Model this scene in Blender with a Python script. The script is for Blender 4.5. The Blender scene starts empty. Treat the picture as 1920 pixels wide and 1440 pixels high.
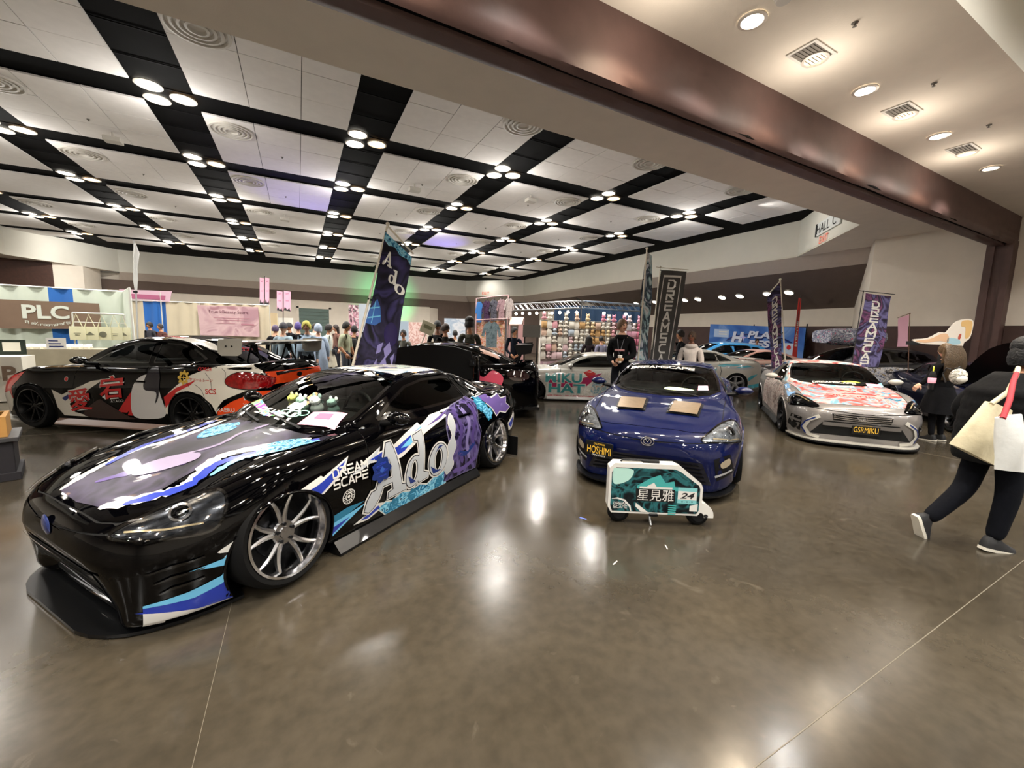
import bpy, bmesh, math, random
import numpy as np
from mathutils import Vector, Matrix
from mathutils.bvhtree import BVHTree
from mathutils.geometry import tessellate_polygon

random.seed(7)
scene = bpy.context.scene
COL = scene.collection
PI = math.pi
R = math.radians

# ------------------------------------------------------------------ camera
CAM_H = 1.56
def camera_axes(yaw, pitch, roll):
    cy, sy, cp, sp, cr, sr = (math.cos(yaw), math.sin(yaw), math.cos(pitch), math.sin(pitch), math.cos(roll), math.sin(roll))
    fwd = Vector((sy*cp, cy*cp, -sp)); right = Vector((cy, -sy, 0)); down = fwd.cross(right)
    return right*cr + down*sr, -right*sr + down*cr, fwd
cam = bpy.data.cameras.new('camera')
cam.sensor_width = 36.0
cam.lens = 761.86/1920*36
cam.clip_start = 0.02
cam.clip_end = 200
cam_o = bpy.data.objects.new('camera', cam)
COL.objects.link(cam_o)
_r, _d, _f = camera_axes(R(27.7577), R(7.0104), R(-1.5049))
cam_o.matrix_world = Matrix(((_r.x, -_d.x, -_f.x, 0), (_r.y, -_d.y, -_f.y, 0), (_r.z, -_d.z, -_f.z, CAM_H), (0, 0, 0, 1)))
scene.camera = cam_o

# ------------------------------------------------------------------ world, exposure
wd = bpy.data.worlds.new('world')
scene.world = wd
wd.use_nodes = True
wd.node_tree.nodes['Background'].inputs[0].default_value = (.5, .5, .5, 1)
wd.node_tree.nodes['Background'].inputs[1].default_value = .15
scene.view_settings.view_transform = 'Standard'
scene.view_settings.look = 'None'
scene.view_settings.gamma = 1
scene.view_settings.exposure = 0.27
scene.view_settings.use_curve_mapping = False
cy_ = scene.cycles
cy_.max_bounces, cy_.diffuse_bounces, cy_.glossy_bounces, cy_.transmission_bounces, cy_.transparent_max_bounces = 6, 3, 3, 3, 8
cy_.caustics_reflective = True; cy_.caustics_refractive = False; cy_.blur_glossy = 1.5
cy_.use_adaptive_sampling = True; cy_.adaptive_threshold = .05; cy_.adaptive_min_samples = 12
SPOT_W, CEILING_FILL_W, SPOT_NEAR_W, LENS_E, WARM_E = 610, 64, 230, 14, 8

# ------------------------------------------------------------------ materials
MATS = {}
def lin(c):
    return tuple((v/12.92 if v <= .04045 else ((v+.055)/1.055)**2.4) for v in c)
def hexc(h):
    return lin(tuple(int(h[i:i+2], 16)/255 for i in (0, 2, 4)))
def mat(name, col='808080', rough=.5, metal=0., coat=0., emit=0., spec=.5, noise=0., nscale=8., bump=0., bscale=40., sheen=0., ncol=None, ecol=None):
    """procedural principled material; optional noise colour mix and noise bump"""
    if name in MATS:
        return MATS[name]
    m = bpy.data.materials.new(name); m.use_nodes = True
    nt = m.node_tree; b = nt.nodes['Principled BSDF']
    c = hexc(col) if isinstance(col, str) else col
    b.inputs['Base Color'].default_value = (*c, 1)
    b.inputs['Roughness'].default_value = rough
    b.inputs['Metallic'].default_value = metal
    b.inputs['Specular IOR Level'].default_value = spec
    if coat:
        b.inputs['Coat Weight'].default_value = coat
        b.inputs['Coat Roughness'].default_value = .03
    if sheen:
        b.inputs['Sheen Weight'].default_value = sheen
    if emit:
        b.inputs['Emission Color'].default_value = (*(hexc(ecol) if ecol else c), 1)
        b.inputs['Emission Strength'].default_value = emit
    if noise or bump:
        tc = nt.nodes.new('ShaderNodeTexCoord')
    if noise:
        n = nt.nodes.new('ShaderNodeTexNoise'); n.inputs['Scale'].default_value = nscale; n.inputs['Detail'].default_value = 5
        nt.links.new(tc.outputs['Object'], n.inputs['Vector'])
        r = nt.nodes.new('ShaderNodeValToRGB'); r.color_ramp.elements[0].position = .3; r.color_ramp.elements[1].position = .7
        c2 = hexc(ncol) if ncol else tuple(v*(1-noise) for v in c)
        r.color_ramp.elements[0].color = (*c2, 1); r.color_ramp.elements[1].color = (*c, 1)
        nt.links.new(n.outputs['Fac'], r.inputs['Fac']); nt.links.new(r.outputs['Color'], b.inputs['Base Color'])
    if bump:
        n = nt.nodes.new('ShaderNodeTexNoise'); n.inputs['Scale'].default_value = bscale; n.inputs['Detail'].default_value = 4
        nt.links.new(tc.outputs['Object'], n.inputs['Vector'])
        bp = nt.nodes.new('ShaderNodeBump'); bp.inputs['Strength'].default_value = bump; bp.inputs['Distance'].default_value = .02
        nt.links.new(n.outputs['Fac'], bp.inputs['Height']); nt.links.new(bp.outputs['Normal'], b.inputs['Normal'])
    MATS[name] = m
    return m
def glass(name, tint, rough=.0, ior=1.5):
    """thin tinted pane: transparent, with a Fresnel reflection"""
    if name in MATS:
        return MATS[name]
    m = bpy.data.materials.new(name); m.use_nodes = True
    nt = m.node_tree; nt.nodes.clear()
    o = nt.nodes.new('ShaderNodeOutputMaterial'); mx = nt.nodes.new('ShaderNodeMixShader')
    fr = nt.nodes.new('ShaderNodeFresnel'); fr.inputs[0].default_value = ior
    t = nt.nodes.new('ShaderNodeBsdfTransparent'); t.inputs[0].default_value = (*tint, 1)
    g = nt.nodes.new('ShaderNodeBsdfGlossy'); g.inputs['Roughness'].default_value = rough
    nt.links.new(fr.outputs[0], mx.inputs[0]); nt.links.new(t.outputs[0], mx.inputs[1]); nt.links.new(g.outputs[0], mx.inputs[2])
    nt.links.new(mx.outputs[0], o.inputs[0])
    MATS[name] = m
    return m
def swirl(name, cols=None, scale=3., rough=.4, coat=0., dist=1.5, pos=None):
    """printed vinyl or cloth: abstract marbled print from distorted noise"""
    if name in MATS:
        return MATS[name]
    m = bpy.data.materials.new(name); m.use_nodes = True
    nt = m.node_tree; b = nt.nodes['Principled BSDF']
    b.inputs['Roughness'].default_value = rough; b.inputs['Specular IOR Level'].default_value = .2; b.inputs['Coat Weight'].default_value = coat*.6; b.inputs['Coat Roughness'].default_value = .03
    tc = nt.nodes.new('ShaderNodeTexCoord'); n = nt.nodes.new('ShaderNodeTexNoise')
    n.inputs['Scale'].default_value = scale; n.inputs['Distortion'].default_value = dist; n.inputs['Detail'].default_value = 2
    r = nt.nodes.new('ShaderNodeValToRGB'); e = r.color_ramp.elements
    k = len(cols)
    while len(e) < k: e.new(.5)
    for i, c in enumerate(cols):
        e[i].position = pos[i] if pos else .3+.4*i/(k-1); e[i].color = (*hexc(c), 1)
    nt.links.new(tc.outputs['Object'], n.inputs['Vector']); nt.links.new(n.outputs['Fac'], r.inputs['Fac']); nt.links.new(r.outputs['Color'], b.inputs['Base Color'])
    MATS[name] = m
    return m

ORD = ['first', 'second', 'third', 'fourth', 'fifth', 'sixth', 'seventh', 'eighth', 'ninth', 'tenth', 'eleventh', 'twelfth', 'thirteenth', 'fourteenth', 'fifteenth', 'sixteenth', 'seventeenth', 'eighteenth', 'nineteenth', 'twentieth']+['later']*40
# ------------------------------------------------------------------ mesh helpers
def link(o, parent=None):
    COL.objects.link(o)
    if parent is not None:
        o.parent = parent
    return o
def tag(o, label=None, cat=None, group=None, kind=None):
    if label: o['label'] = label
    if cat: o['category'] = cat
    if group: o['group'] = group
    if kind: o['kind'] = kind
    return o
def empty(name, loc=(0, 0, 0), rz=0., label=None, cat=None, group=None):
    o = bpy.data.objects.new(name, None); COL.objects.link(o)
    o.location = loc; o.rotation_euler = (0, 0, rz); o.empty_display_size = .1
    return tag(o, label, cat, group)
class MB:
    """collects shapes, builds one mesh object"""
    def __init__(s):
        s.v = []; s.f = []; s.m = []; s.mi = 0; s.T = None
    def add(s, vs, fs):
        o = len(s.v)
        if s.T is not None:
            vs = [tuple(s.T @ Vector(v)) for v in vs]
        s.v += [tuple(v) for v in vs]
        s.f += [tuple(o+i for i in f) for f in fs]
        s.m += [s.mi]*len(fs)
        return s
    def box(s, x0, x1, y0, y1, z0, z1):
        return s.add([(x0, y0, z0), (x1, y0, z0), (x1, y1, z0), (x0, y1, z0), (x0, y0, z1), (x1, y0, z1), (x1, y1, z1), (x0, y1, z1)],
                     [(3, 2, 1, 0), (4, 5, 6, 7), (0, 1, 5, 4), (1, 2, 6, 5), (2, 3, 7, 6), (3, 0, 4, 7)])
    def rbox(s, x0, x1, y0, y1, z0, z1, r=.02, n=3):
        """box with rounded vertical edges and small top and bottom chamfer"""
        r = min(r, (x1-x0)/2.01, (y1-y0)/2.01, (z1-z0)/2.01)
        def ring(k, z):
            out = []
            for cx, cy, a0 in ((x1-r, y1-r, 0), (x0+r, y1-r, 90), (x0+r, y0+r, 180), (x1-r, y0+r, 270)):
                for i in range(n+1):
                    a = R(a0+90*i/n); out.append((cx+(r-k)*math.cos(a), cy+(r-k)*math.sin(a), z))
            return out
        q = r*.35
        return s.loft([ring(q, z0), ring(0, z0+q), ring(0, z1-q), ring(q, z1)], caps=True)
    def loft(s, rings, caps=False, closed=True, loop=False):
        n = len(rings[0]); vs = [p for r in rings for p in r]; fs = []
        k = len(rings)
        for i in range(k if loop else k-1):
            a, b = i*n, ((i+1) % k)*n
            for j in range(n if closed else n-1):
                fs.append((a+j, a+(j+1) % n, b+(j+1) % n, b+j))
        if caps:
            fs.append(tuple(reversed(range(n)))); fs.append(tuple(range((k-1)*n, k*n)))
        return s.add(vs, fs)
    def tube(s, pts, r, n=8, caps=True):
        pts = [Vector(p) for p in pts]; rs = r if isinstance(r, (list, tuple)) else [r]*len(pts)
        rings = []; up = None
        for i, p in enumerate(pts):
            t = (pts[min(i+1, len(pts)-1)]-pts[max(i-1, 0)]).normalized()
            if up is None:
                up = Vector((0, 0, 1)) if abs(t.z) < .9 else Vector((1, 0, 0))
            a = t.cross(up).normalized(); up = a.cross(t).normalized()
            rings.append([p+(a*math.cos(2*PI*j/n)+up*math.sin(2*PI*j/n))*rs[i] for j in range(n)])
        return s.loft(rings, caps)
    def lathe(s, prof, n=24, axis='z', c=(0, 0, 0), caps=False):
        rings = []
        for r, h in prof:
            ring = []
            for j in range(n):
                a = 2*PI*j/n; u, v = r*math.cos(a), r*math.sin(a)
                ring.append({'z': (c[0]+u, c[1]+v, c[2]+h), 'y': (c[0]+v, c[1]+h, c[2]+u), 'x': (c[0]+h, c[1]+u, c[2]+v)}[axis])
            rings.append(ring)
        return s.loft(rings, caps)
    def disc(s, r, c=(0, 0, 0), n=20, axis='z', flip=False):
        ring = []
        for j in range(n):
            a = 2*PI*j/n*(-1 if flip else 1); u, v = r*math.cos(a), r*math.sin(a)
            ring.append({'z': (c[0]+u, c[1]+v, c[2]), 'y': (c[0]+v, c[1], c[2]+u), 'x': (c[0], c[1]+u, c[2]+v)}[axis])
        return s.add(ring, [tuple(range(n))])
    def prism(s, poly, d0, d1, plane='xz', holes=()):
        """extrude a 2D outline; plane xz extrudes along y, xy along z, yz along x"""
        loops = [list(poly)]+[list(h) for h in holes]
        flat = [p for l in loops for p in l]; n = len(flat)
        def P(p, d):
            return {'xz': (p[0], d, p[1]), 'xy': (p[0], p[1], d), 'yz': (d, p[0], p[1])}[plane]
        tr = tessellate_polygon([[Vector((p[0], p[1], 0)) for p in l] for l in loops])
        fs = [tuple(t) for t in tr]+[tuple(i+n for i in reversed(t)) for t in tr]
        o = 0
        for l in loops:
            k = len(l)
            for i in range(k):
                a, b = o+i, o+(i+1) % k; fs.append((a, b, b+n, a+n))
            o += k
        return s.add([P(p, d0) for p in flat]+[P(p, d1) for p in flat], fs)
    def quad(s, a, b, c, d):
        return s.add([a, b, c, d], [(0, 1, 2, 3)])
    def ball(s, c, rx, ry=None, rz=None, n=12, m=8):
        ry = rx if ry is None else ry; rz = rx if rz is None else rz
        vs = [(c[0], c[1], c[2]-rz)]
        for i in range(1, m):
            t = PI*i/m
            for j in range(n):
                a = 2*PI*j/n; vs.append((c[0]+rx*math.sin(t)*math.cos(a), c[1]+ry*math.sin(t)*math.sin(a), c[2]-rz*math.cos(t)))
        vs.append((c[0], c[1], c[2]+rz)); fs = []
        for j in range(n):
            fs.append((0, 1+(j+1) % n, 1+j))
            fs.append((len(vs)-1, 1+(m-2)*n+j, 1+(m-2)*n+(j+1) % n))
        for i in range(m-2):
            for j in range(n):
                a = 1+i*n; fs.append((a+j, a+(j+1) % n, a+n+(j+1) % n, a+n+j))
        return s.add(vs, fs)
    def mesh(s, name, mats):
        me = bpy.data.meshes.new(name); me.from_pydata(s.v, [], s.f)
        for m in (mats if isinstance(mats, (list, tuple)) else [mats]): me.materials.append(m)
        if any(s.m): me.polygons.foreach_set('material_index', s.m)
        return me
    def build(s, name, mats, parent=None, smooth=None, fix=True, loc=None, rz=0.):
        me = s.mesh(name, mats)
        if fix:
            bm = bmesh.new(); bm.from_mesh(me); bmesh.ops.recalc_face_normals(bm, faces=bm.faces); bm.to_mesh(me); bm.free()
        o = bpy.data.objects.new(name, me); link(o, parent)
        if smooth is not None: shade(me, smooth)
        if loc is not None: o.location = loc
        if rz: o.rotation_euler = (0, 0, rz)
        return o
def shade(me, ang=40):
    me.polygons.foreach_set('use_smooth', [True]*len(me.polygons))
    if ang < 180: me.set_sharp_from_angle(angle=R(ang))
def inst(o, parent=None, loc=None, rot=None, label=None, name=None):
    """copy one object (no children), sharing its mesh"""
    c = o.copy(); COL.objects.link(c); c.parent = parent
    if loc is not None: c.location = loc
    if rot is not None: c.rotation_euler = rot
    if label: c['label'] = label
    return c
def copy_tree(o, parent=None):
    c = o.copy(); COL.objects.link(c); c.parent = parent
    for ch in list(o.children): copy_tree(ch, c)
    return c
def smooth_loop(pts, n=4, closed=True):
    """Catmull-Rom through 2D or 3D points"""
    P = [np.array(p, float) for p in pts]; k = len(P); out = []
    for i in range(k if closed else k-1):
        a, b, c, d = (P[(i-1) % k], P[i], P[(i+1) % k], P[(i+2) % k]) if closed else (P[max(i-1, 0)], P[i], P[i+1], P[min(i+2, k-1)])
        for j in range(n):
            t = j/n; out.append(tuple(.5*(2*b+(c-a)*t+(2*a-5*b+4*c-d)*t*t+(3*b-a-3*c+d)*t**3)))
    if not closed: out.append(tuple(P[-1]))
    return out
_txt = {}
def text_tris(s, shear=0., bold=0.):
    """glyph triangles of a word, normalised to x 0..1 (aspect kept), returns verts, tris, height"""
    key = (s, shear, bold)
    if key in _txt: return _txt[key]
    cu = bpy.data.curves.new('lettering', 'FONT'); cu.body = s; cu.resolution_u = 3; cu.shear = shear; cu.offset = bold
    cu.align_x = 'LEFT'
    ob = bpy.data.objects.new('lettering', cu); COL.objects.link(ob)
    dg = bpy.context.evaluated_depsgraph_get(); me = bpy.data.meshes.new_from_object(ob.evaluated_get(dg))
    me.calc_loop_triangles()
    vs = np.array([v.co[:2] for v in me.vertices]); ts = [tuple(t.vertices) for t in me.loop_triangles]
    bpy.data.objects.remove(ob); bpy.data.curves.remove(cu); bpy.data.meshes.remove(me)
    mn = vs.min(0); w = vs[:, 0].max()-mn[0]; vs = (vs-mn)/w
    _txt[key] = (vs, ts, vs[:, 1].max())
    return _txt[key]
def text_on(mb, s, O, U, V, w=None, h=None, bold=0., shear=0., align=.5):
    """flat lettering on a plane: O centre-bottom, U right, V up; height h or width w"""
    vs, ts, hh = text_tris(s, shear, bold); U = Vector(U); V = Vector(V); O = Vector(O)
    sx = w if w else h/hh; sy = sx if (w is None or h is None) else h/hh
    mb.add([O+U*((p[0]-align)*sx)+V*(p[1]*sy) for p in vs], ts)
    return mb

# stroke letters of the angular wordmark
STROKES = {
 'D': [[(0, 0), (0, .62)], [(0, 1), (.55, 1), (.8, .75), (.8, .25), (.55, 0), (0, 0)]],
 'R': [[(0, 0), (0, .55)], [(0, 1), (.8, 1), (.8, .5), (.25, .5), (.8, 0)]],
 'E': [[(.8, 1), (0, 1)], [(0, .5), (.8, .5)], [(0, .55), (0, 0), (.8, 0)]],
 'A': [[(0, 0), (.4, 1), (.8, 0)], [(.35, .28), (.5, .28)]],
 'M': [[(0, 0), (0, 1), (.45, .45), (.9, 1), (.9, 0)]],
 'S': [[(.8, 1), (0, 1), (0, .5), (.8, .5), (.8, 0), (0, 0)]],
 'C': [[(.8, 1), (.25, 1), (0, .75), (0, .25), (.25, 0), (.8, 0)]],
 'P': [[(0, 0), (0, .6)], [(0, 1), (.8, 1), (.8, .45), (.2, .45)]],
}
def stroke_tris(word, t=.2, gap=.32, vertical=False):
    """quads of a thick stroke word; unit letter height"""
    vs = []; fs = []; x = 0.; y = 0.
    for ch in word:
        wmax = .9 if ch == 'M' else .8
        for line in STROKES[ch]:
            for (a, b) in zip(line[:-1], line[1:]):
                a = np.array(a, float); b = np.array(b, float); d = (b-a)/np.linalg.norm(b-a); n = np.array((-d[1], d[0]))*t/2
                a = a-d*t/2; b = b+d*t/2; o = len(vs); off = np.array((x, y)) if not vertical else np.array((-wmax/2, y))
                vs += [tuple(a-n+off), tuple(b-n+off), tuple(b+n+off), tuple(a+n+off)]
                fs += [(o, o+1, o+2), (o, o+2, o+3)]
        if vertical: y -= 1+gap
        else: x += wmax+gap
    return np.array(vs), fs, (x-gap), (y+gap)

# ================================================================== ROOM
ZC, ZS = 5.89, 4.65
def concrete():
    m = bpy.data.materials.new('polished_concrete'); m.use_nodes = True
    nt = m.node_tree; b = nt.nodes['Principled BSDF']; L = nt.links.new
    tc = nt.nodes.new('ShaderNodeTexCoord')
    def noise(sc, det, dist=0.):
        n = nt.nodes.new('ShaderNodeTexNoise'); n.inputs['Scale'].default_value = sc; n.inputs['Detail'].default_value = det
        n.inputs['Distortion'].default_value = dist; L(tc.outputs['Object'], n.inputs['Vector']); return n
    def ramp(src, p0, c0, p1, c1):
        r = nt.nodes.new('ShaderNodeValToRGB'); r.color_ramp.elements[0].position = p0; r.color_ramp.elements[1].position = p1
        r.color_ramp.elements[0].color = (*c0, 1); r.color_ramp.elements[1].color = (*c1, 1); L(src, r.inputs['Fac']); return r
    big = ramp(noise(.55, 6, .6).outputs['Fac'], .3, hexc('302b23'), .7, hexc('484135'))
    fine = ramp(noise(14, 8).outputs['Fac'], .3, (.8, .8, .8), .7, (1.1, 1.1, 1.1))
    mx = nt.nodes.new('ShaderNodeMix'); mx.data_type = 'RGBA'; mx.blend_type = 'MULTIPLY'; mx.inputs[0].default_value = 1
    L(big.outputs[0], mx.inputs[6]); L(fine.outputs[0], mx.inputs[7])
    scr = ramp(noise(3.1, 12, 2.5).outputs['Fac'], .66, (0, 0, 0), .8, (.5, .5, .5))
    mx2 = nt.nodes.new('ShaderNodeMix'); mx2.data_type = 'RGBA'; L(scr.outputs[0], mx2.inputs[0])
    L(mx.outputs[2], mx2.inputs[6]); mx2.inputs[7].default_value = (*hexc('645d50'), 1)
    L(mx2.outputs[2], b.inputs['Base Color'])
    ro = ramp(noise(1.3, 7, .4).outputs['Fac'], .3, (.13, .13, .13), .72, (.27, .27, .27)); L(ro.outputs[0], b.inputs['Roughness'])
    b.inputs['Specular IOR Level'].default_value = .5
    bp = nt.nodes.new('ShaderNodeBump'); bp.inputs['Strength'].default_value = .05; bp.inputs['Distance'].default_value = .01
    L(noise(9, 6).outputs['Fac'], bp.inputs['Height']); L(bp.outputs[0], b.inputs['Normal'])
    return m
M_floor = concrete()
M_joint = mat('saw_cut', '645d4e', .6)
M_plaster = mat('plaster_cream', 'e4dacb', .85, noise=.06, nscale=3, bump=.06, bscale=60)
M_fascia = mat('fascia_white', 'dcd9cd', .85, noise=.04, nscale=2, bump=.04, bscale=50)
M_brown = mat('wall_brown', '6d5d54', .8, noise=.08, nscale=4)
M_wains = mat('wainscot_brown', '4a342e', .6, noise=.15, nscale=6)
M_beam = mat('beam_brown', '5a423d', .55, noise=.18, nscale=5, bump=.15, bscale=6)
M_black = mat('ceiling_black', '040404', .9, spec=.1)
M_tile = mat('ceiling_tile_white', 'ebe7e3', .9, noise=.06, nscale=5, bump=.08, bscale=120)
M_metal_dark = mat('dark_metal', '1a1a1b', .4, .6)
M_alu = mat('aluminium', 'b9bbbd', .3, .9)
M_vent = mat('vent_white', 'c9c4bb', .6)
M_ventdark = mat('vent_shadow', '6b655d', .8)  # flat grey of the vent slats, backing and sprinkler heads
M_lens = mat('lamp_lens_white', 'fff8ea', .4, emit=LENS_E, ecol='fff6e6')
M_lensw = mat('lamp_lens_warm', 'ffd9a0', .4, emit=WARM_E, ecol='ffc98a')
for _m in (M_lens, M_lensw): _m.cycles.emission_sampling = 'NONE'
M_trim = mat('lamp_trim', 'd8d0c4', .35, .3)

# floor with saw-cut joints
fl = MB().box(-16, 24, -16, 36, -.1, 0).build('floor', M_floor)
tag(fl, 'polished brown-grey concrete hall floor', kind='structure')
for k, (x0, x1, y0, y1) in enumerate(((-15, 15, .728, .732), (-.387, -.385, -8, 30), (-15, 19, 7.9, 7.906), (8, 8.006, -8, 30))):
    MB().box(x0, x1, y0, y1, 0, .0012).build('floor_joint', M_joint, fl)

def pit_ring(pts, name, z0, z1, m, kind=True):
    b = MB(); n = len(pts)
    for i in range(n):
        (xa, ya), (xb, yb) = pts[i], pts[(i+1) % n]
        b.quad((xa, ya, z0), (xb, yb, z0), (xb, yb, z1), (xa, ya, z1))
    o = b.build(name, m, fix=False); tag(o, kind='structure'); return o
PIT = [(-9, 5.65), (13.2, 5.65), (16.4, 8.85), (16.4, 29.6), (12.8, 33.2), (-9.4, 33.2), (-12.1, 28.6), (-12.1, 8.75)]
PIT2 = [(-9, 1.78), (-12.1, -1.4), (-12.1, -12.5), (16.4, -12.5), (16.4, -1.4), (13.2, 1.78)]
tag(pit_ring(PIT, 'trim_1', ZS, ZC+.06, M_fascia), 'tall off-white fascia around the black and white hall ceiling')
tag(pit_ring(PIT2, 'trim_2', ZS, ZC+.06, M_fascia), 'off-white fascia of the near ceiling bay')
# soffit at the level of the fascia's lower edge, with the two openings
def plane_with_holes(outer, holes, z, name, m):
    loops = [outer]+holes; flat = [p for l in loops for p in l]
    tr = tessellate_polygon([[Vector((x, y, 0)) for x, y in l] for l in loops])
    b = MB().add([(x, y, z) for x, y in flat]+[(x, y, z+.04) for x, y in flat], [tuple(t) for t in tr]+[tuple(i+len(flat) for i in t) for t in tr])
    return tag(b.build(name, m, fix=False), kind='structure')
so = plane_with_holes([(-15.5, -14), (17.4, -14), (17.4, 6), (16.4, 6.5), (16.4, 8.85), (16.41, 29.62), (12.8, 33.21), (-9.4, 33.21), (-12.4, 34), (-15.5, 34)],
                      [PIT[:3][::-1]+[(-12.1, 8.75), (-12.1, 28.6), (-9.4, 33.2), (12.8, 33.2), (16.4, 29.6), (16.4, 8.86)][:0] if False else
                       [(-9, 5.65), (-12.1, 8.75), (-12.1, 28.6), (-9.41, 33.18), (12.79, 33.18), (16.38, 29.6), (16.38, 8.86), (13.2, 5.65)], PIT2], ZS, 'ceiling_soffit', M_plaster)
so['label'] = 'cream plaster soffit on both sides of the brown beam'
# hall ceiling: black void with hung white tiles
ce = MB().box(-12.2, 16.5, -12.6, 33.3, ZC+.06, ZC+.12).build('ceiling', M_black)
tag(ce, 'black hall ceiling with a grid of white tile fields', kind='structure')
XS = [-9.30+3.62*i for i in range(7)]      # black strip centres running away from the camera
YS = [10.55+3.53*i for i in range(6)]      # cross strips
YSN = [10.55-3.53*i for i in range(3, 7)]
HX, HY = .45, .385
def cells():
    xe = [(-12.0, XS[0]-HX)]+[(XS[i]+HX, XS[i+1]-HX) for i in range(6)]+[(XS[6]+HX, 15.0)]
    ye = [(5.6, YS[0]-HY)]+[(YS[i]+HY, YS[i+1]-HY) for i in range(5)]+[(YS[5]+HY, 29.9)]
    yn = [(YSN[i+1]+HY, YSN[i]-HY) for i in range(3)]+[(YSN[0]+HY, 1.85)]
    return xe, ye, yn
xe, ye, yn = cells()
tile_mesh = {}
def tile(x0, x1, y0, y1, name):
    g = .006; key = (round(x1-x0, 3), round(y1-y0, 3))
    if key not in tile_mesh:
        w, d = key
        tile_mesh[key] = MB().box(-w/2+g, w/2-g, -d/2+g, d/2-g, 0, .03).mesh(name, M_tile)
    o = bpy.data.objects.new(name, tile_mesh[key]); link(o, ce)
    o.location = ((x0+x1)/2, (y0+y1)/2, ZC+random.uniform(0, .006))
for i, (x0, x1) in enumerate(xe):
    for j, (y0, y1) in enumerate(ye):
        if j < 3 and i not in (0,):
            nx = 3 if i < 7 else 2; ny = 5 if j == 0 else 3
            for a in range(nx):
                for c in range(ny):
                    tile(x0+(x1-x0)*a/nx, x0+(x1-x0)*(a+1)/nx, y0+(y1-y0)*c/ny, y0+(y1-y0)*(c+1)/ny, 'ceiling_tile')
        else:
            tile(x0, x1, y0, y1, 'ceiling_panel')
    for (y0, y1) in yn: tile(x0, x1, y0, y1, 'ceiling_panel')
# thin rails across the black strips
rail = MB()
for x in XS[1:]:
    for y in np.arange(5.9, 30, .882): rail.box(x-HX, x+HX, y-.012, y+.012, ZC+.035, ZC+.05)
rail.build('strip_rails', mat('rail_black', '0c0b0b', .8, spec=.1), ce)

# downlights
def lamp_mesh(lens, r=.185):
    b = MB(); b.mi = 0
    b.lathe([(r+.03, .0), (r+.03, -.012), (r, -.016), (r-.004, .0)], 24)
    b.mi = 1; b.disc(r, (0, 0, -.004), 24, flip=True)
    return b.mesh('downlight', [M_trim, lens])
LM = {'w': lamp_mesh(M_lens), 'y': lamp_mesh(M_lensw), 'nw': lamp_mesh(M_lens, .1), 'ny': lamp_mesh(M_lensw, .1)}
def downlight(kind, loc, label, group):
    o = bpy.data.objects.new('downlight', LM[kind]); link(o); o.location = loc
    return tag(o, label, 'lamp', group)
def spot(loc, watts, col, parent=None, size=R(150), rad=.15):
    l = bpy.data.lights.new('lamp_light', 'SPOT'); l.energy = watts; l.spot_size = size; l.spot_blend = 1; l.shadow_soft_size = rad; l.color = col
    o = bpy.data.objects.new('lamp_light', l); COL.objects.link(o); o.location = loc
    return o
def ceiling_fill(loc, watts, col):
    """unseen point light without a fixture, added to brighten the ceiling"""
    l = bpy.data.lights.new('lamp_spill', 'POINT'); l.energy = watts; l.shadow_soft_size = .25; l.color = col
    o = bpy.data.objects.new('lamp_spill', l); COL.objects.link(o); o.location = loc
WHITE, WARM = (1, .965, .915), (1, .80, .55)
for x in XS:
    for y in YS+YSN:
        for (dx, dy, k) in ((-.22, -.27, 'w'), (-.22, .27, 'w'), (.24, .02, 'y')):
            if x < -9 and y > 29: continue
            nm = ('nearer white' if dy < 0 else 'farther white') if k == 'w' else 'warm'; ix_ = XS.index(x)
            lab = '%s lamp, %s long black strip from left, %s cross strip from the beam' % (nm, ORD[ix_], ORD[YS.index(y)]) if y in YS else '%s lamp over the near hall, %s strip from left, %s row behind the beam' % (nm, ORD[ix_], ORD[YSN.index(y)])
            downlight(k, (x+dx, y+dy, ZC+.03), lab, '%s hall ceiling downlights' % nm.split()[-1])
        spot((x, y, ZC-.06), SPOT_W, WHITE)
        if y > 5 and (XS.index(x)+YS.index(y)) % 2 == 0: ceiling_fill((x, y, ZC-.6), CEILING_FILL_W, WHITE)  # added unseen fill under alternate clusters, brightens the tiles
for k in range(14):
    x = -3.9+1.13*k; w = k % 2 == 0
    if x > 15: break
    nm = 'white' if not w else 'warm'
    downlight('nw' if not w else 'ny', (x, 2.81, ZS-.005), 'small %s downlight in the cream soffit, %s of its row from the left' % (nm, ORD[k]), '%s soffit downlights' % nm)
    spot((x, 2.81, ZS-.05), SPOT_NEAR_W, WHITE if not w else WARM, size=R(120), rad=.08)
    if w: ceiling_fill((x, 2.81, ZS-.45), 16, (1, .9, .78))  # added unseen fill, brightens the near soffit
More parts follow.
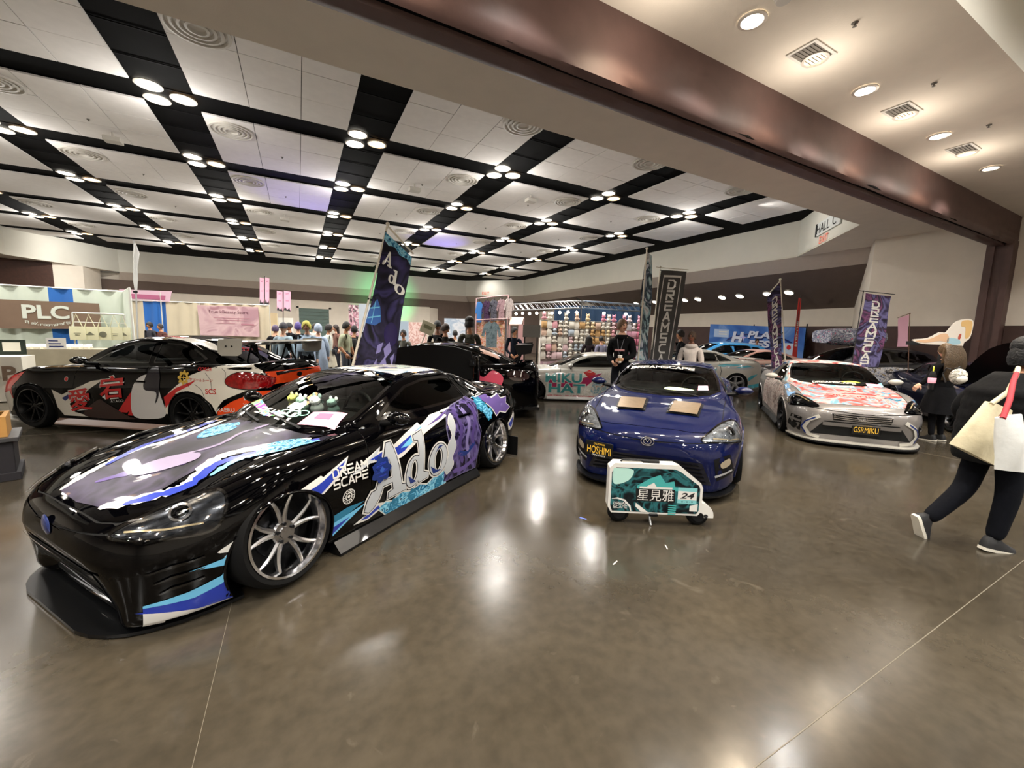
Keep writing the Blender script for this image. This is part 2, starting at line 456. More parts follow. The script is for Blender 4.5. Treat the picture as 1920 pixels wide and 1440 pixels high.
# air diffusers, square vents, smoke detector, sprinklers
def diffuser():
    b = MB()
    for r in (.1, .19, .28, .37):
        b.lathe([(r, 0), (r+.02, -.035), (r+.055, -.03), (r+.05, 0)], 28)
    b.disc(.42, (0, 0, -.002), 28, flip=True)
    return b.mesh('air_diffuser', M_vent)
dm = diffuser(); shade(dm, 50)
for i in range(1, 7):
    x0, x1 = xe[i]
    x = x0+.45 if i < 4 else x1-.42
    for j in range(0, 6):
        y = YS[j]+HY+.55 if j else YS[0]-2.6
        for yy in ((7.98,) if j == 0 else (YS[j-1]+HY+.58,)):
            o = bpy.data.objects.new('air_diffuser', dm); link(o); o.location = (x, yy, ZC)
            tag(o, 'round ringed air diffuser, %s tile column from left, %s tile row from the beam' % (ORD[i], ORD[j]), 'vent', 'round ceiling air diffusers')
def sqvent(x, y, z, lab, w=.42, d=.3):
    t = empty('ceiling_vent', (x, y, z), 0, lab, 'vent')
    MB().prism([(-w/2, -d/2), (w/2, -d/2), (w/2, d/2), (-w/2, d/2)], -.012, 0, 'xy', [[(-w/2+.03, -d/2+.03), (-w/2+.03, d/2-.03), (w/2-.03, d/2-.03), (w/2-.03, -d/2+.03)]]).build('frame', M_vent, t)
    MB().box(-w/2+.02, w/2-.02, -d/2+.02, d/2-.02, -.003, 0).build('backing', M_ventdark, t)
    sl = MB().box(-w/2+.03, w/2-.03, -.006, .006, -.012, -.004).build('slat', M_ventdark, t); n = 6
    sl.location = (0, -d/2+.06, 0)
    for k in range(1, n): inst(sl, t, (0, -d/2+.06+(d-.12)*k/(n-1), 0))
for x, lab in ((5.02, 'grey louvred vent in the soffit, nearest the camera'), (7.23, 'grey louvred vent in the soffit, second along the lamp row'), (9.42, 'grey louvred vent in the soffit, farthest along the lamp row')):
    sqvent(x, 2.79, ZS, lab)
b = MB().lathe([(.001, -.05), (.06, -.05), (.075, -.02), (.085, 0)], 20)
tag(b.build('smoke_detector', M_vent, smooth=40, loc=(3.98, 2.5, ZS)), 'round smoke detector on the cream soffit between two lamps', 'detector')
spr = MB().lathe([(.03, 0), (.028, -.008), (.008, -.01), (.008, -.03), (.02, -.034), (.001, -.036)], 10).mesh('sprinkler', M_ventdark)
for x, y, z, lab in [(3.0+1.9*k, 2.35, ZS, 'tiny dark sprinkler head in the soffit beside the lamps, %s from left' % ORD[k]) for k in range(6)]+[(xe[i][0]+1.4, ye[j][0]+1.6, ZC, 'tiny sprinkler head, %s tile column from left, %s tile row from the beam' % (ORD[i], ORD[j])) for i in range(2, 7) for j in range(4)]:
    o = bpy.data.objects.new('sprinkler', spr); link(o); o.location = (x, y, z)
    tag(o, lab, 'sprinkler', 'ceiling sprinkler heads')
for i, (x, y, lab) in enumerate(((-3.6, 13.05, 'white square projector mount under the ceiling beside the left lamp strip'), (3.2, 12.6, 'white box under a ceiling tile, over the open-hood car'),
                                (-.3, 18.6, 'white box under the ceiling lit by purple light'), (6.6, 11.6, 'white box under the ceiling above the grey banner'))):
    t = empty('ceiling_box', (x, y, ZC), 0, lab, 'ceiling box')
    MB().rbox(-.16, .16, -.12, .12, -.22, -.12, .02).build('case', M_vent, t); MB().tube([(0, 0, 0), (0, 0, -.13)], .025).build('stem', M_vent, t)

# brown air-wall beam with its sagging lower edge, and the pilaster that carries it
def beam():
    root = empty('beam', (0, 0, 0)); tag(root, 'long dark brown air wall beam crossing the hall under the ceiling', kind='structure')
    n = 120; prof = []
    rnd = random.Random(3)
    for i in range(n+1):
        x = -13+28.4*i/n
        wob = .018*math.sin(x*1.7)+.014*math.sin(x*3.9+1)+.01*rnd.random()
        prof.append([(x, 3.36, ZS), (x, 3.36, 4.3), (x, 3.35+wob*.4, 4.12+wob*.3), (x, 3.37+wob, 4.02+wob*.6), (x, 3.43, 3.99+wob*.3), (x, 3.47, 4.06), (x, 3.50, 4.06),
                     (x, 3.53, 3.995-wob*.3), (x, 3.66, 3.99), (x, 3.73, 4.0), (x, 3.78, 4.05), (x, 3.78, ZS)])
    MB().loft(prof, closed=False).build('beam_cladding', M_beam, root, smooth=60)
    MB().box(-13, 15.4, 3.40, 3.74, 4.03, ZS-.01).build('beam_core', M_black, root)
    p = MB().box(15.15, 15.6, 3.36, 3.48, 0, 4.1).box(15.15, 15.6, 3.66, 3.8, 0, 4.1).box(15.2, 15.6, 3.48, 3.66, 0, 4.1)
    p.build('pilaster', M_beam, root)
    return root
beam()

# walls
def wall(name, pts, m, label=None):
    """vertical quads; pts = list of (x0,y0,x1,y1,z0,z1)"""
    b = MB()
    for x0, y0, x1, y1, z0, z1 in pts: b.quad((x0, y0, z0), (x1, y1, z0), (x1, y1, z1), (x0, y0, z1))
    return tag(b.build(name, m, fix=False), label, kind='structure')
wall('wall_right', [(15.5, -14, 15.5, 6.2, 0, ZS), (15.5, 6.2, 19.5, 8.2, 0, ZS), (19.5, 8.2, 19.5, 21.5, 0, 2.95), (19.5, 21.5, 18, 23, 0, ZS), (18, 23, 18, 31, 0, ZS)], M_plaster, 'cream right hall wall with a recessed bay')
b = MB()
b.box(15.44, 15.5, -14, 3.35, 0, 2.08).box(15.44, 15.5, 3.81, 6.2, 0, 2.08)
b.add([(15.45, 6.2, 0), (19.45, 8.2, 0), (19.45, 8.2, 0.3), (15.45, 6.2, 0.3)], [(0, 1, 2, 3)])
b.box(19.42, 19.5, 8.2, 21.5, 0, 2.22)
tag(b.build('baseboard_right', M_wains), 'tall dark brown wainscot along the right wall', kind='structure')
b = MB().quad((16.9, 6.55, 4.2), (19.5, 8.15, 2.95), (19.5, 21.5, 2.95), (16.9, 23.2, 4.2))
b.quad((16.9, 23.2, 4.2), (16.9, 24.6, 4.2), (19.5, 30, 2.95), (19.5, 24.6, 2.95)); b.quad((16.9, 24.6, 4.2), (16.9, 30.5, 4.2), (18, 31, 3.5), (18, 24.6, 3.5))
tag(b.build('wall_right_slope', M_brown, fix=False), 'sloping brown ceiling of the right wall bay with spotlights', kind='structure')
b = MB().quad((16.4, 6.3, ZS), (16.9, 6.5, 4.2), (16.9, 29.9, 4.2), (16.4, 29.6, ZS)).quad((16.4, 29.6, ZS), (16.9, 29.9, 4.2), (13.1, 33.7, 4.2), (12.8, 33.2, ZS))
b.quad((12.8, 33.2, ZS), (13.1, 33.4, 4.2), (-9.5, 33.4, 4.2), (-9.4, 33.2, ZS))
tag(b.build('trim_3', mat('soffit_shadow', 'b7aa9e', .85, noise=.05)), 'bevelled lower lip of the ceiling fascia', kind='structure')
wall('wall_back', [(-13, 33.45, 13.3, 33.45, 0, 4.22), (13.1, 33.7, 18.2, 29.4, 0, 4.22)], M_brown, 'brown band of the far hall wall')
wall('wall_back_lower', [(-10.2, 33.0, 9.6, 33.0, 0, 3.55)], M_plaster, 'cream lower part of the far hall wall')
b = MB().quad((-10.2, 33.0, 3.55), (9.6, 33.0, 3.55), (9.6, 33.45, 3.6), (-10.2, 33.45, 3.6)).quad((9.6, 33, 0), (10.5, 33.5, 0), (10.5, 33.5, 3.5), (9.6, 33, 3.5))
tag(b.build('wall_back_ledge', M_plaster, fix=False), kind='structure')
wall('wall_left', [(-15, -14, -15, 34, 0, ZS), (-11.3, 30.6, -10.4, 31.4, 0, ZS), (-10.4, 31.4, -10.2, 33.0, 0, ZS), (-15, 33.6, -9, 33.6, 0, ZS)], M_plaster, 'cream left hall wall')
wall('wall_left_panel', [(-14.9, 18, -14.9, 29.6, 0, ZS), (-14.9, 29.6, -11.3, 30.6, 0, ZS)], mat('wood_panel', '4a2a1c', .5, noise=.3, nscale=9), 'dark wood panelled wall in the left corner')
wall('wall_front', [(-15.5, -13.5, 17.4, -13.5, 0, ZS)], M_plaster, 'cream wall behind the camera')
# roll-up door and its frame in the far wall
dr = empty('door_1', (0, 0, 0)); tag(dr, 'grey-green roll-up door in the far wall', kind='structure')
for k in range(12):
    MB().box(.1, 2.05, 32.93, 32.97, .25*k+.01, .25*k+.245).build('door_slat', mat('door_green', '5d7069', .6), dr)
MB().box(-.05, .1, 32.9, 32.99, 0, 3.12).box(2.05, 2.2, 32.9, 32.99, 0, 3.12).box(-.05, 2.2, 32.9, 32.99, 3.0, 3.12).build('door_frame', M_plaster, dr)
# exit lettering and the hall sign on the fascia's chamfered corners
red = mat('exit_red', 'c2543a', .5, emit=.6); blk = mat('sign_black', '16161a', .5)
b = MB(); dv = Vector((16.2-12.8, 29.6-33.2, 0)).normalized(); c = Vector((14.05, 31.85, 0)); nv = Vector((-dv.y, dv.x, 0))*-1
if nv.y > 0: nv = -nv
text_on(b, 'EXIT', c+nv*.03+Vector((0, 0, 4.78)), dv, (0, 0, 1), h=.22)
tag(b.build('exit_sign', red, fix=False), 'red EXIT lettering on the far corner fascia', 'sign')
t = empty('hall_sign', (0, 0, 0), 0, 'white HALL C board on the corner fascia above red EXIT letters', 'sign')
dv = Vector((-1, -1, 0)).normalized(); nv = Vector((-1, 1, 0)).normalized(); c = Vector((14.62, 7.07, 0))+nv*.02
def plate(mbx, c, dv, nv, w, z0, z1, th=.03):
    a = c-dv*w/2; e = c+dv*w/2
    P = [a, e, e+nv*th, a+nv*th]
    mbx.add([(p.x, p.y, z0) for p in P]+[(p.x, p.y, z1) for p in P], [(3, 2, 1, 0), (4, 5, 6, 7), (0, 1, 5, 4), (1, 2, 6, 5), (2, 3, 7, 6), (3, 0, 4, 7)])
b = MB(); plate(b, c, dv, nv, 1.75, 4.98, 5.38); b.build('board', mat('sign_white', 'd9dcd8', .5), t)
b = MB(); plate(b, c-dv*.83, dv, nv, .09, 4.98, 5.38, .04); b.build('end_bar', blk, t)
b = MB(); text_on(b, 'HALL', c+nv*.035-dv*.3+Vector((0, 0, 5.04)), dv, (0, 0, 1), h=.28); b.build('lettering', blk, t, fix=False); b = MB(); text_on(b, 'C', c+nv*.035+dv*.5+Vector((0, 0, 5.04)), dv, (0, 0, 1), h=.3)
b.build('lettering', blk, t, fix=False)
b = MB(); text_on(b, 'EXIT', c+nv*.01-dv*.25+Vector((0, 0, 4.7)), dv, (0, 0, 1), h=.22); 
tag(b.build('exit_sign', red, fix=False), 'red EXIT lettering under the HALL C board', 'sign')
# wall spots of the right bay
sm = MB(); sm.mi = 0; sm.lathe([(.19, .02), (.19, -.03), (.165, -.035), (.16, -.01)], 20); sm.mi = 1; sm.disc(.16, (0, 0, -.012), 20, flip=True)
smm = sm.mesh('slope_spotlight', [M_trim, M_lens])
for k, y in enumerate((9.97, 10.85, 12.11, 13.0, 14.34, 15.15, 17.16, 18.62)):
    o = bpy.data.objects.new('slope_spotlight', smm); link(o); o.location = (18.15, y, 3.585); o.rotation_euler = (0, R(25.7), 0)
    tag(o, 'round recessed spotlight in the sloping brown bay ceiling, %s from the pier' % ORD[k], 'lamp', 'spotlights of the right wall bay')
# stage wash: coloured lamps aimed up from the booths light ceiling and wall
def wash(loc, aim, watts, col, size=40):
    l = bpy.data.lights.new('stage_wash', 'SPOT'); l.energy = watts; l.color = col; l.spot_size = R(size); l.spot_blend = 1; l.shadow_soft_size = .1
    o = bpy.data.objects.new('stage_wash', l); COL.objects.link(o); o.location = loc
    o.rotation_euler = (Vector(aim)-Vector(loc)).to_track_quat('-Z', 'Y').to_euler()
wash((1.5, 20, 2.6), (.3, 15.6, ZC), 700, (.3, .25, 1)); wash((8, 22, 2.6), (6.2, 19.5, ZC), 700, (.25, .2, 1))
wash((7.0, 29, 2.8), (6.3, 33, 3.8), 900, (.1, 1, .35), 70)
wash((-9.0, 28.6, 5.6), (-10.8, 31.0, 4.8), 260, WHITE, 110); wash((13.2, 30.6, 5.7), (14.6, 31.6, 4.9), 120, WHITE, 100); wash((13.2, 8.6, 5.75), (14.7, 7.15, 5.0), 60, WHITE, 110)

# ================================================================== CARS
def pchip(tab):
    """monotone cubic through a {s: value} table"""
    if not isinstance(tab, dict):
        return lambda q: np.full_like(np.asarray(q, float), tab)
    x = np.array(sorted(tab)); y = np.array([tab[k] for k in sorted(tab)], float)
    h = np.diff(x); dl = np.diff(y)/h; m = np.zeros_like(y)
    if len(x) == 2: m[:] = dl[0]
    else:
        for i in range(1, len(x)-1):
            if dl[i-1]*dl[i] > 0:
                w1 = 2*h[i]+h[i-1]; w2 = h[i]+2*h[i-1]; m[i] = (w1+w2)/(w1/dl[i-1]+w2/dl[i])
        m[0] = dl[0]; m[-1] = dl[-1]
    def f(q):
        q = np.clip(np.asarray(q, float), x[0], x[-1]); i = np.clip(np.searchsorted(x, q)-1, 0, len(h)-1); t = (q-x[i])/h[i]
        return (2*t**3-3*t**2+1)*y[i]+(t**3-2*t**2+t)*h[i]*m[i]+(-2*t**3+3*t**2)*y[i+1]+(t**3-t**2)*h[i]*m[i+1]
    return f
def catmull(C, q):
    """C: (k,2) control points -> dense polyline"""
    k = len(C); out = []
    for i in range(k-1):
        a, b, c, d = C[max(i-1, 0)], C[i], C[i+1], C[min(i+2, k-1)]
        for j in range(q):
            t = j/q; out.append(.5*(2*b+(c-a)*t+(2*a-5*b+4*c-d)*t*t+(3*b-a-3*c+d)*t**3))
    out.append(C[-1]); return np.array(out)
def poly_sd(P, poly):
    P = np.asarray(P, float); A = np.array(poly, float); B = np.roll(A, -1, 0)
    d = np.full(len(P), 1e9); ins = np.zeros(len(P), bool)
    for a, b in zip(A, B):
        e = b-a; t = np.clip(((P-a)@e)/max(e@e, 1e-12), 0, 1); d = np.minimum(d, np.linalg.norm(P-(a+t[:, None]*e), axis=1))
        c = (a[1] > P[:, 1]) != (b[1] > P[:, 1])
        with np.errstate(divide='ignore', invalid='ignore'):
            xi = (b[0]-a[0])*(P[:, 1]-a[1])/(b[1]-a[1])+a[0]
        ins ^= c & (P[:, 0] < xi)
    return np.where(ins, -d, d)

COUPE = dict(L=4.24, af=.84, ar=3.41, track=.765,
    w={0: .40, .02: .50, .06: .59, .12: .67, .2: .735, .32: .80, .5: .85, .84: .888, 1.25: .868, 2.0: .862, 2.8: .872, 3.41: .897, 3.75: .875, 3.95: .83, 4.1: .76, 4.19: .68, 4.24: .58},
    rails=[(0, {0: .58, .03: .635, .1: .672, .25: .715, .5: .765, .84: .82, 1.2: .868, 1.5: .905, 1.7: .915, 3.5: .945, 3.8: .962, 4.05: .985, 4.14: .988, 4.19: .94, 4.24: .86}),
           (.40, {0: .575, .03: .63, .1: .668, .25: .712, .5: .765, .84: .822, 1.2: .868, 1.5: .903, 1.7: .912, 3.5: .942, 3.8: .96, 4.05: .98, 4.14: .98, 4.19: .935, 4.24: .855}),
           (.70, {0: .555, .03: .60, .1: .643, .25: .695, .5: .752, .84: .815, 1.2: .858, 1.5: .888, 1.7: .90, 2.5: .915, 3.4: .945, 3.8: .955, 4.05: .96, 4.14: .95, 4.19: .91, 4.24: .84}),
           (.86, {0: .53, .03: .565, .1: .605, .25: .668, .5: .748, .84: .828, 1.2: .85, 1.5: .865, 1.7: .88, 2.5: .90, 3.0: .922, 3.4: .955, 3.8: .94, 4.05: .92, 4.14: .90, 4.19: .87, 4.24: .80}),
           (.95, {0: .48, .1: .545, .25: .60, .5: .675, .84: .762, 1.2: .775, 1.7: .80, 2.5: .83, 3.0: .85, 3.4: .885, 3.8: .86, 4.05: .83, 4.24: .73}),
           (1.0, {0: .42, .25: .48, .84: .60, 1.25: .60, 1.7: .62, 2.5: .65, 3.4: .69, 4.24: .58}),
           (.988, {0: .33, .84: .42, 1.4: .40, 2.5: .41, 3.4: .44, 4.24: .44}),
           (.962, {0: .22, .84: .25, 1.4: .235, 2.8: .235, 3.4: .26, 4.24: .32}),
           (.935, {0: .13, .84: .14, 3.4: .15, 4.24: .24}),
           (.80, {0: .125, .84: .13, 3.4: .14, 4.24: .23}),
           (0, {0: .125, .84: .13, 3.4: .14, 4.24: .23})],
    gh=dict(s0=1.16, s1=3.97,
        zc={1.16: .865, 1.30: .92, 1.55: 1.025, 1.88: 1.16, 2.14: 1.228, 2.42: 1.262, 2.75: 1.26, 3.0: 1.232, 3.3: 1.15, 3.6: 1.05, 3.85: .97, 3.97: .93},
        ze={1.16: .86, 1.35: .89, 1.52: .935, 1.80: 1.05, 2.13: 1.172, 2.42: 1.212, 2.75: 1.208, 3.0: 1.178, 3.3: 1.095, 3.6: 1.005, 3.85: .945, 3.97: .92},
        zb={1.16: .83, 1.5: .85, 2.5: .885, 3.4: .92, 3.97: .90},
        wr={1.16: .22, 1.25: .42, 1.35: .55, 1.52: .665, 1.8: .645, 2.14: .58, 2.6: .55, 3.0: .53, 3.4: .50, 3.7: .46, 3.97: .38},
        wb={1.16: .26, 1.25: .47, 1.35: .60, 1.5: .71, 1.75: .765, 2.5: .782, 3.0: .765, 3.3: .725, 3.6: .65, 3.85: .55, 3.97: .46}),
    hood=[(.155, -.40), (.20, -.52), (.33, -.63), (.55, -.665), (1.0, -.69), (1.38, -.72), (1.33, -.45), (1.26, 0), (1.33, .45), (1.38, .72), (1.0, .69), (.55, .665), (.33, .63), (.20, .52), (.155, .40), (.145, 0)],
    door=[(1.52, .90), (1.50, .60), (1.55, .27), (2.80, .27), (2.95, .45), (2.98, .70), (2.94, .94), (2.3, .93)],
    shield=[(1.22, 0), (1.26, .32), (1.38, .52), (1.54, .645), (1.82, .615), (2.14, .54), (2.09, .3), (2.07, 0), (2.09, -.3), (2.14, -.54), (1.82, -.615), (1.54, -.645), (1.38, -.52), (1.26, -.32)],
    rearwin=[(3.02, 0), (3.05, .44), (3.4, .44), (3.72, .40), (3.78, .2), (3.80, 0), (3.78, -.2), (3.72, -.40), (3.4, -.44), (3.05, -.44)],
    sidewin=[[(1.72, .925), (1.92, 1.035), (2.16, 1.132), (2.42, 1.172), (2.72, 1.172), (2.86, 1.155), (2.92, .955), (2.5, .94)], [(2.96, .962), (2.90, 1.148), (3.06, 1.10), (3.24, 1.02), (3.32, .975)]],
    trunk=[(3.62, -.50), (4.12, -.55), (4.165, 0), (4.12, .55), (3.62, .50), (3.84, 0)],
    wheel_r=.312, arch_r=.345, wheel_z=.312)
def variant(base, **kw):
    d = dict(base); d.update(kw); return d

class CarShell:
    def __init__(s, sp, hi=True):
        s.sp = sp; L = sp['L']; s.xf = (sp['af']+sp['ar'])/2
        na, nb, q = (16, 84, 5) if hi else (8, 36, 2)
        ss = np.concatenate([L*0+.35*(np.linspace(0, 1, na)**1.5), np.linspace(.35, L-.35, nb)[1:-1], L-.35*(np.linspace(1, 0, na)**1.5)])
        w = pchip(sp['w'])(ss)
        R_ = [(pchip(y)(ss)*w, pchip(z)(ss)) for y, z in sp['rails']]
        s.bm = bmesh.new(); s.pid = s.bm.faces.layers.int.new('pid')
        s._sweep(ss, [np.array([(r[0][i], r[1][i]) for r in R_]) for i in range(len(ss))], q, True)
        nlow = len(s.bm.faces)
        g = sp['gh']; n2 = 60 if hi else 26
        gs = np.linspace(g['s0'], g['s1'], n2); f = {k: pchip(g[k])(gs) for k in ('zc', 'ze', 'zb', 'wr', 'wb')}
        secs = []
        for i in range(n2):
            zc, ze, zb, wr, wb = (f[k][i] for k in ('zc', 'ze', 'zb', 'wr', 'wb'))
            ze = min(ze, zc-.002); zb = min(zb, ze-.01)
            secs.append(np.array([(0, zc), (wr*.35, zc-(zc-ze)*.10), (wr*.7, zc-(zc-ze)*.36), (wr*.92, ze+(zc-ze)*.22), (wr, ze), (wr+(wb-wr)*.22, ze+(zb-ze)*.22), (wr+(wb-wr)*.62, ze+(zb-ze)*.58), (wb, zb)]))
        s._sweep(gs, secs, q, False)
        s.bm.faces.ensure_lookup_table()
        for i, fc in enumerate(s.bm.faces): fc[s.pid] = 0 if i < nlow else 1
        s.bm.normal_update()
        s.bvh = BVHTree.FromBMesh(s.bm)
    def _sweep(s, ss, secs, q, closed):
        bm = s.bm; rows = []
        for sv, C in zip(ss, secs):
            h = catmull(C, q); h[:, 0] = np.maximum(h[:, 0], 0); nk = s.sp.get('nose_k', 1.); x = s.xf-(sv if sv > s.sp['af'] or not closed else s.sp['af']-(s.sp['af']-sv)*nk)
            if closed:
                h[0, 0] = h[-1, 0] = 0; ch_ = s.sp.get('chin', 0)*max(0., 1-sv/.55)
                X = lambda y, z: x-ch_*min(1., max(0., (.47-z)/.28))**1.2*min(1., max(0., (.60-y)/.2))
                ring = [(X(y, z), y, z) for y, z in h]+[(X(y, z), -y, z) for y, z in h[-2:0:-1]]
            else:
                ring = [(x, -y, z) for y, z in h[:0:-1]]+[(x, y, z) for y, z in h]
            rows.append([bm.verts.new(p) for p in ring])
        n = len(rows[0])
        for a, b in zip(rows[:-1], rows[1:]):
            for j in range(n if closed else n-1):
                k = (j+1) % n; bm.faces.new((a[j], a[k], b[k], b[j]) if not closed else (a[j], b[j], b[k], a[k]))
        if closed:
            for r, fl in ((rows[0], True), (rows[-1], False)):
                m = n//2
                for i in range(m):
                    a, b = r[i], r[i+1]; c, d = r[(n-i-1) % n], r[(n-i) % n]
                    vs = [a, b, c, d]; vs = [v for k, v in enumerate(vs) if v not in vs[:k]]
                    if len(vs) > 2: bm.faces.new(vs if fl else vs[::-1])
        else:
            for r in (rows[0], rows[-1]):
                try: bm.faces.new(r)
                except Exception: pass
        bmesh.ops.recalc_face_normals(bm, faces=bm.faces)
    def cut(s, fn, flt=None):
        """split faces along fn(co)=0"""
        bm = s.bm; vs = list(bm.verts); bm.verts.index_update()
        co = np.array([v.co[:] for v in vs]); d = fn(co); ok = flt(co) if flt else np.ones(len(vs), bool)
        d[np.abs(d) < 6e-4] = 0
        zero = {vs[i] for i in np.nonzero((d == 0) & ok)[0]}
        el = [e for e in bm.edges]; i0 = np.array([e.verts[0].index for e in el]); i1 = np.array([e.verts[1].index for e in el])
        hit = np.nonzero((d[i0]*d[i1] < 0) & ok[i0] & ok[i1])[0]
        for k in hit:
            e = el[k]; a, b = e.verts; t = d[a.index]/(d[a.index]-d[b.index]) if False else d[i0[k]]/(d[i0[k]]-d[i1[k]])
            ne, nv = bmesh.utils.edge_split(e, vs[i0[k]], float(t)); zero.add(nv)
        fs = {f for v in zero for f in v.link_faces}
        for f in fs:
            z = [v for v in f.verts if v in zero]
            if len(z) == 2:
                vl = list(f.verts); i, j = vl.index(z[0]), vl.index(z[1])
                if abs(i-j) not in (1, len(vl)-1):
                    try: bmesh.utils.face_split(f, z[0], z[1])
                    except Exception: pass
    def assign(s, fn, pid, flt=None, only=None):
        fs = [f for f in s.bm.faces if only is None or f[s.pid] in only]
        if not fs: return
        c = np.array([f.calc_center_median()[:] for f in fs]); d = fn(c); ok = flt(c) if flt else np.ones(len(fs), bool)
        for f, dd, o in zip(fs, d, ok):
            if dd < 0 and o: f[s.pid] = pid
    def panel(s, fn, pid, flt=None, gap=.004, only=None, seam=99):
        """cut a panel with a recessed dark shut line round it"""
        if gap:
            s.cut(lambda c: fn(c)-gap, flt); s.cut(lambda c: fn(c)+gap, flt)
            s.assign(lambda c: np.abs(fn(c))-gap, seam, flt, only)
            s.assign(lambda c: fn(c)+gap, pid, flt, only)
        else:
            s.cut(fn, flt); s.assign(fn, pid, flt, only)
    def side(s, poly):
        return lambda c: poly_sd(np.stack([s.xf-c[:, 0], c[:, 2]], 1), poly)
    def top(s, poly):
        return lambda c: poly_sd(np.stack([s.xf-c[:, 0], c[:, 1]], 1), poly)
    def front(s, poly):
        return lambda c: poly_sd(c[:, 1:3], poly)
    def drop(s, pid):
        bmesh.ops.delete(s.bm, geom=[f for f in s.bm.faces if f[s.pid] == pid], context='FACES')
    def extract(s, pid, name, m, parent, offset=0., smooth=50):
        fs = [f for f in s.bm.faces if f[s.pid] == pid]
        if not fs: return None
        ix = {}; vs = []; fl = []
        for f in fs:
            row = []
            for v in f.verts:
                if v not in ix: ix[v] = len(vs); vs.append(tuple(v.co+v.normal*offset))
                row.append(ix[v])
            fl.append(row)
        me = bpy.data.meshes.new(name); me.from_pydata(vs, [], fl); me.materials.append(m); shade(me, smooth)
        return link(bpy.data.objects.new(name, me), parent)
    # ---- vinyl laid on the surface
    def frame(s, view):
        x = s.xf
        return {'L': (Vector((x, 0, 0)), Vector((-1, 0, 0)), Vector((0, 0, 1)), Vector((0, 1, 0))),
                'R': (Vector((x, 0, 0)), Vector((-1, 0, 0)), Vector((0, 0, 1)), Vector((0, -1, 0))),
                'T': (Vector((x, 0, 0)), Vector((0, 1, 0)), Vector((-1, 0, 0)), Vector((0, 0, 1))),
                'F': (Vector((0, 0, 0)), Vector((0, 1, 0)), Vector((0, 0, 1)), Vector((1, 0, 0))),
                'B': (Vector((0, 0, 0)), Vector((0, -1, 0)), Vector((0, 0, 1)), Vector((-1, 0, 0)))}[view] if isinstance(view, str) else view
    def lay(s, parts, view, name, m, parent, off=.003, grid=.06):
        """parts: list of (verts2d, tris) in the view plane (side: s,z; top: y,s; front: y,z)"""
        O, U, V, N = s.frame(view)
        bm = bmesh.new()
        for vs, ts in parts:
            bv = [bm.verts.new((p[0], p[1], 0)) for p in vs]
            for t in ts:
                if len(set(t)) > 2:
                    try: bm.faces.new([bv[i] for i in t])
                    except ValueError: pass
        if not bm.faces: return None
        xs = [v.co.x for v in bm.verts]; ys = [v.co.y for v in bm.verts]
        for lo, hi, n in ((min(xs), max(xs), (1, 0, 0)), (min(ys), max(ys), (0, 1, 0))):
            k = math.ceil(lo/grid)*grid
            while k < hi:
                bmesh.ops.bisect_plane(bm, geom=bm.verts[:]+bm.edges[:]+bm.faces[:], dist=1e-5, plane_co=(k*n[0], k*n[1], 0), plane_no=n)
                k += grid
        bad = []
        for v in bm.verts:
            if view in ('L', 'R'):          # keep the vinyl off the open wheel arches
                for ax_ in (s.sp['af'], s.sp['ar']):
                    dx, dz = v.co.x-ax_, v.co.y-s.sp['wheel_z']; rr_ = math.hypot(dx, dz); ra = s.sp['arch_r']+.004
                    if rr_ < ra:
                        if rr_ < ra-.06: bad.append(v)
                        else: v.co.x, v.co.y = ax_+dx*ra/rr_, s.sp['wheel_z']+dz*ra/rr_
            o = O+U*v.co.x+V*v.co.y+N*4
            h = s.bvh.ray_cast(o, -N, 6)
            if v in bad: continue
            if h[0] is None: bad.append(v)
            else:
                nn = h[1] if h[1].dot(N) > 0 else -h[1]
                v.co = h[0]+nn*off
        if bad: bmesh.ops.delete(bm, geom=bad, context='VERTS')
        bm.normal_update()
        for f in bm.faces:
            if f.normal.dot(N) < 0: f.normal_flip()
        me = bpy.data.meshes.new(name); bm.to_mesh(me); bm.free(); me.materials.append(m); shade(me, 60)
        return link(bpy.data.objects.new(name, me), parent)
    def hit(s, view, u, v):
        O, U, V, N = s.frame(view); h = s.bvh.ray_cast(O+U*u+V*v+N*4, -N, 6)
        return (h[0], h[1] if h[1] is not None and h[1].dot(N) > 0 else (-h[1] if h[1] is not None else None))
def fillp(*loops):
    """2D outline (with holes) -> (verts, tris)"""
    flat = [p for l in loops for p in l]
    tr = tessellate_polygon([[Vector((p[0], p[1], 0)) for p in l] for l in loops])
    return flat, [tuple(t) for t in tr]
def blob(pts, n=5): return fillp(smooth_loop(pts, n))
def band(pts, w):
    """ribbon along a 2D polyline; w scalar or per-point"""
    P = [np.array(p, float) for p in pts]; k = len(P); ws = w if isinstance(w, (list, tuple)) else [w]*k; vs = []
    for i in range(k):
        t = P[min(i+1, k-1)]-P[max(i-1, 0)]; t /= max(np.linalg.norm(t), 1e-9); n = np.array((-t[1], t[0]))*ws[i]/2
        vs += [tuple(P[i]+n), tuple(P[i]-n)]
    return vs, [t for i in range(k-1) for t in ((2*i, 2*i+1, 2*i+3), (2*i, 2*i+3, 2*i+2))]
def word(s, x, z, w=None, h=None, bold=0., shear=0., slope=0., flip=False):
    vs, ts, hh = text_tris(s, shear, bold); k = w if w else h/hh; ky = k if (w is None or h is None) else h/hh
    return [(x+(1-p[0] if flip else p[0])*k, z+p[1]*ky+slope*(p[0]*k)) for p in vs], ts
def mark(s, x, z, h, t=.2, slope=0., sx=1., vertical=False):
    vs, fs, tw, th = stroke_tris(s, t, vertical=vertical)
    return [(x+p[0]*h*sx, z+p[1]*h+slope*p[0]*h*sx) for p in vs], fs
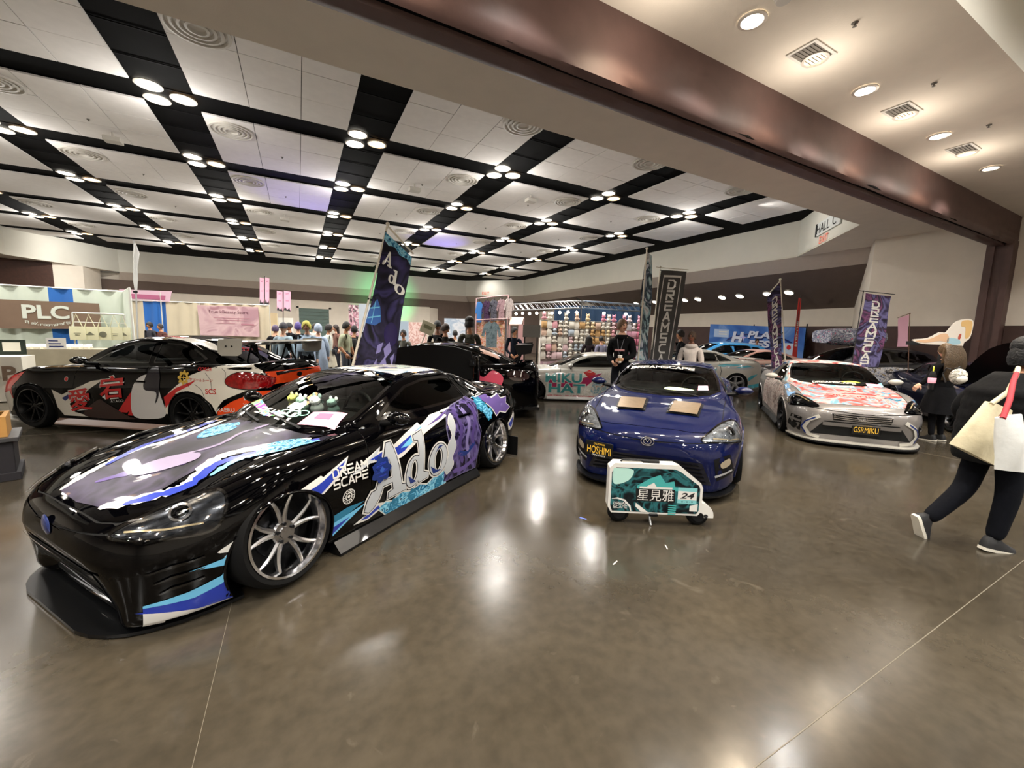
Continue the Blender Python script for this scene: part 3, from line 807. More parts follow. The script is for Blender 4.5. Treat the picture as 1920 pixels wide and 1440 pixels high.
def rosette(cx, cz, r, n=5, seed=1):
    """petal rings of a printed rose, as separate outlines (dark to light)"""
    rn = random.Random(seed); out = []
    for k, (rr, m) in enumerate(((1, 7), (.72, 6), (.46, 5), (.22, 4))):
        ring = []
        for i in range(m*4):
            a = 2*PI*i/(m*4)+k*.5; q = r*rr*(1+.14*math.cos(m*a)+.05*rn.uniform(-1, 1)); ring.append((cx+q*math.cos(a), cz+q*math.sin(a)))
        out.append(fillp(ring))
    return out

M_rubber = mat('tyre_rubber', '060606', .85, noise=.2, nscale=30, spec=.2)
M_gap = mat('panel_gap', '030303', .9)
M_well = mat('wheel_well', '050505', .9)
M_chrome = mat('polished_metal', 'd5d5d8', .12, 1.)
M_gun = mat('dark_alloy', '2a2b2e', .3, .8)
M_cabin = mat('cabin_dark', '121212', .7, noise=.3, nscale=12)
M_plastic = mat('black_plastic', '070708', .5, spec=.25)
M_gloss = mat('gloss_black', '040405', .08, coat=1)
M_carbon = mat('carbon_fibre', '08090b', .4, 0, coat=.35, spec=.2, noise=.5, nscale=140)
G_shield = glass('windshield_glass', (.62, .66, .64)); G_side = glass('side_glass', (.10, .11, .11)); G_clear = glass('clear_lens', (.93, .94, .95))
M_white = mat('vinyl_white', 'd2d0ca', .25, coat=.6)
M_pinkcard = mat('pink_card', 'f3a9bd', .7)

def make_wheel(style, r=.312, rr=.232, w=.225, rim=None, spoke=None, deep=.06):
    """wheel about local y, outer face +y; an Empty with tyre, rim and spokes"""
    root = empty('wheel'); rim = rim or M_chrome; spoke = spoke or rim
    h = w/2
    b = MB().lathe([(rr-.004, -h+.02), (rr+.012, -h), (r-.03, -h-.004), (r-.008, -h+.022), (r, -h+.055), (r, h-.055), (r-.008, h-.022), (r-.03, h+.004), (rr+.012, h), (rr-.004, h-.02)], 44, 'y')
    b.build('tire', M_rubber, root, smooth=50)
    b = MB().lathe([(rr+.006, h+.002), (rr-.008, h+.004), (rr-.016, h-.02), (rr-.028, h-.045), (rr-.035, -h+.03), (rr, -h)], 44, 'y')
    b.build('rim', rim, root, smooth=50)
    MB().lathe([(.145, h-.15), (.145, h-.125), (.05, h-.12)], 30, 'y').build('brake_disc', M_gun, root, smooth=40)
    MB().disc(rr-.03, (0, -h+.04, 0), 30, 'y').build('wheel_back', M_well, root)
    def arm(a, r0, r1, w0, w1, y0, y1, curve=0., th=.028):
        mb = MB(); rings = []
        for i in range(9):
            t = i/8; q = r0+(r1-r0)*t; aa = a+curve*t*t; y = y0+(y1-y0)*t**1.6; ww = (w0+(w1-w0)*t)/2; dth = th*(1-.35*t)
            c, s_ = math.cos(aa), math.sin(aa)
            P = lambda u, v: (c*q-s_*u, y+v, s_*q+c*u)
            rings.append([P(-ww, -dth), P(-ww*.8, 0), P(0, .006), P(ww*.8, 0), P(ww, -dth)])
        return mb.loft(rings, caps=True)
    yo = h-deep
    if style == 'twin':           # ten slim curved spokes in five pairs
        for k in range(5):
            for d in (-.15, .15):
                a = 2*PI*k/5+d+.3
                arm(a, .045, rr-.018, .042, .024, yo, h-.035, d*1.1).build('spoke', spoke, root, smooth=40)
    elif style == 'five':
        for k in range(5):
            arm(2*PI*k/5+.3, .04, rr-.015, .07, .10, yo+.02, h-.03, 0, .035).build('spoke', spoke, root, smooth=40)
    elif style == 'mesh':
        for k in range(9):
            arm(2*PI*k/9+.1, .04, rr-.018, .036, .03, yo+.015, h-.03, 0, .03).build('spoke', spoke, root, smooth=40)
    elif style == 'six':
        for k in range(6):
            arm(2*PI*k/6+.1, .04, rr-.018, .06, .045, yo+.015, h-.03, 0, .03).build('spoke', spoke, root, smooth=40)
    MB().lathe([(.075, yo-.05), (.075, yo-.004), (.066, yo+.006), (.036, yo+.006), (.034, yo+.016), (.001, yo+.018)], 24, 'y').build('hub', spoke, root, smooth=40)
    for k in range(5):
        a = 2*PI*k/5; MB().lathe([(.011, yo), (.011, yo+.018), (.001, yo+.02)], 8, 'y', (.053*math.sin(a), 0, .053*math.cos(a))).build('lug_nut', M_gun, root, smooth=40)
    return root
WHEELS = {}
def place_wheels(car, sp, xf, key, maker, camber=0., steer=0., track=None, w=.225, tuck=0.):
    tr = track or sp['track']
    for s_, y in ((sp['af'], 1), (sp['af'], -1), (sp['ar'], 1), (sp['ar'], -1)):
        if key not in WHEELS: WHEELS[key] = wh = maker()
        else: wh = copy_tree(WHEELS[key])
        wh.parent = car; wh.location = (xf-s_, y*tr, sp['wheel_z'])
        st = steer if s_ == sp['af'] else 0
        wh.rotation_euler = (R(camber), 0, st+(0 if y > 0 else PI))

def lamp_front(sh, car, sgn, poly, frame_c, frame_n, housing, drl=None, proj=True, name='headlight', rproj=.038, pc=(.02, 0)):
    """headlight laid on the front corner: housing patch, projector ring, clear cover"""
    n = Vector((frame_n[0], frame_n[1]*sgn, frame_n[2])).normalized(); u = Vector((0, 0, 1)).cross(n).normalized()*sgn; v = n.cross(u).normalized()*sgn
    if v.z < 0: v = -v
    O = Vector((sh.xf-frame_c[0], frame_c[1]*sgn, frame_c[2])); fr = (O-n*0, u, v, n)
    hd = sh.lay([blob(poly)], fr, name, housing, car, off=.003, grid=.04)
    if hd is None: return
    edge = smooth_loop(poly, 5); 
    sh.lay([band(edge+edge[:1], .014)], fr, 'lamp_edge', M_gloss, hd, off=.006, grid=.05)
    if proj:
        p, nn = sh.hit(fr, *pc)
        if p is not None:
            q = nn.to_track_quat('Y', 'Z').to_matrix().to_4x4(); q.translation = p
            b = MB(); b.T = q; b.lathe([(rproj+.012, 0), (rproj+.012, .012), (rproj, .014), (rproj-.004, .004)], 20, 'y'); b.build('projector_ring', M_chrome, hd, smooth=40)
            b = MB(); b.T = q; b.lathe([(rproj-.004, .003), (rproj*.7, .014), (rproj*.3, .019), (.001, .02)], 16, 'y'); b.build('projector_lens', M_gloss, hd, smooth=60)
    if drl: sh.lay([band(drl, .009)], fr, 'light_bar', mat('lamp_strip', 'c9b48a', .25, .3), hd, off=.008, grid=.04)
    sh.lay([blob(poly)], fr, 'lens_cover', G_clear, hd, off=.024, grid=.05)
    return hd

def seats(car, xf, s=(2.25,), zt=1.12, col=None):
    for y in (-.36, .36):
        b = MB().rbox(xf-s[0]-.10, xf-s[0]+.02, y-.23, y+.23, .80, zt-.16, .05); b.rbox(xf-s[0]-.10, xf-s[0]-.01, y-.12, y+.12, zt-.15, zt, .04)
        b.build('seat', col or M_cabin, car, smooth=50)
def steering(car, xf, s=1.86, y=.36, z=.93):
    b = MB(); ring = [(xf-s-.03*math.sin(2*PI*i/24), y+.17*math.cos(2*PI*i/24), z+.16*math.sin(2*PI*i/24)) for i in range(25)]
    b.tube(ring, .014, 8, caps=False); b.rbox(xf-s-.02, xf-s+.02, y-.15, y+.15, z-.02, z+.02, .01); b.build('steering_wheel', M_plastic, car, smooth=50)
def mirror(car, xf, s, y, z, m, sgn=1):
    b = MB(); rings = []
    for t in np.linspace(0, 1, 8):
        a = PI*t; k = math.sin(a)**.6*.98+.02; cy = y+.02+.22*t
        rings.append([(xf-s+.06*k*math.cos(q)*(1.2 if math.cos(q) > 0 else .7), sgn*cy, z+.055*k*math.sin(q)+.01) for q in np.linspace(0, 2*PI, 14, endpoint=False)])
    b.loft(rings, caps=True)
    o = b.build('mirror', m, car, smooth=60)
    MB().tube([(xf-s-.02, sgn*(y-.09), z-.06), (xf-s-.01, sgn*(y+.07), z-.035)], [.028, .022], 8).build('mirror_stalk', M_plastic, o, smooth=60)
    b = MB(); b.ball((xf-s-.038, sgn*(y+.13), z+.01), .008, .085, .04, 14, 8); b.build('mirror_glass', mat('mirror_glass', 'c8ccd0', .03, 1.), o, smooth=60)
def plate_on(car, loc, nrm, text, sub, w=.305, h=.155, bg='0c0c0c', fg='e3b53a', name='license_plate', script=None):
    n = Vector(nrm).normalized(); u = Vector((0, 0, 1)).cross(n).normalized(); v = n.cross(u); O = Vector(loc)
    mtx = Matrix(((u.x, v.x, n.x, O.x), (u.y, v.y, n.y, O.y), (u.z, v.z, n.z, O.z), (0, 0, 0, 1)))
    b = MB(); b.T = mtx; b.rbox(-w/2, w/2, -h/2, h/2, -.006, .004, .012); p = b.build(name, mat('plate_'+bg, bg, .35), car, smooth=40)
    b = MB(); text_on(b, text, O+n*.006-v*h*.32, u, v, w=w*.88, h=h*.5); 
    text_on(b, sub, O+n*.006+v*h*.27, u, v, w=w*.42, h=h*.13); b.build('plate_lettering', mat('plate_fg_'+fg, fg, .4), p, fix=False)
    if script:
        b = MB(); text_on(b, script, O+n*.008-v*h*.47, u, v, w=w*.5, h=h*.15, shear=.4); b.build('frame_script', M_white, p, fix=False)
    return p

def coupe(name, label, loc, heading, paint, spec=COUPE, hi=True, wheel='twin', rim=None, spoke=None, wr=.312, rr=.232, ww=.225, camber=0., steer=0., track=None, lights='clear',
          hood_angle=0., hood_m=None, cut_shield=True, front='frs', side_m=None, lower=0., extras=None, hood_gap=.005, roof_m=None):
    sp = spec; car = empty(name, (loc[0], loc[1], -lower), heading, label, 'car')
    sh = CarShell(sp, hi); xf = sh.xf; car_parts = {}
    g = .0045 if hi else .007
    gtop = lambda c: c[:, 2] > .9
    # wheel arches
    for a in (sp['af'], sp['ar']):
        fn = lambda c, a=a: np.hypot(c[:, 0]-(xf-a), c[:, 2]-sp['wheel_z'])-sp['arch_r']
        fl = lambda c: np.abs(c[:, 1]) > .42
        sh.cut(fn, fl); sh.assign(fn, 90, fl, (0,))
    sh.drop(90)
    # cabin deck under the glass
    gp = [(s_, y*.93) for s_, y in ((sp['gh']['s0']+.06, .2), (sp['gh']['s0']+.2, .52), (sp['gh']['s0']+.4, .68), (2.5, .72), (3.2, .68), (sp['gh']['s1']-.4, .55), (sp['gh']['s1']-.1, .35))]
    dk = sh.top(gp+[(s_, -y) for s_, y in gp[::-1]])
    up = lambda c: c[:, 2] > .62
    sh.panel(sh.top(sp['hood']), 2, up, g, (0,), 99)
    if 'trunk' in sp: sh.panel(sh.top(sp['trunk']), 3, up, g, (0,), 99)
    sh.assign(dk, 9, up, (0,))
    doors = sp.get('doors') or [sp['door']]
    for sg, pid in ((1, 20), (-1, 30)):
        for k, dp in enumerate(doors): sh.panel(sh.side(dp), pid+k, lambda c, sg=sg: c[:, 1]*sg > .5, g, (0,), 99)
    if hi:
        bump = lambda c: np.maximum((xf-c[:, 0])-.56-.25*(c[:, 2]-.3), c[:, 2]-sp.get('bump_z', .575)-.06*np.abs(c[:, 1]))
        sh.panel(bump, 6, lambda c: c[:, 0] > 1.2, g, (0,), 99)
    gl = lambda c: c[:, 2] > .85
    only = (1,)
    sh.panel(sh.top(sp['shield']), 10, lambda c: (c[:, 2] > .85) & (c[:, 0] > xf-2.35), 0, only)
    sh.panel(sh.top(sp['rearwin']), 11, lambda c: (c[:, 2] > .85) & (c[:, 0] < xf-2.6), 0, only)
    for sg in (1, -1):
        for k, pl in enumerate(sp['sidewin']):
            sh.panel(sh.side(pl), 12+k+(4 if sg < 0 else 0), lambda c, sg=sg: (c[:, 1]*sg > .3) & (c[:, 2] > .85), 0, only)
    body = sh.extract(0, 'body', paint, car); sh.extract(1, 'roof', roof_m or paint, car)
    hd = sh.extract(2, 'hood', hood_m or paint, car)
    for pid, nm in ((3, 'trunk_lid'), (20, 'door'), (21, 'door'), (30, 'door'), (31, 'door'), (6, 'front_bumper')): sh.extract(pid, nm, paint, car)
    sh.extract(9, 'cabin_deck', M_cabin, car); sh.extract(99, 'shut_lines', M_gap, car, -.006)
    # glazing with dark seals
    sh.extract(10, 'windshield', G_shield, car); sh.extract(11, 'rear_window', G_side, car)
    for pid in (12, 13, 14, 16, 17, 18): sh.extract(pid, 'side_window', G_side, car)
    ring = sp['shield']+sp['shield'][:1]
    sh.lay([band([(y, s_) for s_, y in ring], .035)], 'T', 'windshield_seal', M_gloss, car, .003, .1)
    for v in 'LR':
        for pl in sp['sidewin']: sh.lay([band(pl+pl[:1], .022)], v, 'window_seal', M_gloss, car, .003, .1)
    # wheel wells and fender lips
    for a in (sp['af'], sp['ar']):
        for sg in (1, -1):
            b = MB(); rr_ = sp['arch_r']+.012
            arc = [(xf-a+rr_*math.cos(t), sp['wheel_z']+rr_*math.sin(t)) for t in np.linspace(-.5, PI+.5, 22)]
            b.loft([[(x, sg*.40, z) for x, z in arc], [(x, sg*.80, z) for x, z in arc]], closed=False); b.add([(x, sg*.40, z) for x, z in arc], [tuple(range(22))])
            b.build('wheel_well', M_well, car, smooth=60, fix=False)
            lip = []
            for t in np.linspace(-.35, PI+.35, 30):
                p, _ = sh.hit('L' if sg > 0 else 'R', sp['af']*0+(a-sp['arch_r']*math.cos(t)), sp['wheel_z']+(sp['arch_r']+.004)*math.sin(t))
                if p is not None and abs(p.y) > .5: lip.append((xf-a+sp['arch_r']*math.cos(t), p.y, sp['wheel_z']+sp['arch_r']*math.sin(t)))
            if len(lip) > 4: MB().tube(lip, .011, 6).build('fender_lip', paint, car, smooth=60)
    key = (wheel, wr, rr, ww, (rim.name if rim else ''), (spoke.name if spoke else ''))
    sp2 = dict(sp); sp2['wheel_z'] = wr+lower
    place_wheels(car, sp2, xf, key, lambda: make_wheel(wheel, wr, rr, ww, rim, spoke), camber, steer, track)
    # interior
    if hi:
        MB().rbox(xf-1.95, xf-1.55, -.62, .62, .84, .925, .05).build('dashboard', M_cabin, car, smooth=50)
        seats(car, xf, zt=sp.get('seat_z', 1.10)); steering(car, xf)
    for sg in (1, -1): mirror(car, xf, sp.get('mir', (1.74, .80, .945))[0], sp.get('mir', (1.74, .80, .945))[1], sp.get('mir', (1.74, .80, .945))[2], side_m or paint, sg)
    for sg, v in ((1, 'L'), (-1, 'R')):
        p, n = sh.hit(v, 2.78, .80)
        MB().rbox(p.x-.1, p.x+.1, p.y-.012, p.y+.02 if sg > 0 else p.y+.012, .785, .81, .008).build('door_handle', paint, car, smooth=40) if p is not None else None
    return car, sh

def zshift(tab, kz, ks, dz=0.):
    return {k*ks: v*kz+dz for k, v in tab.items()} if isinstance(tab, dict) else tab
_k = 4.595/4.24
SEDAN = dict(L=4.595, af=.93, ar=3.58, track=.785,
    w={k*_k: v*1.012 for k, v in COUPE['w'].items()},
    rails=[(y, zshift(z, 1.125 if i < 5 else 1.1, _k)) for i, (y, z) in enumerate(COUPE['rails'])],
    gh=dict(s0=1.30, s1=4.17,
        zc={1.30: .97, 1.6: 1.11, 1.9: 1.255, 2.2: 1.375, 2.45: 1.425, 2.8: 1.44, 3.1: 1.43, 3.4: 1.385, 3.7: 1.285, 4.0: 1.15, 4.17: 1.07},
        ze={1.30: .96, 1.5: 1.0, 1.65: 1.06, 1.95: 1.20, 2.3: 1.335, 2.6: 1.38, 3.0: 1.375, 3.3: 1.34, 3.6: 1.235, 3.9: 1.115, 4.17: 1.05},
        zb={1.30: .93, 2.5: .97, 4.17: 1.0},
        wr={1.30: .22, 1.4: .45, 1.5: .58, 1.66: .665, 1.95: .645, 2.35: .59, 3.0: .575, 3.5: .54, 3.9: .50, 4.17: .42},
        wb={1.30: .28, 1.4: .5, 1.5: .64, 1.68: .735, 1.95: .78, 3.0: .795, 3.5: .77, 3.9: .68, 4.17: .52}),
    hood=[(s_*1.06, y*1.01) for s_, y in COUPE['hood']],
    doors=[[(1.70, .98), (1.66, .62), (1.72, .30), (2.80, .30), (2.86, .6), (2.86, 1.02), (2.3, 1.0)], [(2.88, 1.02), (2.88, .6), (2.82, .30), (3.12, .32), (3.36, .62), (3.62, .80), (3.68, 1.04)]],
    shield=[(1.36, 0), (1.41, .32), (1.53, .52), (1.69, .65), (1.97, .62), (2.30, .55), (2.25, .3), (2.23, 0), (2.25, -.3), (2.30, -.55), (1.97, -.62), (1.69, -.65), (1.53, -.52), (1.41, -.32)],
    rearwin=[(3.36, 0), (3.40, .46), (3.7, .47), (3.98, .42), (4.03, .2), (4.05, 0), (4.03, -.2), (3.98, -.42), (3.7, -.47), (3.40, -.46)],
    sidewin=[[(1.86, 1.03), (2.1, 1.16), (2.36, 1.28), (2.56, 1.325), (2.80, 1.33), (2.83, 1.055)], [(2.92, 1.06), (2.90, 1.33), (3.2, 1.315), (3.42, 1.25), (3.64, 1.12), (3.60, 1.085)]],
    trunk=[(4.02, -.52), (4.42, -.58), (4.48, 0), (4.42, .58), (4.02, .52), (4.08, 0)],
    wheel_r=.33, arch_r=.365, wheel_z=.33, seat_z=1.2, mir=(1.92, .82, 1.06), bump_z=.65)

# ================================================================== the parked cars
H1 = R(215.6)
P_black = mat('paint_black', '020203', .4, coat=.62, spec=.0)
P_blue = mat('paint_blue', '020d3a', .4, .0, coat=.9, spec=.1)
P_white = mat('paint_white', 'b9b6ac', .35, coat=.7)
V = lambda n, c='808080', r=.22: mat('vinyl_'+n, c, r, coat=.4, spec=.25)
V_blue, V_navy, V_cyan, V_teal, V_purple, V_lav, V_grey, V_dgrey = (V('blue', '26389a'), V('navy', '1d2f6c'), V('cyan', '69b3d9'), V('teal', '2a6f8e'), V('purple', '5b4a86'),
    V('lavender', '8f84a0'), V('silver', 'aeb2b6'), V('dark_grey', '26242b'))
V_rose = swirl('vinyl_blue_rose', ['123a5c', '2f7fa6', '8fd0e6', '0d2a44'], 14, .25, .6, 2.5)
V_violet = swirl('vinyl_violet', ['110e1b', '2b2347', '5d5284', '1a1630', '0d0b16'], 3.2, .25, .6, 2)
V_hoodp = swirl('vinyl_hood_dark', ['08070c', '1c1924', '3d364c', '120f18'], 2.2, .35, .4, 1.5)
def grow(poly, d):
    """offset a 2D outline outward by d"""
    P = [np.array(p, float) for p in poly]; n = len(P); ar = sum(P[i][0]*P[(i+1) % n][1]-P[(i+1) % n][0]*P[i][1] for i in range(n)); sg = 1 if ar > 0 else -1; out = []
    for i in range(n):
        a = P[i]-P[i-1]; b = P[(i+1) % n]-P[i]; a /= max(np.linalg.norm(a), 1e-9); b /= max(np.linalg.norm(b), 1e-9)
        m = np.array((a[1]+b[1], -a[0]-b[0])); m = m/max(np.linalg.norm(m), .4); out.append(tuple(P[i]+m*d*sg))
    return out
def oval(cx, cy, rx, ry, n=28): return [(cx+rx*math.cos(2*PI*i/n), cy+ry*math.sin(2*PI*i/n)) for i in range(n)]
def splitter(car, sh, sp, z, proj, m, s_end=.55, th=.018, name='front_splitter', side=.03):
    xf = sh.xf; w = pchip(sp['w']); nk = sp.get('nose_k', 1.); pts = []
    for s_ in (0, .02, .06, .12, .2, .32, .45, s_end):
        x = xf-(sp['af']-(sp['af']-s_)*nk); pts.append((x+proj*max(0, 1-s_/s_end)**.5, float(w(s_))*.95+side))
    out = [(x, y) for x, y in pts[::-1]]+[(x, -y) for x, y in pts]
    out += [(xf-s_end-.1, -.5), (xf-s_end-.1, .5)]
    return MB().prism(out, z, z+th, 'xy').build(name, m, car)
def skirts(car, sh, sp, z0, m, out=.05, th=.02, name='side_skirt'):
    xf = sh.xf
    for sg in (1, -1):
        rings = []
        for s_ in np.linspace(sp['af']+sp['arch_r']+.02, sp['ar']-sp['arch_r']-.02, 12):
            y = float(pchip(sp['w'])(s_))*.95; x = xf-s_; o = out*(1.25-.5*(s_-sp['af'])/(sp['ar']-sp['af']))
            rings.append([(x, sg*(y-.06), z0+.09), (x, sg*(y+.005), z0+.085), (x, sg*(y+o), z0+.018), (x, sg*(y+o), z0), (x, sg*(y-.06), z0)])
        MB().loft(rings, caps=True).build(name, m, car, smooth=30)
HL = [(-.20, -.045), (-.12, -.075), (.06, -.085), (.20, -.06), (.235, .04), (.20, .105), (.08, .085), (-.08, .02)]

# ---- black wrapped coupe in the foreground
ADO = variant(COUPE, nose_k=.9, arch_r=.335, chin=.12)
ado, ash = coupe('show_car', 'glossy black low coupe with blue, white and purple wrap graphics and big Ado lettering', (.444, 4.137), H1, P_black, spec=ADO, camber=7, lower=.07,
                 wheel='twin', wr=.315, rr=.25, ww=.24, rim=M_chrome, spoke=mat('brushed_spoke', 'b4b4b6', .22, 1.), track=.77, steer=R(2))
def dec(sh, car, parts, view, name, m, off=.003, grid=.07): return sh.lay(parts, view, name, m, car, off, grid)
a = ash; c = ado
# flank streaks
S1 = [(.86, .60), (.98, .645), (1.08, .67), (1.10, .655), (1.32, .74), (1.27, .68), (1.22, .64), (1.05, .55)]
dec(a, c, [fillp(grow(S1, .012))], 'L', 'vinyl_streak', M_white, .0025); dec(a, c, [fillp([(.98, .61), (1.1, .645), (1.30, .725), (1.22, .65), (1.06, .56)])], 'L', 'vinyl_streak', V_blue, .004)
S2 = [(1.42, .66), (1.62, .735), (1.60, .70), (1.78, .715), (1.92, .77), (2.10, .83), (2.12, .80), (2.30, .86), (2.45, .87), (2.62, .90), (2.52, .845), (2.34, .80), (2.16, .75), (2.0, .68), (1.85, .62), (1.7, .60), (1.66, .64)]
dec(a, c, [fillp(grow(S2, .012))], 'L', 'vinyl_streak', M_white, .0025)
dec(a, c, [fillp([(1.50, .67), (1.64, .70), (1.80, .70), (1.95, .75), (2.12, .80), (2.05, .735), (1.88, .65), (1.72, .62)])], 'L', 'vinyl_streak', V_blue, .004)
dec(a, c, [fillp([(1.84, .68), (2.0, .755), (2.14, .81), (2.1, .76), (1.95, .68)])], 'L', 'vinyl_streak', V_cyan, .005); dec(a, c, [fillp([(2.2, .79), (2.44, .855), (2.58, .885), (2.4, .82)])], 'L', 'vinyl_streak', V_purple, .005)
dec(a, c, [fillp([(1.30, .60), (1.5, .68), (1.63, .745), (1.55, .66), (1.42, .62)])], 'L', 'vinyl_streak', V_grey, .004)
# big lettering
A_o = [(1.455, .285), (1.475, .36), (1.515, .415), (1.56, .42), (1.60, .53), (1.66, .70), (1.685, .755), (1.735, .755), (1.80, .55), (1.85, .375), (1.905, .36), (1.905, .31), (1.70, .305), (1.70, .352), (1.752, .365), (1.738, .43), (1.632, .43), (1.60, .35), (1.55, .285), (1.50, .262)]
A_h = [(1.648, .475), (1.728, .475), (1.695, .63)]
d_o = smooth_loop([(1.90, .44), (1.93, .535), (2.0, .575), (2.055, .56)], 4, False)+[(2.05, .70), (2.0, .715), (2.0, .75), (2.115, .775), (2.125, .40), (2.20, .37), (2.195, .33), (2.07, .315), (2.06, .34)]+smooth_loop([(2.03, .318), (1.96, .31), (1.91, .36), (1.90, .44)], 4, False)[:-1]
d_h = oval(1.998, .445, .04, .095, 16); o_o = oval(2.335, .455, .132, .15); o_h = oval(2.335, .455, .055, .11, 18)
for nm, o_, h_ in (('A', A_o, A_h), ('d', d_o, d_h), ('o', o_o, o_h)):
    dec(a, c, [fillp(grow(o_, .022), grow(h_, -.014))], 'L', 'letter_outline', M_white, .0065); dec(a, c, [fillp(grow(o_, .008), h_)], 'L', 'letter_edge', V_dgrey, .008)
    dec(a, c, [fillp(o_, grow(h_, .006))], 'L', 'letter', V_grey, .0095)
dec(a, c, [fillp([(1.92, .42), (1.96, .34), (2.03, .34), (1.98, .38)]), fillp([(2.22, .42), (2.27, .335), (2.40, .34), (2.30, .37)]), fillp([(2.27, .52), (2.33, .59), (2.40, .58), (2.33, .565)])], 'L', 'letter_shine', V_navy, .011)
for k, m in zip(rosette(1.60, .575, .095, seed=4), (V_navy, V_blue, V_navy, V('midblue', '3557a8'))): dec(a, c, [k], 'L', 'rose_print', m, .012+.001*len(m.name))
dec(a, c, [mark('DREAM', 1.175, .635, .056, .2, -.02), mark('SCAPE', 1.175, .56, .056, .2, -.02)], 'L', 'wordmark', M_white, .006)
dec(a, c, [fillp(oval(1.30, .465, .055, .055), oval(1.30, .465, .048, .048)), fillp(oval(1.30, .465, .030, .030), oval(1.30, .465, .022, .022)), fillp(oval(1.30, .465, .012, .012))]+
    [fillp(oval(1.30+.039*math.cos(t), .465+.039*math.sin(t), .005, .005, 8)) for t in np.linspace(0, 2*PI, 14, endpoint=False)], 'L', 'round_badge', M_white, .006)
# lower shards and roses
dec(a, c, [fillp([(1.165, .365), (1.30, .385), (1.45, .375), (1.17, .29)])], 'L', 'vinyl_shard', V_teal, .003); dec(a, c, [fillp([(1.165, .31), (1.47, .355), (1.18, .215)])], 'L', 'vinyl_shard', V_cyan, .004)
dec(a, c, [fillp([(1.165, .28), (1.32, .305), (1.175, .23)])], 'L', 'vinyl_shard', V_blue, .005)
dec(a, c, [fillp([(1.36, .215), (1.47, .25), (1.45, .23), (1.60, .30), (1.66, .285), (1.6, .24), (1.72, .26), (1.5, .2)])], 'L', 'vinyl_shard', M_white, .004); dec(a, c, [fillp([(1.43, .225), (1.6, .28), (1.62, .255), (1.5, .215)])], 'L', 'vinyl_shard', V_blue, .006)
LR = [(1.60, .25), (1.68, .275), (1.76, .255), (1.86, .295), (1.97, .265), (2.1, .285), (2.2, .25), (2.32, .30), (2.47, .31), (2.5, .17), (1.70, .165)]
dec(a, c, [fillp(grow(LR, .012))], 'L', 'vinyl_roses', M_white, .0025); dec(a, c, [fillp(LR)], 'L', 'vinyl_roses', V_rose, .0045)
for x, z, r in ((1.78, .225, .05), (2.0, .23, .05), (2.38, .225, .055)):
    for k, m in zip(rosette(x, z, r, seed=int(x*10)), (V_teal, V_cyan, V_teal, V_navy)): dec(a, c, [k], 'L', 'rose_print', m, .007)
# violet rear quarter, silver flames, roses and shards behind it
QP = [(2.46, .19), (2.44, .40), (2.50, .58), (2.47, .72), (2.52, .86), (2.66, .905), (2.84, .93), (2.98, .955), (3.04, .90), (3.0, .70), (3.06, .58), (3.04, .40), (3.02, .18)]
dec(a, c, [fillp(grow(QP, .010))], 'L', 'vinyl_quarter', V('outline_grey', '6a6680'), .0025); dec(a, c, [fillp(QP)], 'L', 'vinyl_quarter', V_violet, .0045)
for q, m in (([(2.62, .88), (2.70, .70), (2.68, .50), (2.76, .30)], V('violet_mid', '4a3b72')), ([(2.74, .90), (2.84, .72), (2.80, .52), (2.88, .32)], V('violet_light', '746a9a')), ([(2.88, .93), (2.96, .76), (2.90, .56), (2.98, .36)], V('violet_mid')), ([(2.66, .44), (2.80, .40), (2.96, .48)], V_navy), ([(2.60, .26), (2.78, .24), (3.0, .30)], V_purple)):
    dec(a, c, [band(smooth_loop(q, 5, False), [.006]+[.05]*(len(smooth_loop(q, 5, False))-2)+[.006])], 'L', 'vinyl_lock', m, .006)
FLM = [(2.44, .36), (2.50, .45), (2.47, .55), (2.54, .64), (2.50, .76), (2.57, .84), (2.60, .72), (2.57, .62), (2.61, .52), (2.56, .42), (2.59, .33), (2.5, .26)]
dec(a, c, [fillp(grow(smooth_loop(FLM, 3), .008))], 'L', 'vinyl_flame', M_white, .0065); dec(a, c, [fillp(smooth_loop(FLM, 3))], 'L', 'vinyl_flame', V_grey, .008)
for x, z, r, sd in ((3.10, .86, .075, 2), (3.22, .745, .07, 5), (3.16, .80, .06, 9)):
    for k, m in zip(rosette(x, z, r, seed=sd), (V_teal, V_cyan, V_teal, V_cyan)): dec(a, c, [k], 'L', 'rose_print', m, .006+.002*sd/9)
SH = [(3.12, .93), (3.3, .945), (3.34, .90), (3.52, .925), (3.54, .87), (3.72, .87), (3.66, .80), (3.78, .74), (3.62, .70), (3.46, .74), (3.38, .70), (3.30, .80)]
dec(a, c, [fillp(grow(SH, .014))], 'L', 'vinyl_shard', M_white, .0025); dec(a, c, [fillp(SH)], 'L', 'vinyl_shard', V_purple, .0045)
dec(a, c, [fillp([(3.7, .55), (3.92, .66), (4.0, .60), (3.9, .45), (3.76, .44)])], 'L', 'vinyl_shard', M_white, .003); dec(a, c, [fillp([(3.72, .53), (3.88, .60), (3.92, .54), (3.84, .46)])], 'L', 'vinyl_shard', V_blue, .005)
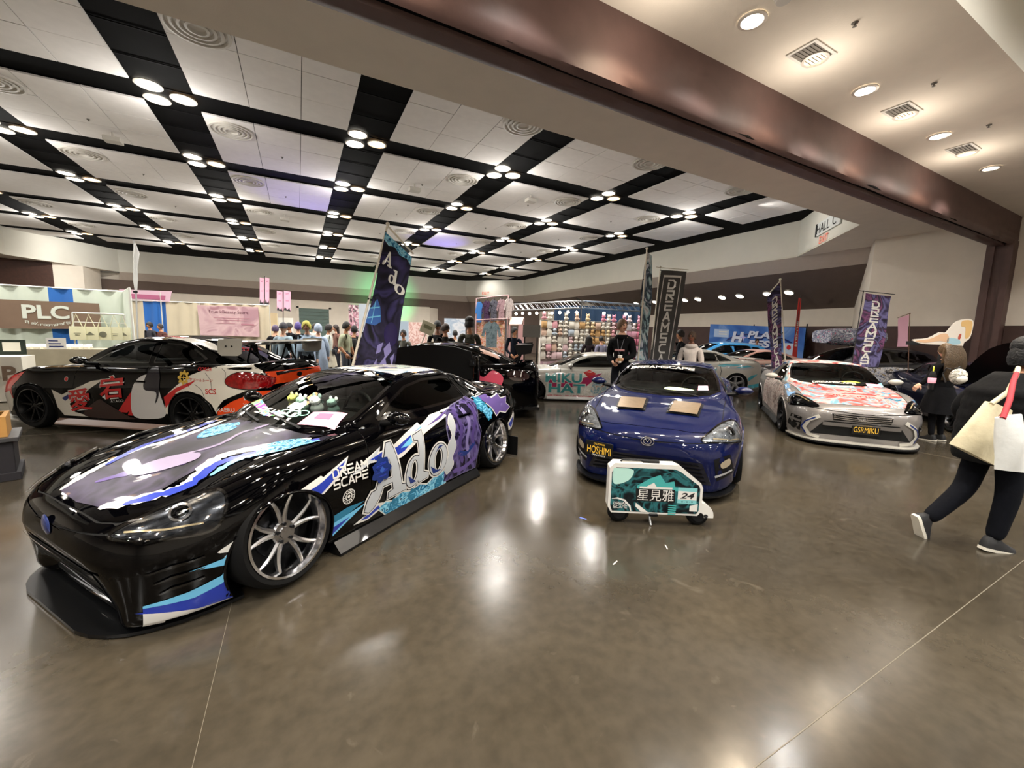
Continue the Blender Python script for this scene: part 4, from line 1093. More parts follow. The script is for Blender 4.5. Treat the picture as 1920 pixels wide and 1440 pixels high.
# hood print (top view: across, back)
dec(a, c, [fillp([(-.36, 1.24), (-.40, .9), (-.36, .6), (-.27, .38), (-.17, .19), (.10, .175), (.36, .21), (.45, .40), (.36, .72), (.55, 1.05), (.56, 1.26), (.2, 1.23)])], 'T', 'hood_print', V_hoodp, .003)
def flame(path, w, seed):
    rn = random.Random(seed); P = smooth_loop(path, 8, False)
    return band(P, [w*(.55+.6*abs(math.sin(i*1.25))+.25*rn.random())*(.35+.65*min(1, i/4, (len(P)-1-i)/3)) for i in range(len(P))])
for path, w, m, off in (([(.30, .20), (.47, .36), (.52, .50), (.36, .72), (.40, .90), (.60, 1.22)], .075, M_white, .0045), ([(.40, .26), (.54, .48), (.44, .70), (.52, .92), (.66, 1.24)], .06, V_blue, .005), ([(.55, .60), (.50, .78), (.58, .95), (.69, 1.22)], .04, V_cyan, .0055),
        ([(-.17, .19), (-.29, .40), (-.36, .62), (-.32, .85), (-.44, 1.22)], .05, M_white, .0045), ([(-.27, .42), (-.40, .66), (-.42, .9), (-.52, 1.2)], .05, V_blue, .005), ([(.02, .62), (.12, .85), (.02, 1.1), (.1, 1.24)], .03, V_lav, .0055), ([(-.05, .3), (.1, .55), (.24, .62)], .07, V_purple, .005)):
    dec(a, c, [flame(path, w, int(w*1000))], 'T', 'hood_flame', m, off, .05)
dec(a, c, [blob([(-.02, .50), (.10, .42), (.20, .52), (.24, .68), (.14, .74), (.02, .66)])], 'T', 'hood_print', V_lav, .0062); dec(a, c, [blob([(-.30, 1.0), (-.16, .88), (-.10, 1.05), (-.2, 1.2), (-.32, 1.16)])], 'T', 'hood_print', V_rose, .006)
dec(a, c, [blob([(.44, .98), (.55, .88), (.66, 1.06), (.64, 1.2), (.5, 1.14)])], 'T', 'hood_print', V_rose, .0062)
# roof print
dec(a, c, [fillp([(-.42, 2.24), (.44, 2.24), (.46, 2.7), (.40, 2.98), (-.40, 2.98), (-.46, 2.7)])], 'T', 'roof_print', swirl('vinyl_roof', ['17161c', '7d87a8', 'd8d3c4', 'e6e2d4', '4a7fa6', 'ddd8c8'], 2.4, .2, .8, 2), .003)
# front corner graphics
dec(a, c, [fillp([(.56, .30), (.56, .135), (.40, .15), (.24, .19), (.12, .235), (.30, .235)])], 'L', 'vinyl_corner', V_blue, .003); dec(a, c, [fillp([(.56, .32), (.56, .27), (.38, .225), (.14, .235), (.36, .27)])], 'L', 'vinyl_corner', V_cyan, .0045)
dec(a, c, [fillp([(.56, .145), (.56, .10), (.10, .14), (.08, .24), (.24, .195), (.40, .155)])], 'L', 'vinyl_corner', M_white, .0045)
dec(a, c, [fillp(smooth_loop([(.64, .52), (.54, .48), (.47, .445), (.52, .425), (.50, .40), (.58, .39), (.63, .40)], 3))], 'L', 'vinyl_corner', M_white, .003); dec(a, c, [fillp([(.62, .43), (.50, .40), (.36, .385), (.52, .355), (.62, .35)])], 'L', 'vinyl_corner', V_cyan, .0045)
# front end
dec(a, c, [fillp([(-.44, .40), (.44, .40), (.48, .22), (-.48, .22)])], 'F', 'grille_opening', M_well, .003)
for z in (.25, .30, .35): dec(a, c, [band([(-.42, z), (.42, z)], .014)], 'F', 'grille_slat', M_plastic, .012)
dec(a, c, [band(smooth_loop([(-.48, .40), (-.2, .375), (.2, .375), (.48, .40)], 5, False), .02)], 'F', 'grille_trim', M_gloss, .012)
p, n = a.hit('F', 0, .565)
b = MB(); b.T = Matrix.Translation(p+Vector((.004, 0, 0))); b.lathe([(.001, .012), (.03, .011), (.052, .004), (.055, 0)], 24, 'x'); b.T = b.T; eo = b.build('emblem', mat('emblem_blue', '2a3a74', .2, .3, coat=1), c, smooth=50); 
for sg in (1, -1):
    lamp_front(a, c, sg, [(x*1.08, z*1.2) for x, z in HL], (.33, .66, .65), (.62, .62, .48), mat('lamp_dark', '3a3c40', .2, .7, noise=.7, nscale=40), [(-.15, -.05), (.02, -.058), (.17, -.04)], True, pc=(.07, .02))
    for k, z in enumerate((.435, .375, .315)):
        dec(a, c, [band([(.22+.02*k, z-.02), (.30, z), (.42, z+.012)], [.004, .016, .006])], 'L' if sg > 0 else 'R', 'bumper_louvre', M_gloss, .010)
splitter(c, a, ADO, .078, .03, M_carbon, .6, side=-.05)
skirts(c, a, ADO, .075, M_carbon, .06)
MB().box(a.xf-3.9, a.xf-3.88, .70, .93, .10, .34).build('mud_flap', M_plastic, c)
# wiper arms, card behind the glass, iridescent banner
for y0, y1 in ((.40, -.08), (-.05, -.5)):
    dec(a, c, [band([(y0, 1.25+.2*abs(y0)**2), ((y0+y1)/2, 1.31), (y1, 1.36+.15*abs(y1)**2)], [.02, .014, .008])], 'T', 'wiper', M_plastic, .012)
card = dec(a, c, [fillp([(.34, 1.30), (.62, 1.40), (.58, 1.56), (.32, 1.46)])], 'T', 'price_card', M_pinkcard, .012)
dec(a, c, [fillp([(.40, 1.40), (.52, 1.44), (.50, 1.50), (.39, 1.46)])], 'T', 'card_print', mat('card_print', 'e06a8a', .7), .014)
iri = swirl('iridescent_film', ['7a6fe0', 'e04f9a', '54d6a8', 'd9e86a', '55b8e8', 'c05fd8'], 6, .25, .3, 1)
dec(a, c, [fillp([(-.56, 1.50), (-.10, 1.32), (.05, 1.34), (.02, 1.40), (-.10, 1.38), (-.52, 1.56)])], 'T', 'windshield_banner', iri, .004)
dec(a, c, [mark('SCAPE', -.26, 1.355, .07, .24, -.12)], 'T', 'banner_lettering', M_white, .006)
dec(a, c, [band(oval(.16, 1.40, .07, .035, 20)+oval(.16, 1.40, .07, .035, 20)[:1], .012), band(oval(.06, 1.40, .05, .03, 20)+oval(.06, 1.40, .05, .03, 20)[:1], .01), band(oval(.24, 1.43, .05, .03, 20)+oval(.24, 1.43, .05, .03, 20)[:1], .01)], 'T', 'cloud_sticker', mat('sticker_mint', '7fe0b4', .3), .006)

# ---- royal blue coupe
BLU = variant(COUPE, chin=.10)
blue, bsh = coupe('show_car', 'royal blue coupe with two hood vents and a HOSHIMI plate, facing the camera', (4.74, 4.13), R(216.9), P_blue, spec=BLU, wheel='mesh', rim=M_gun, spoke=M_gun, lower=.035, camber=3)
a, c = bsh, blue
dec(a, c, [fillp([(-.50, .42), (.50, .42), (.60, .20), (-.60, .20)])], 'F', 'grille_opening', mat('grille_dark', '0a0d1c', .3, coat=.5), .003)
for z in (.23, .27, .31, .35, .39): dec(a, c, [band([(-.56+.45*(z-.20), z), (.56-.45*(z-.20), z)], .012)], 'F', 'grille_slat', M_plastic, .01)
for sg in (1, -1):
    lamp_front(a, c, sg, [(x*1.38-.03, z*1.3) for x, z in HL], (.36, .64, .65), (.62, .62, .48), mat('lamp_silver', 'a4a8ac', .25, .5, noise=.75, nscale=28), [(-.19, -.06), (0, -.085), (.18, -.07)], True, pc=(.07, .01), rproj=.046)
    q = [(sg*.60, .46), (sg*.74, .50), (sg*.80, .30), (sg*.64, .24)]
    dec(a, c, [fillp(q)], 'F', 'fog_pocket', M_plastic, .003); dec(a, c, [blob([(sg*.66, .42), (sg*.73, .46), (sg*.745, .40), (sg*.68, .37)])], 'F', 'fog_lamp', mat('fog_amber', 'c7b9a0', .2, .5), .008)
    dec(a, c, [band([(sg*.62, .29), (sg*.70, .31), (sg*.77, .33)], .022)], 'F', 'light_bar', mat('drl_grey', 'c9ccd0', .2, .5), .008)
    dec(a, c, [fillp([(sg*.11, .56), (sg*.44, .54), (sg*.48, 1.00), (sg*.13, 1.02)])], 'T', 'hood_vent_base', M_carbon, .008)
    v = dec(a, c, [fillp([(sg*.14, .585), (sg*.42, .57), (sg*.455, .98), (sg*.16, .995)])], 'T', 'hood_vent', mat('vent_bronze', '9a8468', .35, .6, noise=.2, nscale=20), .022)
    for k in range(6):
        t = k/5; dec(a, c, [fillp(oval(sg*(.125+.02*t), .60+.37*t, .006, .006, 8))], 'T', 'rivet', M_chrome, .012)
p, n = a.hit('F', 0, .575)
b = MB()
for rx, rz in ((.062, .042), (.036, .03)): b.tube([(p.x+.008+abs(.15*yy)*0, yy, p.z+zz) for yy, zz in [(rx*math.cos(t), rz*math.sin(t)) for t in np.linspace(0, 2*PI, 25)]], .006, 6, False)
b.tube([(p.x+.008, -.03, p.z+.036), (p.x+.008, 0, p.z-.01), (p.x+.008, .03, p.z+.036)], .005, 6)
b.build('emblem', M_chrome, c, smooth=60)
p, n = a.hit('F', -.47, .43)
plate_on(c, p+Vector((.05, .0, 0)), (1, -.25, .05), 'HOSHIMI', 'CALIFORNIA', script='Section')
dec(a, c, [mark('DREAMSCAPE', -.50, 1.93, .075, .24, 0, 1.0)], 'T', 'windshield_wordmark', M_white, .004)
dec(a, c, [fillp([(.40, 1.42), (.52, 1.47), (.51, 1.58), (.40, 1.53)])], 'T', 'price_card', M_pinkcard, .006)
dec(a, c, [blob([(.02, 1.36), (.2, 1.36), (.36, 1.41), (.2, 1.43), (.04, 1.42)])], 'T', 'dash_card', mat('pale_green_card', 'cfe3b4', .5), .004)
for y0, y1 in ((.42, -.05), (-.02, -.46)): dec(a, c, [band([(y0, 1.25+.2*abs(y0)**2), ((y0+y1)/2, 1.30), (y1, 1.33+.15*abs(y1)**2)], [.02, .014, .008])], 'T', 'wiper', M_plastic, .012)
splitter(c, a, BLU, .10, .07, M_carbon, .5); skirts(c, a, BLU, .10, M_plastic, .04)
dec(a, c, [band([(.62, .60), (.70, .50), (.68, .30)], .006)], 'L', 'bumper_seam', M_gap, .002)
# duckbill spoiler
MB().prism([(-a.xf*0-2.10, .985), (-1.90, .99), (-2.16, 1.03)], -.62, .62, 'xz').build('spoiler', P_blue, c)

# ---- white, pink and silver coupe
MKP = swirl('wrap_pink_print', ['cdb8ae', 'c8565e', 'd4a69c', '559cac', 'c86f66', 'b03636', 'cdbdb2'], 2.4, .35, .5, 2.0)
P_silver = mat('paint_silver', '7d7976', .32, .3, coat=.7)
miku, msh = coupe('show_car', 'silver and white coupe with a pink and teal printed hood and a GSRMIKU plate', (9.0, 4.12), R(218.0), P_silver, spec=variant(COUPE, chin=.08), wheel='mesh', rim=M_gun, spoke=M_gun, lower=.06, hood_m=MKP, roof_m=swirl('wrap_roof', ['20242c', '7fb4c8', 'e6dcd0', 'c8504a', '30343c'], 2.5, .3, .6, 2), side_m=P_white)
a, c = msh, miku
for v in 'LR':
    dec(a, c, [fillp([(.70, .70), (1.4, .84), (2.9, .88), (3.0, .3), (1.3, .22), (1.22, .5), (1.1, .66)])], v, 'flank_print', swirl('wrap_flank', ['2a2226', 'b49a90', 'e6dcd4', '5a3a30', 'd8a8a0'], 5, .3, .6, 3), .003)
    dec(a, c, [fillp([(.50, .74), (.72, .82), (1.3, .86), (1.28, .83), (.80, .78), (.62, .70)])], v, 'fender_stripe', V('sky', '6f9cc8'), .004)
dec(a, c, [fillp([(-.44, .44), (.44, .44), (.60, .22), (-.60, .22)])], 'F', 'grille_opening', M_well, .003)
dec(a, c, [band([(-.46, .40), (.46, .40)], .055)], 'F', 'bumper_bar', P_silver, .02)
for z in (.53, .50, .475): dec(a, c, [band(smooth_loop([(-.34, z+.015), (0, z), (.34, z+.015)], 4, False), .012)], 'F', 'upper_grille_bar', M_chrome, .008)
dec(a, c, [fillp([(-.36, .555), (.36, .555), (.34, .46), (-.34, .46)])], 'F', 'upper_grille', M_plastic, .004)
p, n = a.hit('F', 0, .515); b = MB(); b.tube([(p.x+.014, .055*math.cos(t), p.z+.028*math.sin(t)) for t in np.linspace(0, 2*PI, 21)], .006, 6, False); b.tube([(p.x+.014, -.05, p.z), (p.x+.014, .05, p.z)], .005, 6); b.build('emblem', M_chrome, c, smooth=60)
for sg in (1, -1):
    lamp_front(a, c, sg, [(x*1.25-.02, z*1.2) for x, z in HL], (.36, .64, .65), (.62, .62, .48), mat('lamp_black', '14161a', .12, .6), [(-.10, .0), (.10, .08), (.22, .10), (.25, .03), (.22, -.055)], True, pc=(.06, .0))
    dec(a, c, [band([(sg*.50, .50), (sg*.62, .42), (sg*.66, .30), (sg*.60, .20), (sg*.48, .17)], .05)], 'F', 'bumper_frame', P_white, .02)
    dec(a, c, [band([(sg*.545, .475), (sg*.65, .40), (sg*.685, .30), (sg*.63, .205)], .016)], 'F', 'bumper_frame_line', V_navy, .024)
    dec(a, c, [fillp([(sg*.70, .44), (sg*.81, .46), (sg*.83, .24), (sg*.70, .22)])], 'F', 'fog_pocket', M_plastic, .003)
    dec(a, c, [fillp(oval(sg*.765, .30, .035, .035, 16))], 'F', 'fog_lamp', M_gun, .012); dec(a, c, [band([(sg*.70, .38), (sg*.82, .40)], .035)], 'F', 'bumper_fin', P_silver, .02)
p, n = a.hit('F', 0.06, .36); plate_on(c, p+Vector((.03, 0, 0)), (1, 0, .03), 'GSRMIKU', 'CALIFORNIA', .33, .16)
dec(a, c, [mark('DREAMSCAPE', -.36, 1.285, .055, .24)], 'T', 'windshield_wordmark', M_white, .004)
dec(a, c, [blob([(.05, 1.34), (.2, 1.33), (.33, 1.37), (.2, 1.40)])], 'T', 'dash_card', mat('yellow_card', 'cfe03a', .5), .004)
dec(a, c, [fillp([(.40, 1.27), (.62, 1.36), (.60, 1.43), (.40, 1.36)])], 'T', 'price_card', M_pinkcard, .008)
# racing team print on the hood
hr = V('print_red', 'd0453f'); hw = M_white
dec(a, c, [fillp(smooth_loop([(-.30, .55), (-.1, .50), (.2, .50), (.42, .56), (.40, .66), (.1, .72), (-.2, .68), (-.34, .62)], 4))], 'T', 'hood_badge', V('print_pink', 'eba4a0'), .003)
dec(a, c, [word('RACING', -.20, .525, w=.5, h=.075, bold=.02)], 'T', 'hood_lettering', hr, .0045); dec(a, c, [band(smooth_loop([(-.10, .66), (.1, .74), (.35, .70), (.2, .68), (0, .70)], 5, False), .03)], 'T', 'hood_swoosh', hr, .0045)
dec(a, c, [band(oval(-.27, .575, .05, .04, 18)+oval(-.27, .575, .05, .04, 18)[:1], .018)], 'T', 'hood_ring', hr, .005)
for x, s_, m in ((-.42, .95, V_cyan), (.48, .9, V_cyan), (-.1, 1.0, hw), (.25, 1.1, V_cyan), (-.48, .5, hw), (.5, .55, V_teal), (.02, .85, hr)):
    dec(a, c, [band(smooth_loop([(x-.1, s_), (x-.03, s_+.06), (x+.05, s_-.03), (x+.12, s_+.04)], 5, False), [.005]+[.03]*14+[.005])], 'T', 'hood_doodle', m, .004)
splitter(c, a, COUPE, .07+.03, .09, M_plastic, .5); b = splitter(c, a, COUPE, .125, .06, P_white, .5, name='lip_layer'); skirts(c, a, COUPE, .10, M_plastic, .05)

# ---- black, white and red sedan on the left
wrx, wsh = coupe('show_sedan', 'black, white and red wrapped sedan with a tall white rear wing', (-1.9, 8.4), R(144), P_black, spec=SEDAN, wheel='mesh', wr=.335, rr=.245, ww=.24,
                 rim=mat('black_rim', '0a0a0b', .35, .3), spoke=mat('black_rim', '0a0a0b', .35, .3), lower=.03, hood_m=swirl('wrap_red_white', ['d8d2c8', 'd8d2c8', 'c8302c', '201820'], 1.6, .3, .7, .5, [.3, .5, .53, .62]))
a, c = wsh, wrx
V_red, V_org, V_cream = V('red', 'c22a2a'), V('orange', 'e0491c'), V('cream', 'd9d3c6')
dec(a, c, [fillp([(3.16, .36), (3.20, .56), (3.26, .66), (3.42, .78), (3.62, .92), (3.82, 1.0), (4.05, 1.07), (4.36, 1.07), (4.50, 1.0), (4.57, .86), (4.40, .74), (4.1, .60), (3.99, .48), (3.98, .40), (3.93, .53), (3.79, .66), (3.58, .71), (3.36, .65), (3.24, .50), (3.21, .36)])], 'L', 'vinyl_quarter', V_cream, .003)
dec(a, c, [fillp([(3.18, .60), (3.40, .74), (3.72, .86), (3.62, .78), (3.40, .68), (3.26, .52), (3.19, .45)])], 'L', 'vinyl_stripe', V_red, .0045)
dec(a, c, [fillp([(3.97, .24), (4.0, .44), (4.2, .58), (4.42, .68), (4.56, .72), (4.57, .44), (4.46, .30), (4.2, .26)])], 'L', 'bumper_wrap', V_org, .0045)
dec(a, c, [fillp([(3.97, .21), (4.02, .30), (4.3, .36), (4.5, .36), (4.4, .26), (4.1, .2)])], 'L', 'bumper_wrap', V_cream, .006)
for (x0, z0, x1, z1, w) in ((3.70, .80, 3.84, .62, .006), (3.84, .96, 3.95, .72, .005), (3.50, .82, 3.62, .74, .005), (4.05, 1.02, 4.12, .88, .005)): dec(a, c, [band(smooth_loop([(x0, z0), ((x0+x1)/2+.03, (z0+z1)/2+.02), (x1, z1)], 4, False), w)], 'L', 'ink_line', V_dgrey, .0055)
tl = [(4.13, .86), (4.18, .93), (4.30, .975), (4.46, .955), (4.56, .90), (4.58, .80), (4.46, .75), (4.28, .765), (4.17, .80)]
t_ = dec(a, c, [fillp(smooth_loop(tl, 3))], 'L', 'taillight', mat('tail_red', '9a0f14', .08, coat=1, noise=.5, nscale=30), .012)
dec(a, c, [fillp(grow(smooth_loop(tl, 3), .012))], 'L', 'taillight_edge', M_gloss, .007)
dec(a, c, [fillp([(.55, .92), (.78, .85), (.80, .92)])], 'B', 'tail_end', V_cream, .004)
for sg in (1, -1): dec(a, c, [fillp(smooth_loop([(sg*.50, .86), (sg*.62, .93), (sg*.74, .92), (sg*.76, .80), (sg*.62, .76)], 3))], 'B', 'taillight', mat('tail_red'), .008)
dec(a, c, [fillp([(-.62, .98), (.62, .98), (.56, .80), (-.56, .80)])], 'B', 'trunk_wrap', V_org, .004); dec(a, c, [fillp([(-.74, .72), (.74, .72), (.66, .42), (-.66, .42)])], 'B', 'bumper_wrap', V_org, .004)
dec(a, c, [fillp(oval(0, .90, .06, .035))], 'B', 'emblem', M_gun, .008); dec(a, c, [fillp([(-.28, .78), (.28, .78), (.28, .62), (-.28, .62)])], 'B', 'plate_recess', M_plastic, .006)
dec(a, c, [fillp([(-.6, .40), (.6, .40), (.5, .24), (-.5, .24)])], 'B', 'diffuser', M_plastic, .006)
# front fender and sill
dec(a, c, [fillp([(1.34, .36), (1.42, .24), (1.9, .24), (1.62, .30), (1.56, .42), (2.18, .80), (1.98, .77), (1.46, .55), (1.30, .62), (1.33, .48)])], 'L', 'vinyl_stripe', V_cream, .003)
dec(a, c, [fillp([(1.45, .50), (1.78, .66), (1.62, .53), (1.50, .46)])], 'L', 'vinyl_stripe', V_navy, .0045)
dec(a, c, [fillp([(.10, .48), (.20, .66), (.46, .78), (.80, .86), (.70, .74), (.55, .62), (.55, .45)])], 'L', 'fender_wrap', V_red, .003); dec(a, c, [fillp([(.10, .40), (.14, .47), (.5, .56), (.56, .40), (.4, .24), (.2, .22)])], 'L', 'fender_wrap', V_cream, .0045)
dec(a, c, [fillp([(2.52, .30), (2.66, .55), (2.60, .30)]), fillp([(2.36, .34), (2.62, .62), (2.74, .72), (2.66, .46), (2.52, .34)])], 'L', 'vinyl_stripe', V_red, .004)
# pale abstract panel between the doors
dec(a, c, [blob([(2.62, .30), (2.64, .60), (2.74, .82), (2.92, .90), (3.06, .80), (3.14, .58), (3.16, .34), (2.9, .27)])], 'L', 'vinyl_panel', V('pale_grey', 'c9c7c4'), .0045)
dec(a, c, [blob([(2.86, .70), (2.92, .96), (3.04, 1.0), (3.12, .86), (3.10, .62), (3.02, .50), (3.06, .66)])], 'L', 'vinyl_panel', V_dgrey, .006); dec(a, c, [blob([(1.78, .25), (2.06, .50), (2.2, .46), (2.5, .30), (2.62, .25)])], 'L', 'vinyl_panel', V('umber', '3b2b28'), .0055)
for s_, x0, z0, w in (('愛', 1.55, .30, .42), ('宕', 2.10, .50, .44)):
    vs, ts = word(s_, x0, z0, w=w, h=.34, bold=.05, slope=.12); dec(a, c, [(vs, ts)], 'L', 'kanji_outline', M_white, .0075)
    vs, ts = word(s_, x0+.015, z0+.01, w=w-.03, h=.32, bold=.015, slope=.12); dec(a, c, [(vs, ts)], 'L', 'kanji', V_red, .0095)
dec(a, c, [word('ATAGO', 2.28, .475, w=.22, h=.035, slope=.1)], 'L', 'lettering', M_white, .009)
for s_, x, z, w, m in (('SCS', 3.86, .68, .15, V_red), ('XAERU', 3.99, .44, .24, M_white), ('VARIS', 4.34, .52, .15, M_white), ('CORSA', 3.72, .985, .20, V_red)): dec(a, c, [word(s_, x, z, w=w, bold=.01)], 'L', 'lettering', m, .008)
dec(a, c, [word('アズールレーン', 3.62, .84, w=.34)], 'L', 'lettering', V_red, .008)
dec(a, c, [fillp(oval(3.52, .885, .075, .075, 20), oval(3.52, .885, .045, .045, 16)[::-1])]+[fillp(oval(3.52+.08*math.cos(t), .885+.08*math.sin(t), .02, .02, 8)) for t in np.linspace(0, 2*PI, 8, endpoint=False)]+[band([(3.47, .885), (3.57, .885)], .012), band([(3.52, .835), (3.52, .935)], .012)], 'L', 'gold_crest', V('gold', 'c9a545'), .008)
dec(a, c, [fillp(oval(1.55, .78, .035, .035, 16))], 'L', 'round_badge', M_white, .005); dec(a, c, [fillp(oval(1.55, .78, .028, .028, 16))], 'L', 'round_badge', V_red, .0065)
dec(a, c, [fillp([(4.36, .80-.2), (4.44, .64), (4.40, .68), (4.35, .66)])], 'L', 'flower_mark', M_white, .008)
dec(a, c, [fillp([(.52, 2.9), (.56, 3.5), (.44, 3.7), (.36, 3.5), (.40, 2.9)])], 'T', 'roof_stripe', V_cream, .003); dec(a, c, [fillp([(.40, 2.6), (.46, 3.1), (.40, 3.1), (.32, 2.6)])], 'T', 'roof_stripe', V_red, .0032)
dec(a, c, [band([(1.40, .95), (1.60, 1.035), (1.78, 1.115)], [.01, .05, .02])], 'L', 'pillar_stripe', V_cream, .004)
skirts(c, a, SEDAN, .11, mat('skirt_tan', '8a6f62', .3, coat=.6), .06); splitter(c, a, SEDAN, .11, .08, P_white, .6)
# swan rear wing
wg = MB(); rings = []
for y in np.linspace(-.86, .86, 15):
    rings.append([(a.xf-4.10-.34*t, y, 1.345+.03*math.sin(PI*t)-.05*(1-t)*.3+.04*t+th) for t, th in ((0, 0), (.3, .022), (.7, .02), (1, .006), (.7, -.012), (.3, -.014))])
wing = wg.loft(rings, caps=True).build('rear_wing', P_white, c, smooth=50)
for sg in (1, -1):
    MB().prism([(a.xf-4.05, 1.36), (a.xf-4.07, 1.42), (a.xf-4.42, 1.44), (a.xf-4.40, 1.24), (a.xf-4.34, 1.205), (a.xf-4.10, 1.20), (a.xf-4.05, 1.24)], sg*.86, sg*.874, 'xz').build('end_plate', P_white, wing)
    for q in (4.18, 4.27): MB().lathe([(.012, .874), (.012, .880), (.001, .881)], 8, 'y', (a.xf-q, 0, 1.33)).build('bolt', M_gun, wing) if sg > 0 else None
    for dx in (0, .14): MB().tube([(a.xf-4.12-dx*.2, sg*.36, 1.34), (a.xf-4.02-dx*2.0, sg*.36, 1.06)], .014, 6).build('wing_strut', M_plastic, wing)
    MB().prism([(a.xf-4.10, 1.34), (a.xf-4.20, 1.345), (a.xf-4.22, 1.25), (a.xf-4.16, 1.22)], sg*.352, sg*.368, 'xz').build('wing_bracket', M_plastic, wing)
dec(a, c, [word('ATAGO', -.22, 3.72, w=.44, h=.10)], 'T', 'window_lettering', V_red, .006)

# ---- black sedan behind the foreground coupe, near door standing open
bl, lsh = coupe('show_sedan', 'black sedan with a pink heart on its flank and an open door', (2.22, 8.13), R(150), P_black, spec=SEDAN, hi=False, wheel='mesh', wr=.33, rr=.245, rim=M_gun, spoke=M_gun, lower=.06)
a, c = lsh, bl
hx, hz = 3.50, .80
dec(a, c, [blob([(3.55, .36), (3.36, .62), (3.42, .90), (3.60, .84), (3.76, .96), (3.95, .84), (3.88, .62), (3.70, .44)])], 'L', 'heart_print', V('pink_heart', 'e0566f'), .005)
dr_ = MB().loft([[(a.xf-s_, y, z) for s_, z in ((1.98, .32), (2.02, 1.22), (2.15, 1.34), (2.6, 1.405), (3.1, 1.38), (3.40, 1.30), (3.46, 1.1), (3.42, .6), (3.30, .30))] for y in (1.10, 1.17)], caps=True).build('open_door', M_plastic, c, smooth=30)
MB().rbox(a.xf-3.50, a.xf-3.38, 1.06, 1.22, 1.05, 1.16, .02).build('door_latch', M_gun, dr_, smooth=40); MB().rbox(a.xf-3.56, a.xf-3.44, 1.08, 1.2, .72, 1.24, .03).build('door_edge', M_gloss, dr_, smooth=40)
MB().box(a.xf-2.1, a.xf-2.0, .8, 1.12, .4, .5).box(a.xf-2.1, a.xf-2.0, .8, 1.12, .9, 1.0).build('door_hinge', M_gun, dr_)
dec(a, c, [fillp(smooth_loop([(4.02, .92), (4.16, .96), (4.34, .94), (4.42, .84), (4.3, .78), (4.1, .80)], 3))], 'L', 'taillight', mat('tail_smoke', '2a1618', .06, coat=1), .008)
dec(a, c, [fillp([(.42, 3.45), (.56, 3.5), (.50, 3.86), (.36, 3.8)])], 'T', 'window_print', mat('peach_print', 'd9a58a', .4), .006)
b = MB(); b.box(a.xf-4.45, a.xf-4.16, -.78, .78, 1.40, 1.425); w_ = b.build('rear_wing', M_carbon, c)
for sg in (1, -1):
    MB().prism([(a.xf-4.12, 1.42), (a.xf-4.48, 1.45), (a.xf-4.44, 1.28), (a.xf-4.20, 1.24)], sg*.78, sg*.795, 'xz').build('end_plate', M_plastic, w_); MB().tube([(a.xf-4.30, sg*.4, 1.40), (a.xf-4.18, sg*.4, 1.06)], .03, 6).build('wing_strut', M_plastic, w_)
MB().box(a.xf-4.62, a.xf-4.3, .50, .78, .24, .30).build('rear_diffuser', M_carbon, c)

# ---- white coupe with graffiti lettering
hat, hsh = coupe('show_car', 'white coupe with teal and magenta MIKU HAT graffiti along its side', (6.43, 8.38), R(150), P_white, hi=False, wheel='mesh', rim=M_gun, spoke=M_gun, lower=.10)
a, c = hsh, hat
dec(a, c, [fillp([(1.15, .24), (3.05, .24), (3.08, .5), (2.98, .80), (2.6, .84), (1.18, .78), (1.2, .5)])], 'L', 'flank_print', swirl('graffiti_bg', ['dcd9d2', 'dcd9d2', 'c9c4b8', 'e8e4da'], 6, .3, .5, 2), .003)
dec(a, c, [fillp([(1.2, .62), (1.9, .56), (2.0, .66), (2.5, .80), (2.1, .45), (1.3, .44)])], 'L', 'graffiti_patch', V('magenta', 'a8305a'), .0045); dec(a, c, [fillp([(2.05, .80), (2.2, .86), (2.36, .78), (2.2, .66)])], 'L', 'graffiti_patch', V_red, .0045)
for s_, x, z, w, h in (('MIKU', 1.16, .55, .86, .22), ('HAT', 1.24, .30, .86, .22)):
    dec(a, c, [word(s_, x-.02, z-.015, w=w+.04, h=h+.03, bold=.07)], 'L', 'graffiti_outline', M_white, .006); dec(a, c, [word(s_, x, z, w=w, h=h, bold=.03)], 'L', 'graffiti_letters', V('turquoise', '3f9494'), .008)
dec(a, c, [blob([(2.25, .34), (2.3, .6), (2.45, .74), (2.6, .62), (2.66, .4), (2.5, .3)])], 'L', 'graffiti_patch', swirl('graffiti_swirl', ['d8c8b8', '6f9fb0', 'e6ded2', 'b08a78'], 7, .3, .5, 2), .006)
dec(a, c, [band([(1.22, .225), (3.0, .225)], .05)], 'L', 'sill_print', swirl('sill_red', ['e6e0da', 'c04a50', 'e6e0da'], 16, .3, .4, 1), .006)
skirts(c, a, COUPE, .15, M_white, .04)

# ---- white coupe with teal splashes
wt, tsh = coupe('show_car', 'cream white coupe with teal splash graphics and bright five spoke wheels', (10.15, 8.5), R(150), P_white, spec=variant(COUPE), hi=False, wheel='five', wr=.325, rr=.235, rim=mat('bright_rim', 'c9c9cb', .25, .9), spoke=mat('bright_rim', 'c9c9cb', .25, .9))
a, c = tsh, wt
V_aqua = V('aqua', '4fa7b8')
for q in ([(2.86, .84), (3.1, .88), (3.6, .88), (3.3, .82), (3.0, .80)], [(3.76, .42), (4.02, .62), (3.82, .58), (3.72, .50)], [(3.74, .30), (4.1, .36), (4.14, .26), (3.78, .20)], [(2.70, .66), (2.86, .76), (2.82, .60), (2.76, .70)], [(3.36, .80), (3.7, .86), (3.9, .80), (3.6, .76)]): dec(a, c, [fillp(q)], 'L', 'vinyl_splash', V_aqua, .004)
dec(a, c, [band(smooth_loop([(3.1, .80), (3.5, .76), (3.85, .80)], 4, False), .05)], 'L', 'vinyl_script', V_grey, .005)
MB().rbox(a.xf-4.2, a.xf-3.95, -.7, .7, 1.02, 1.05, .01).build('spoiler', P_white, c)

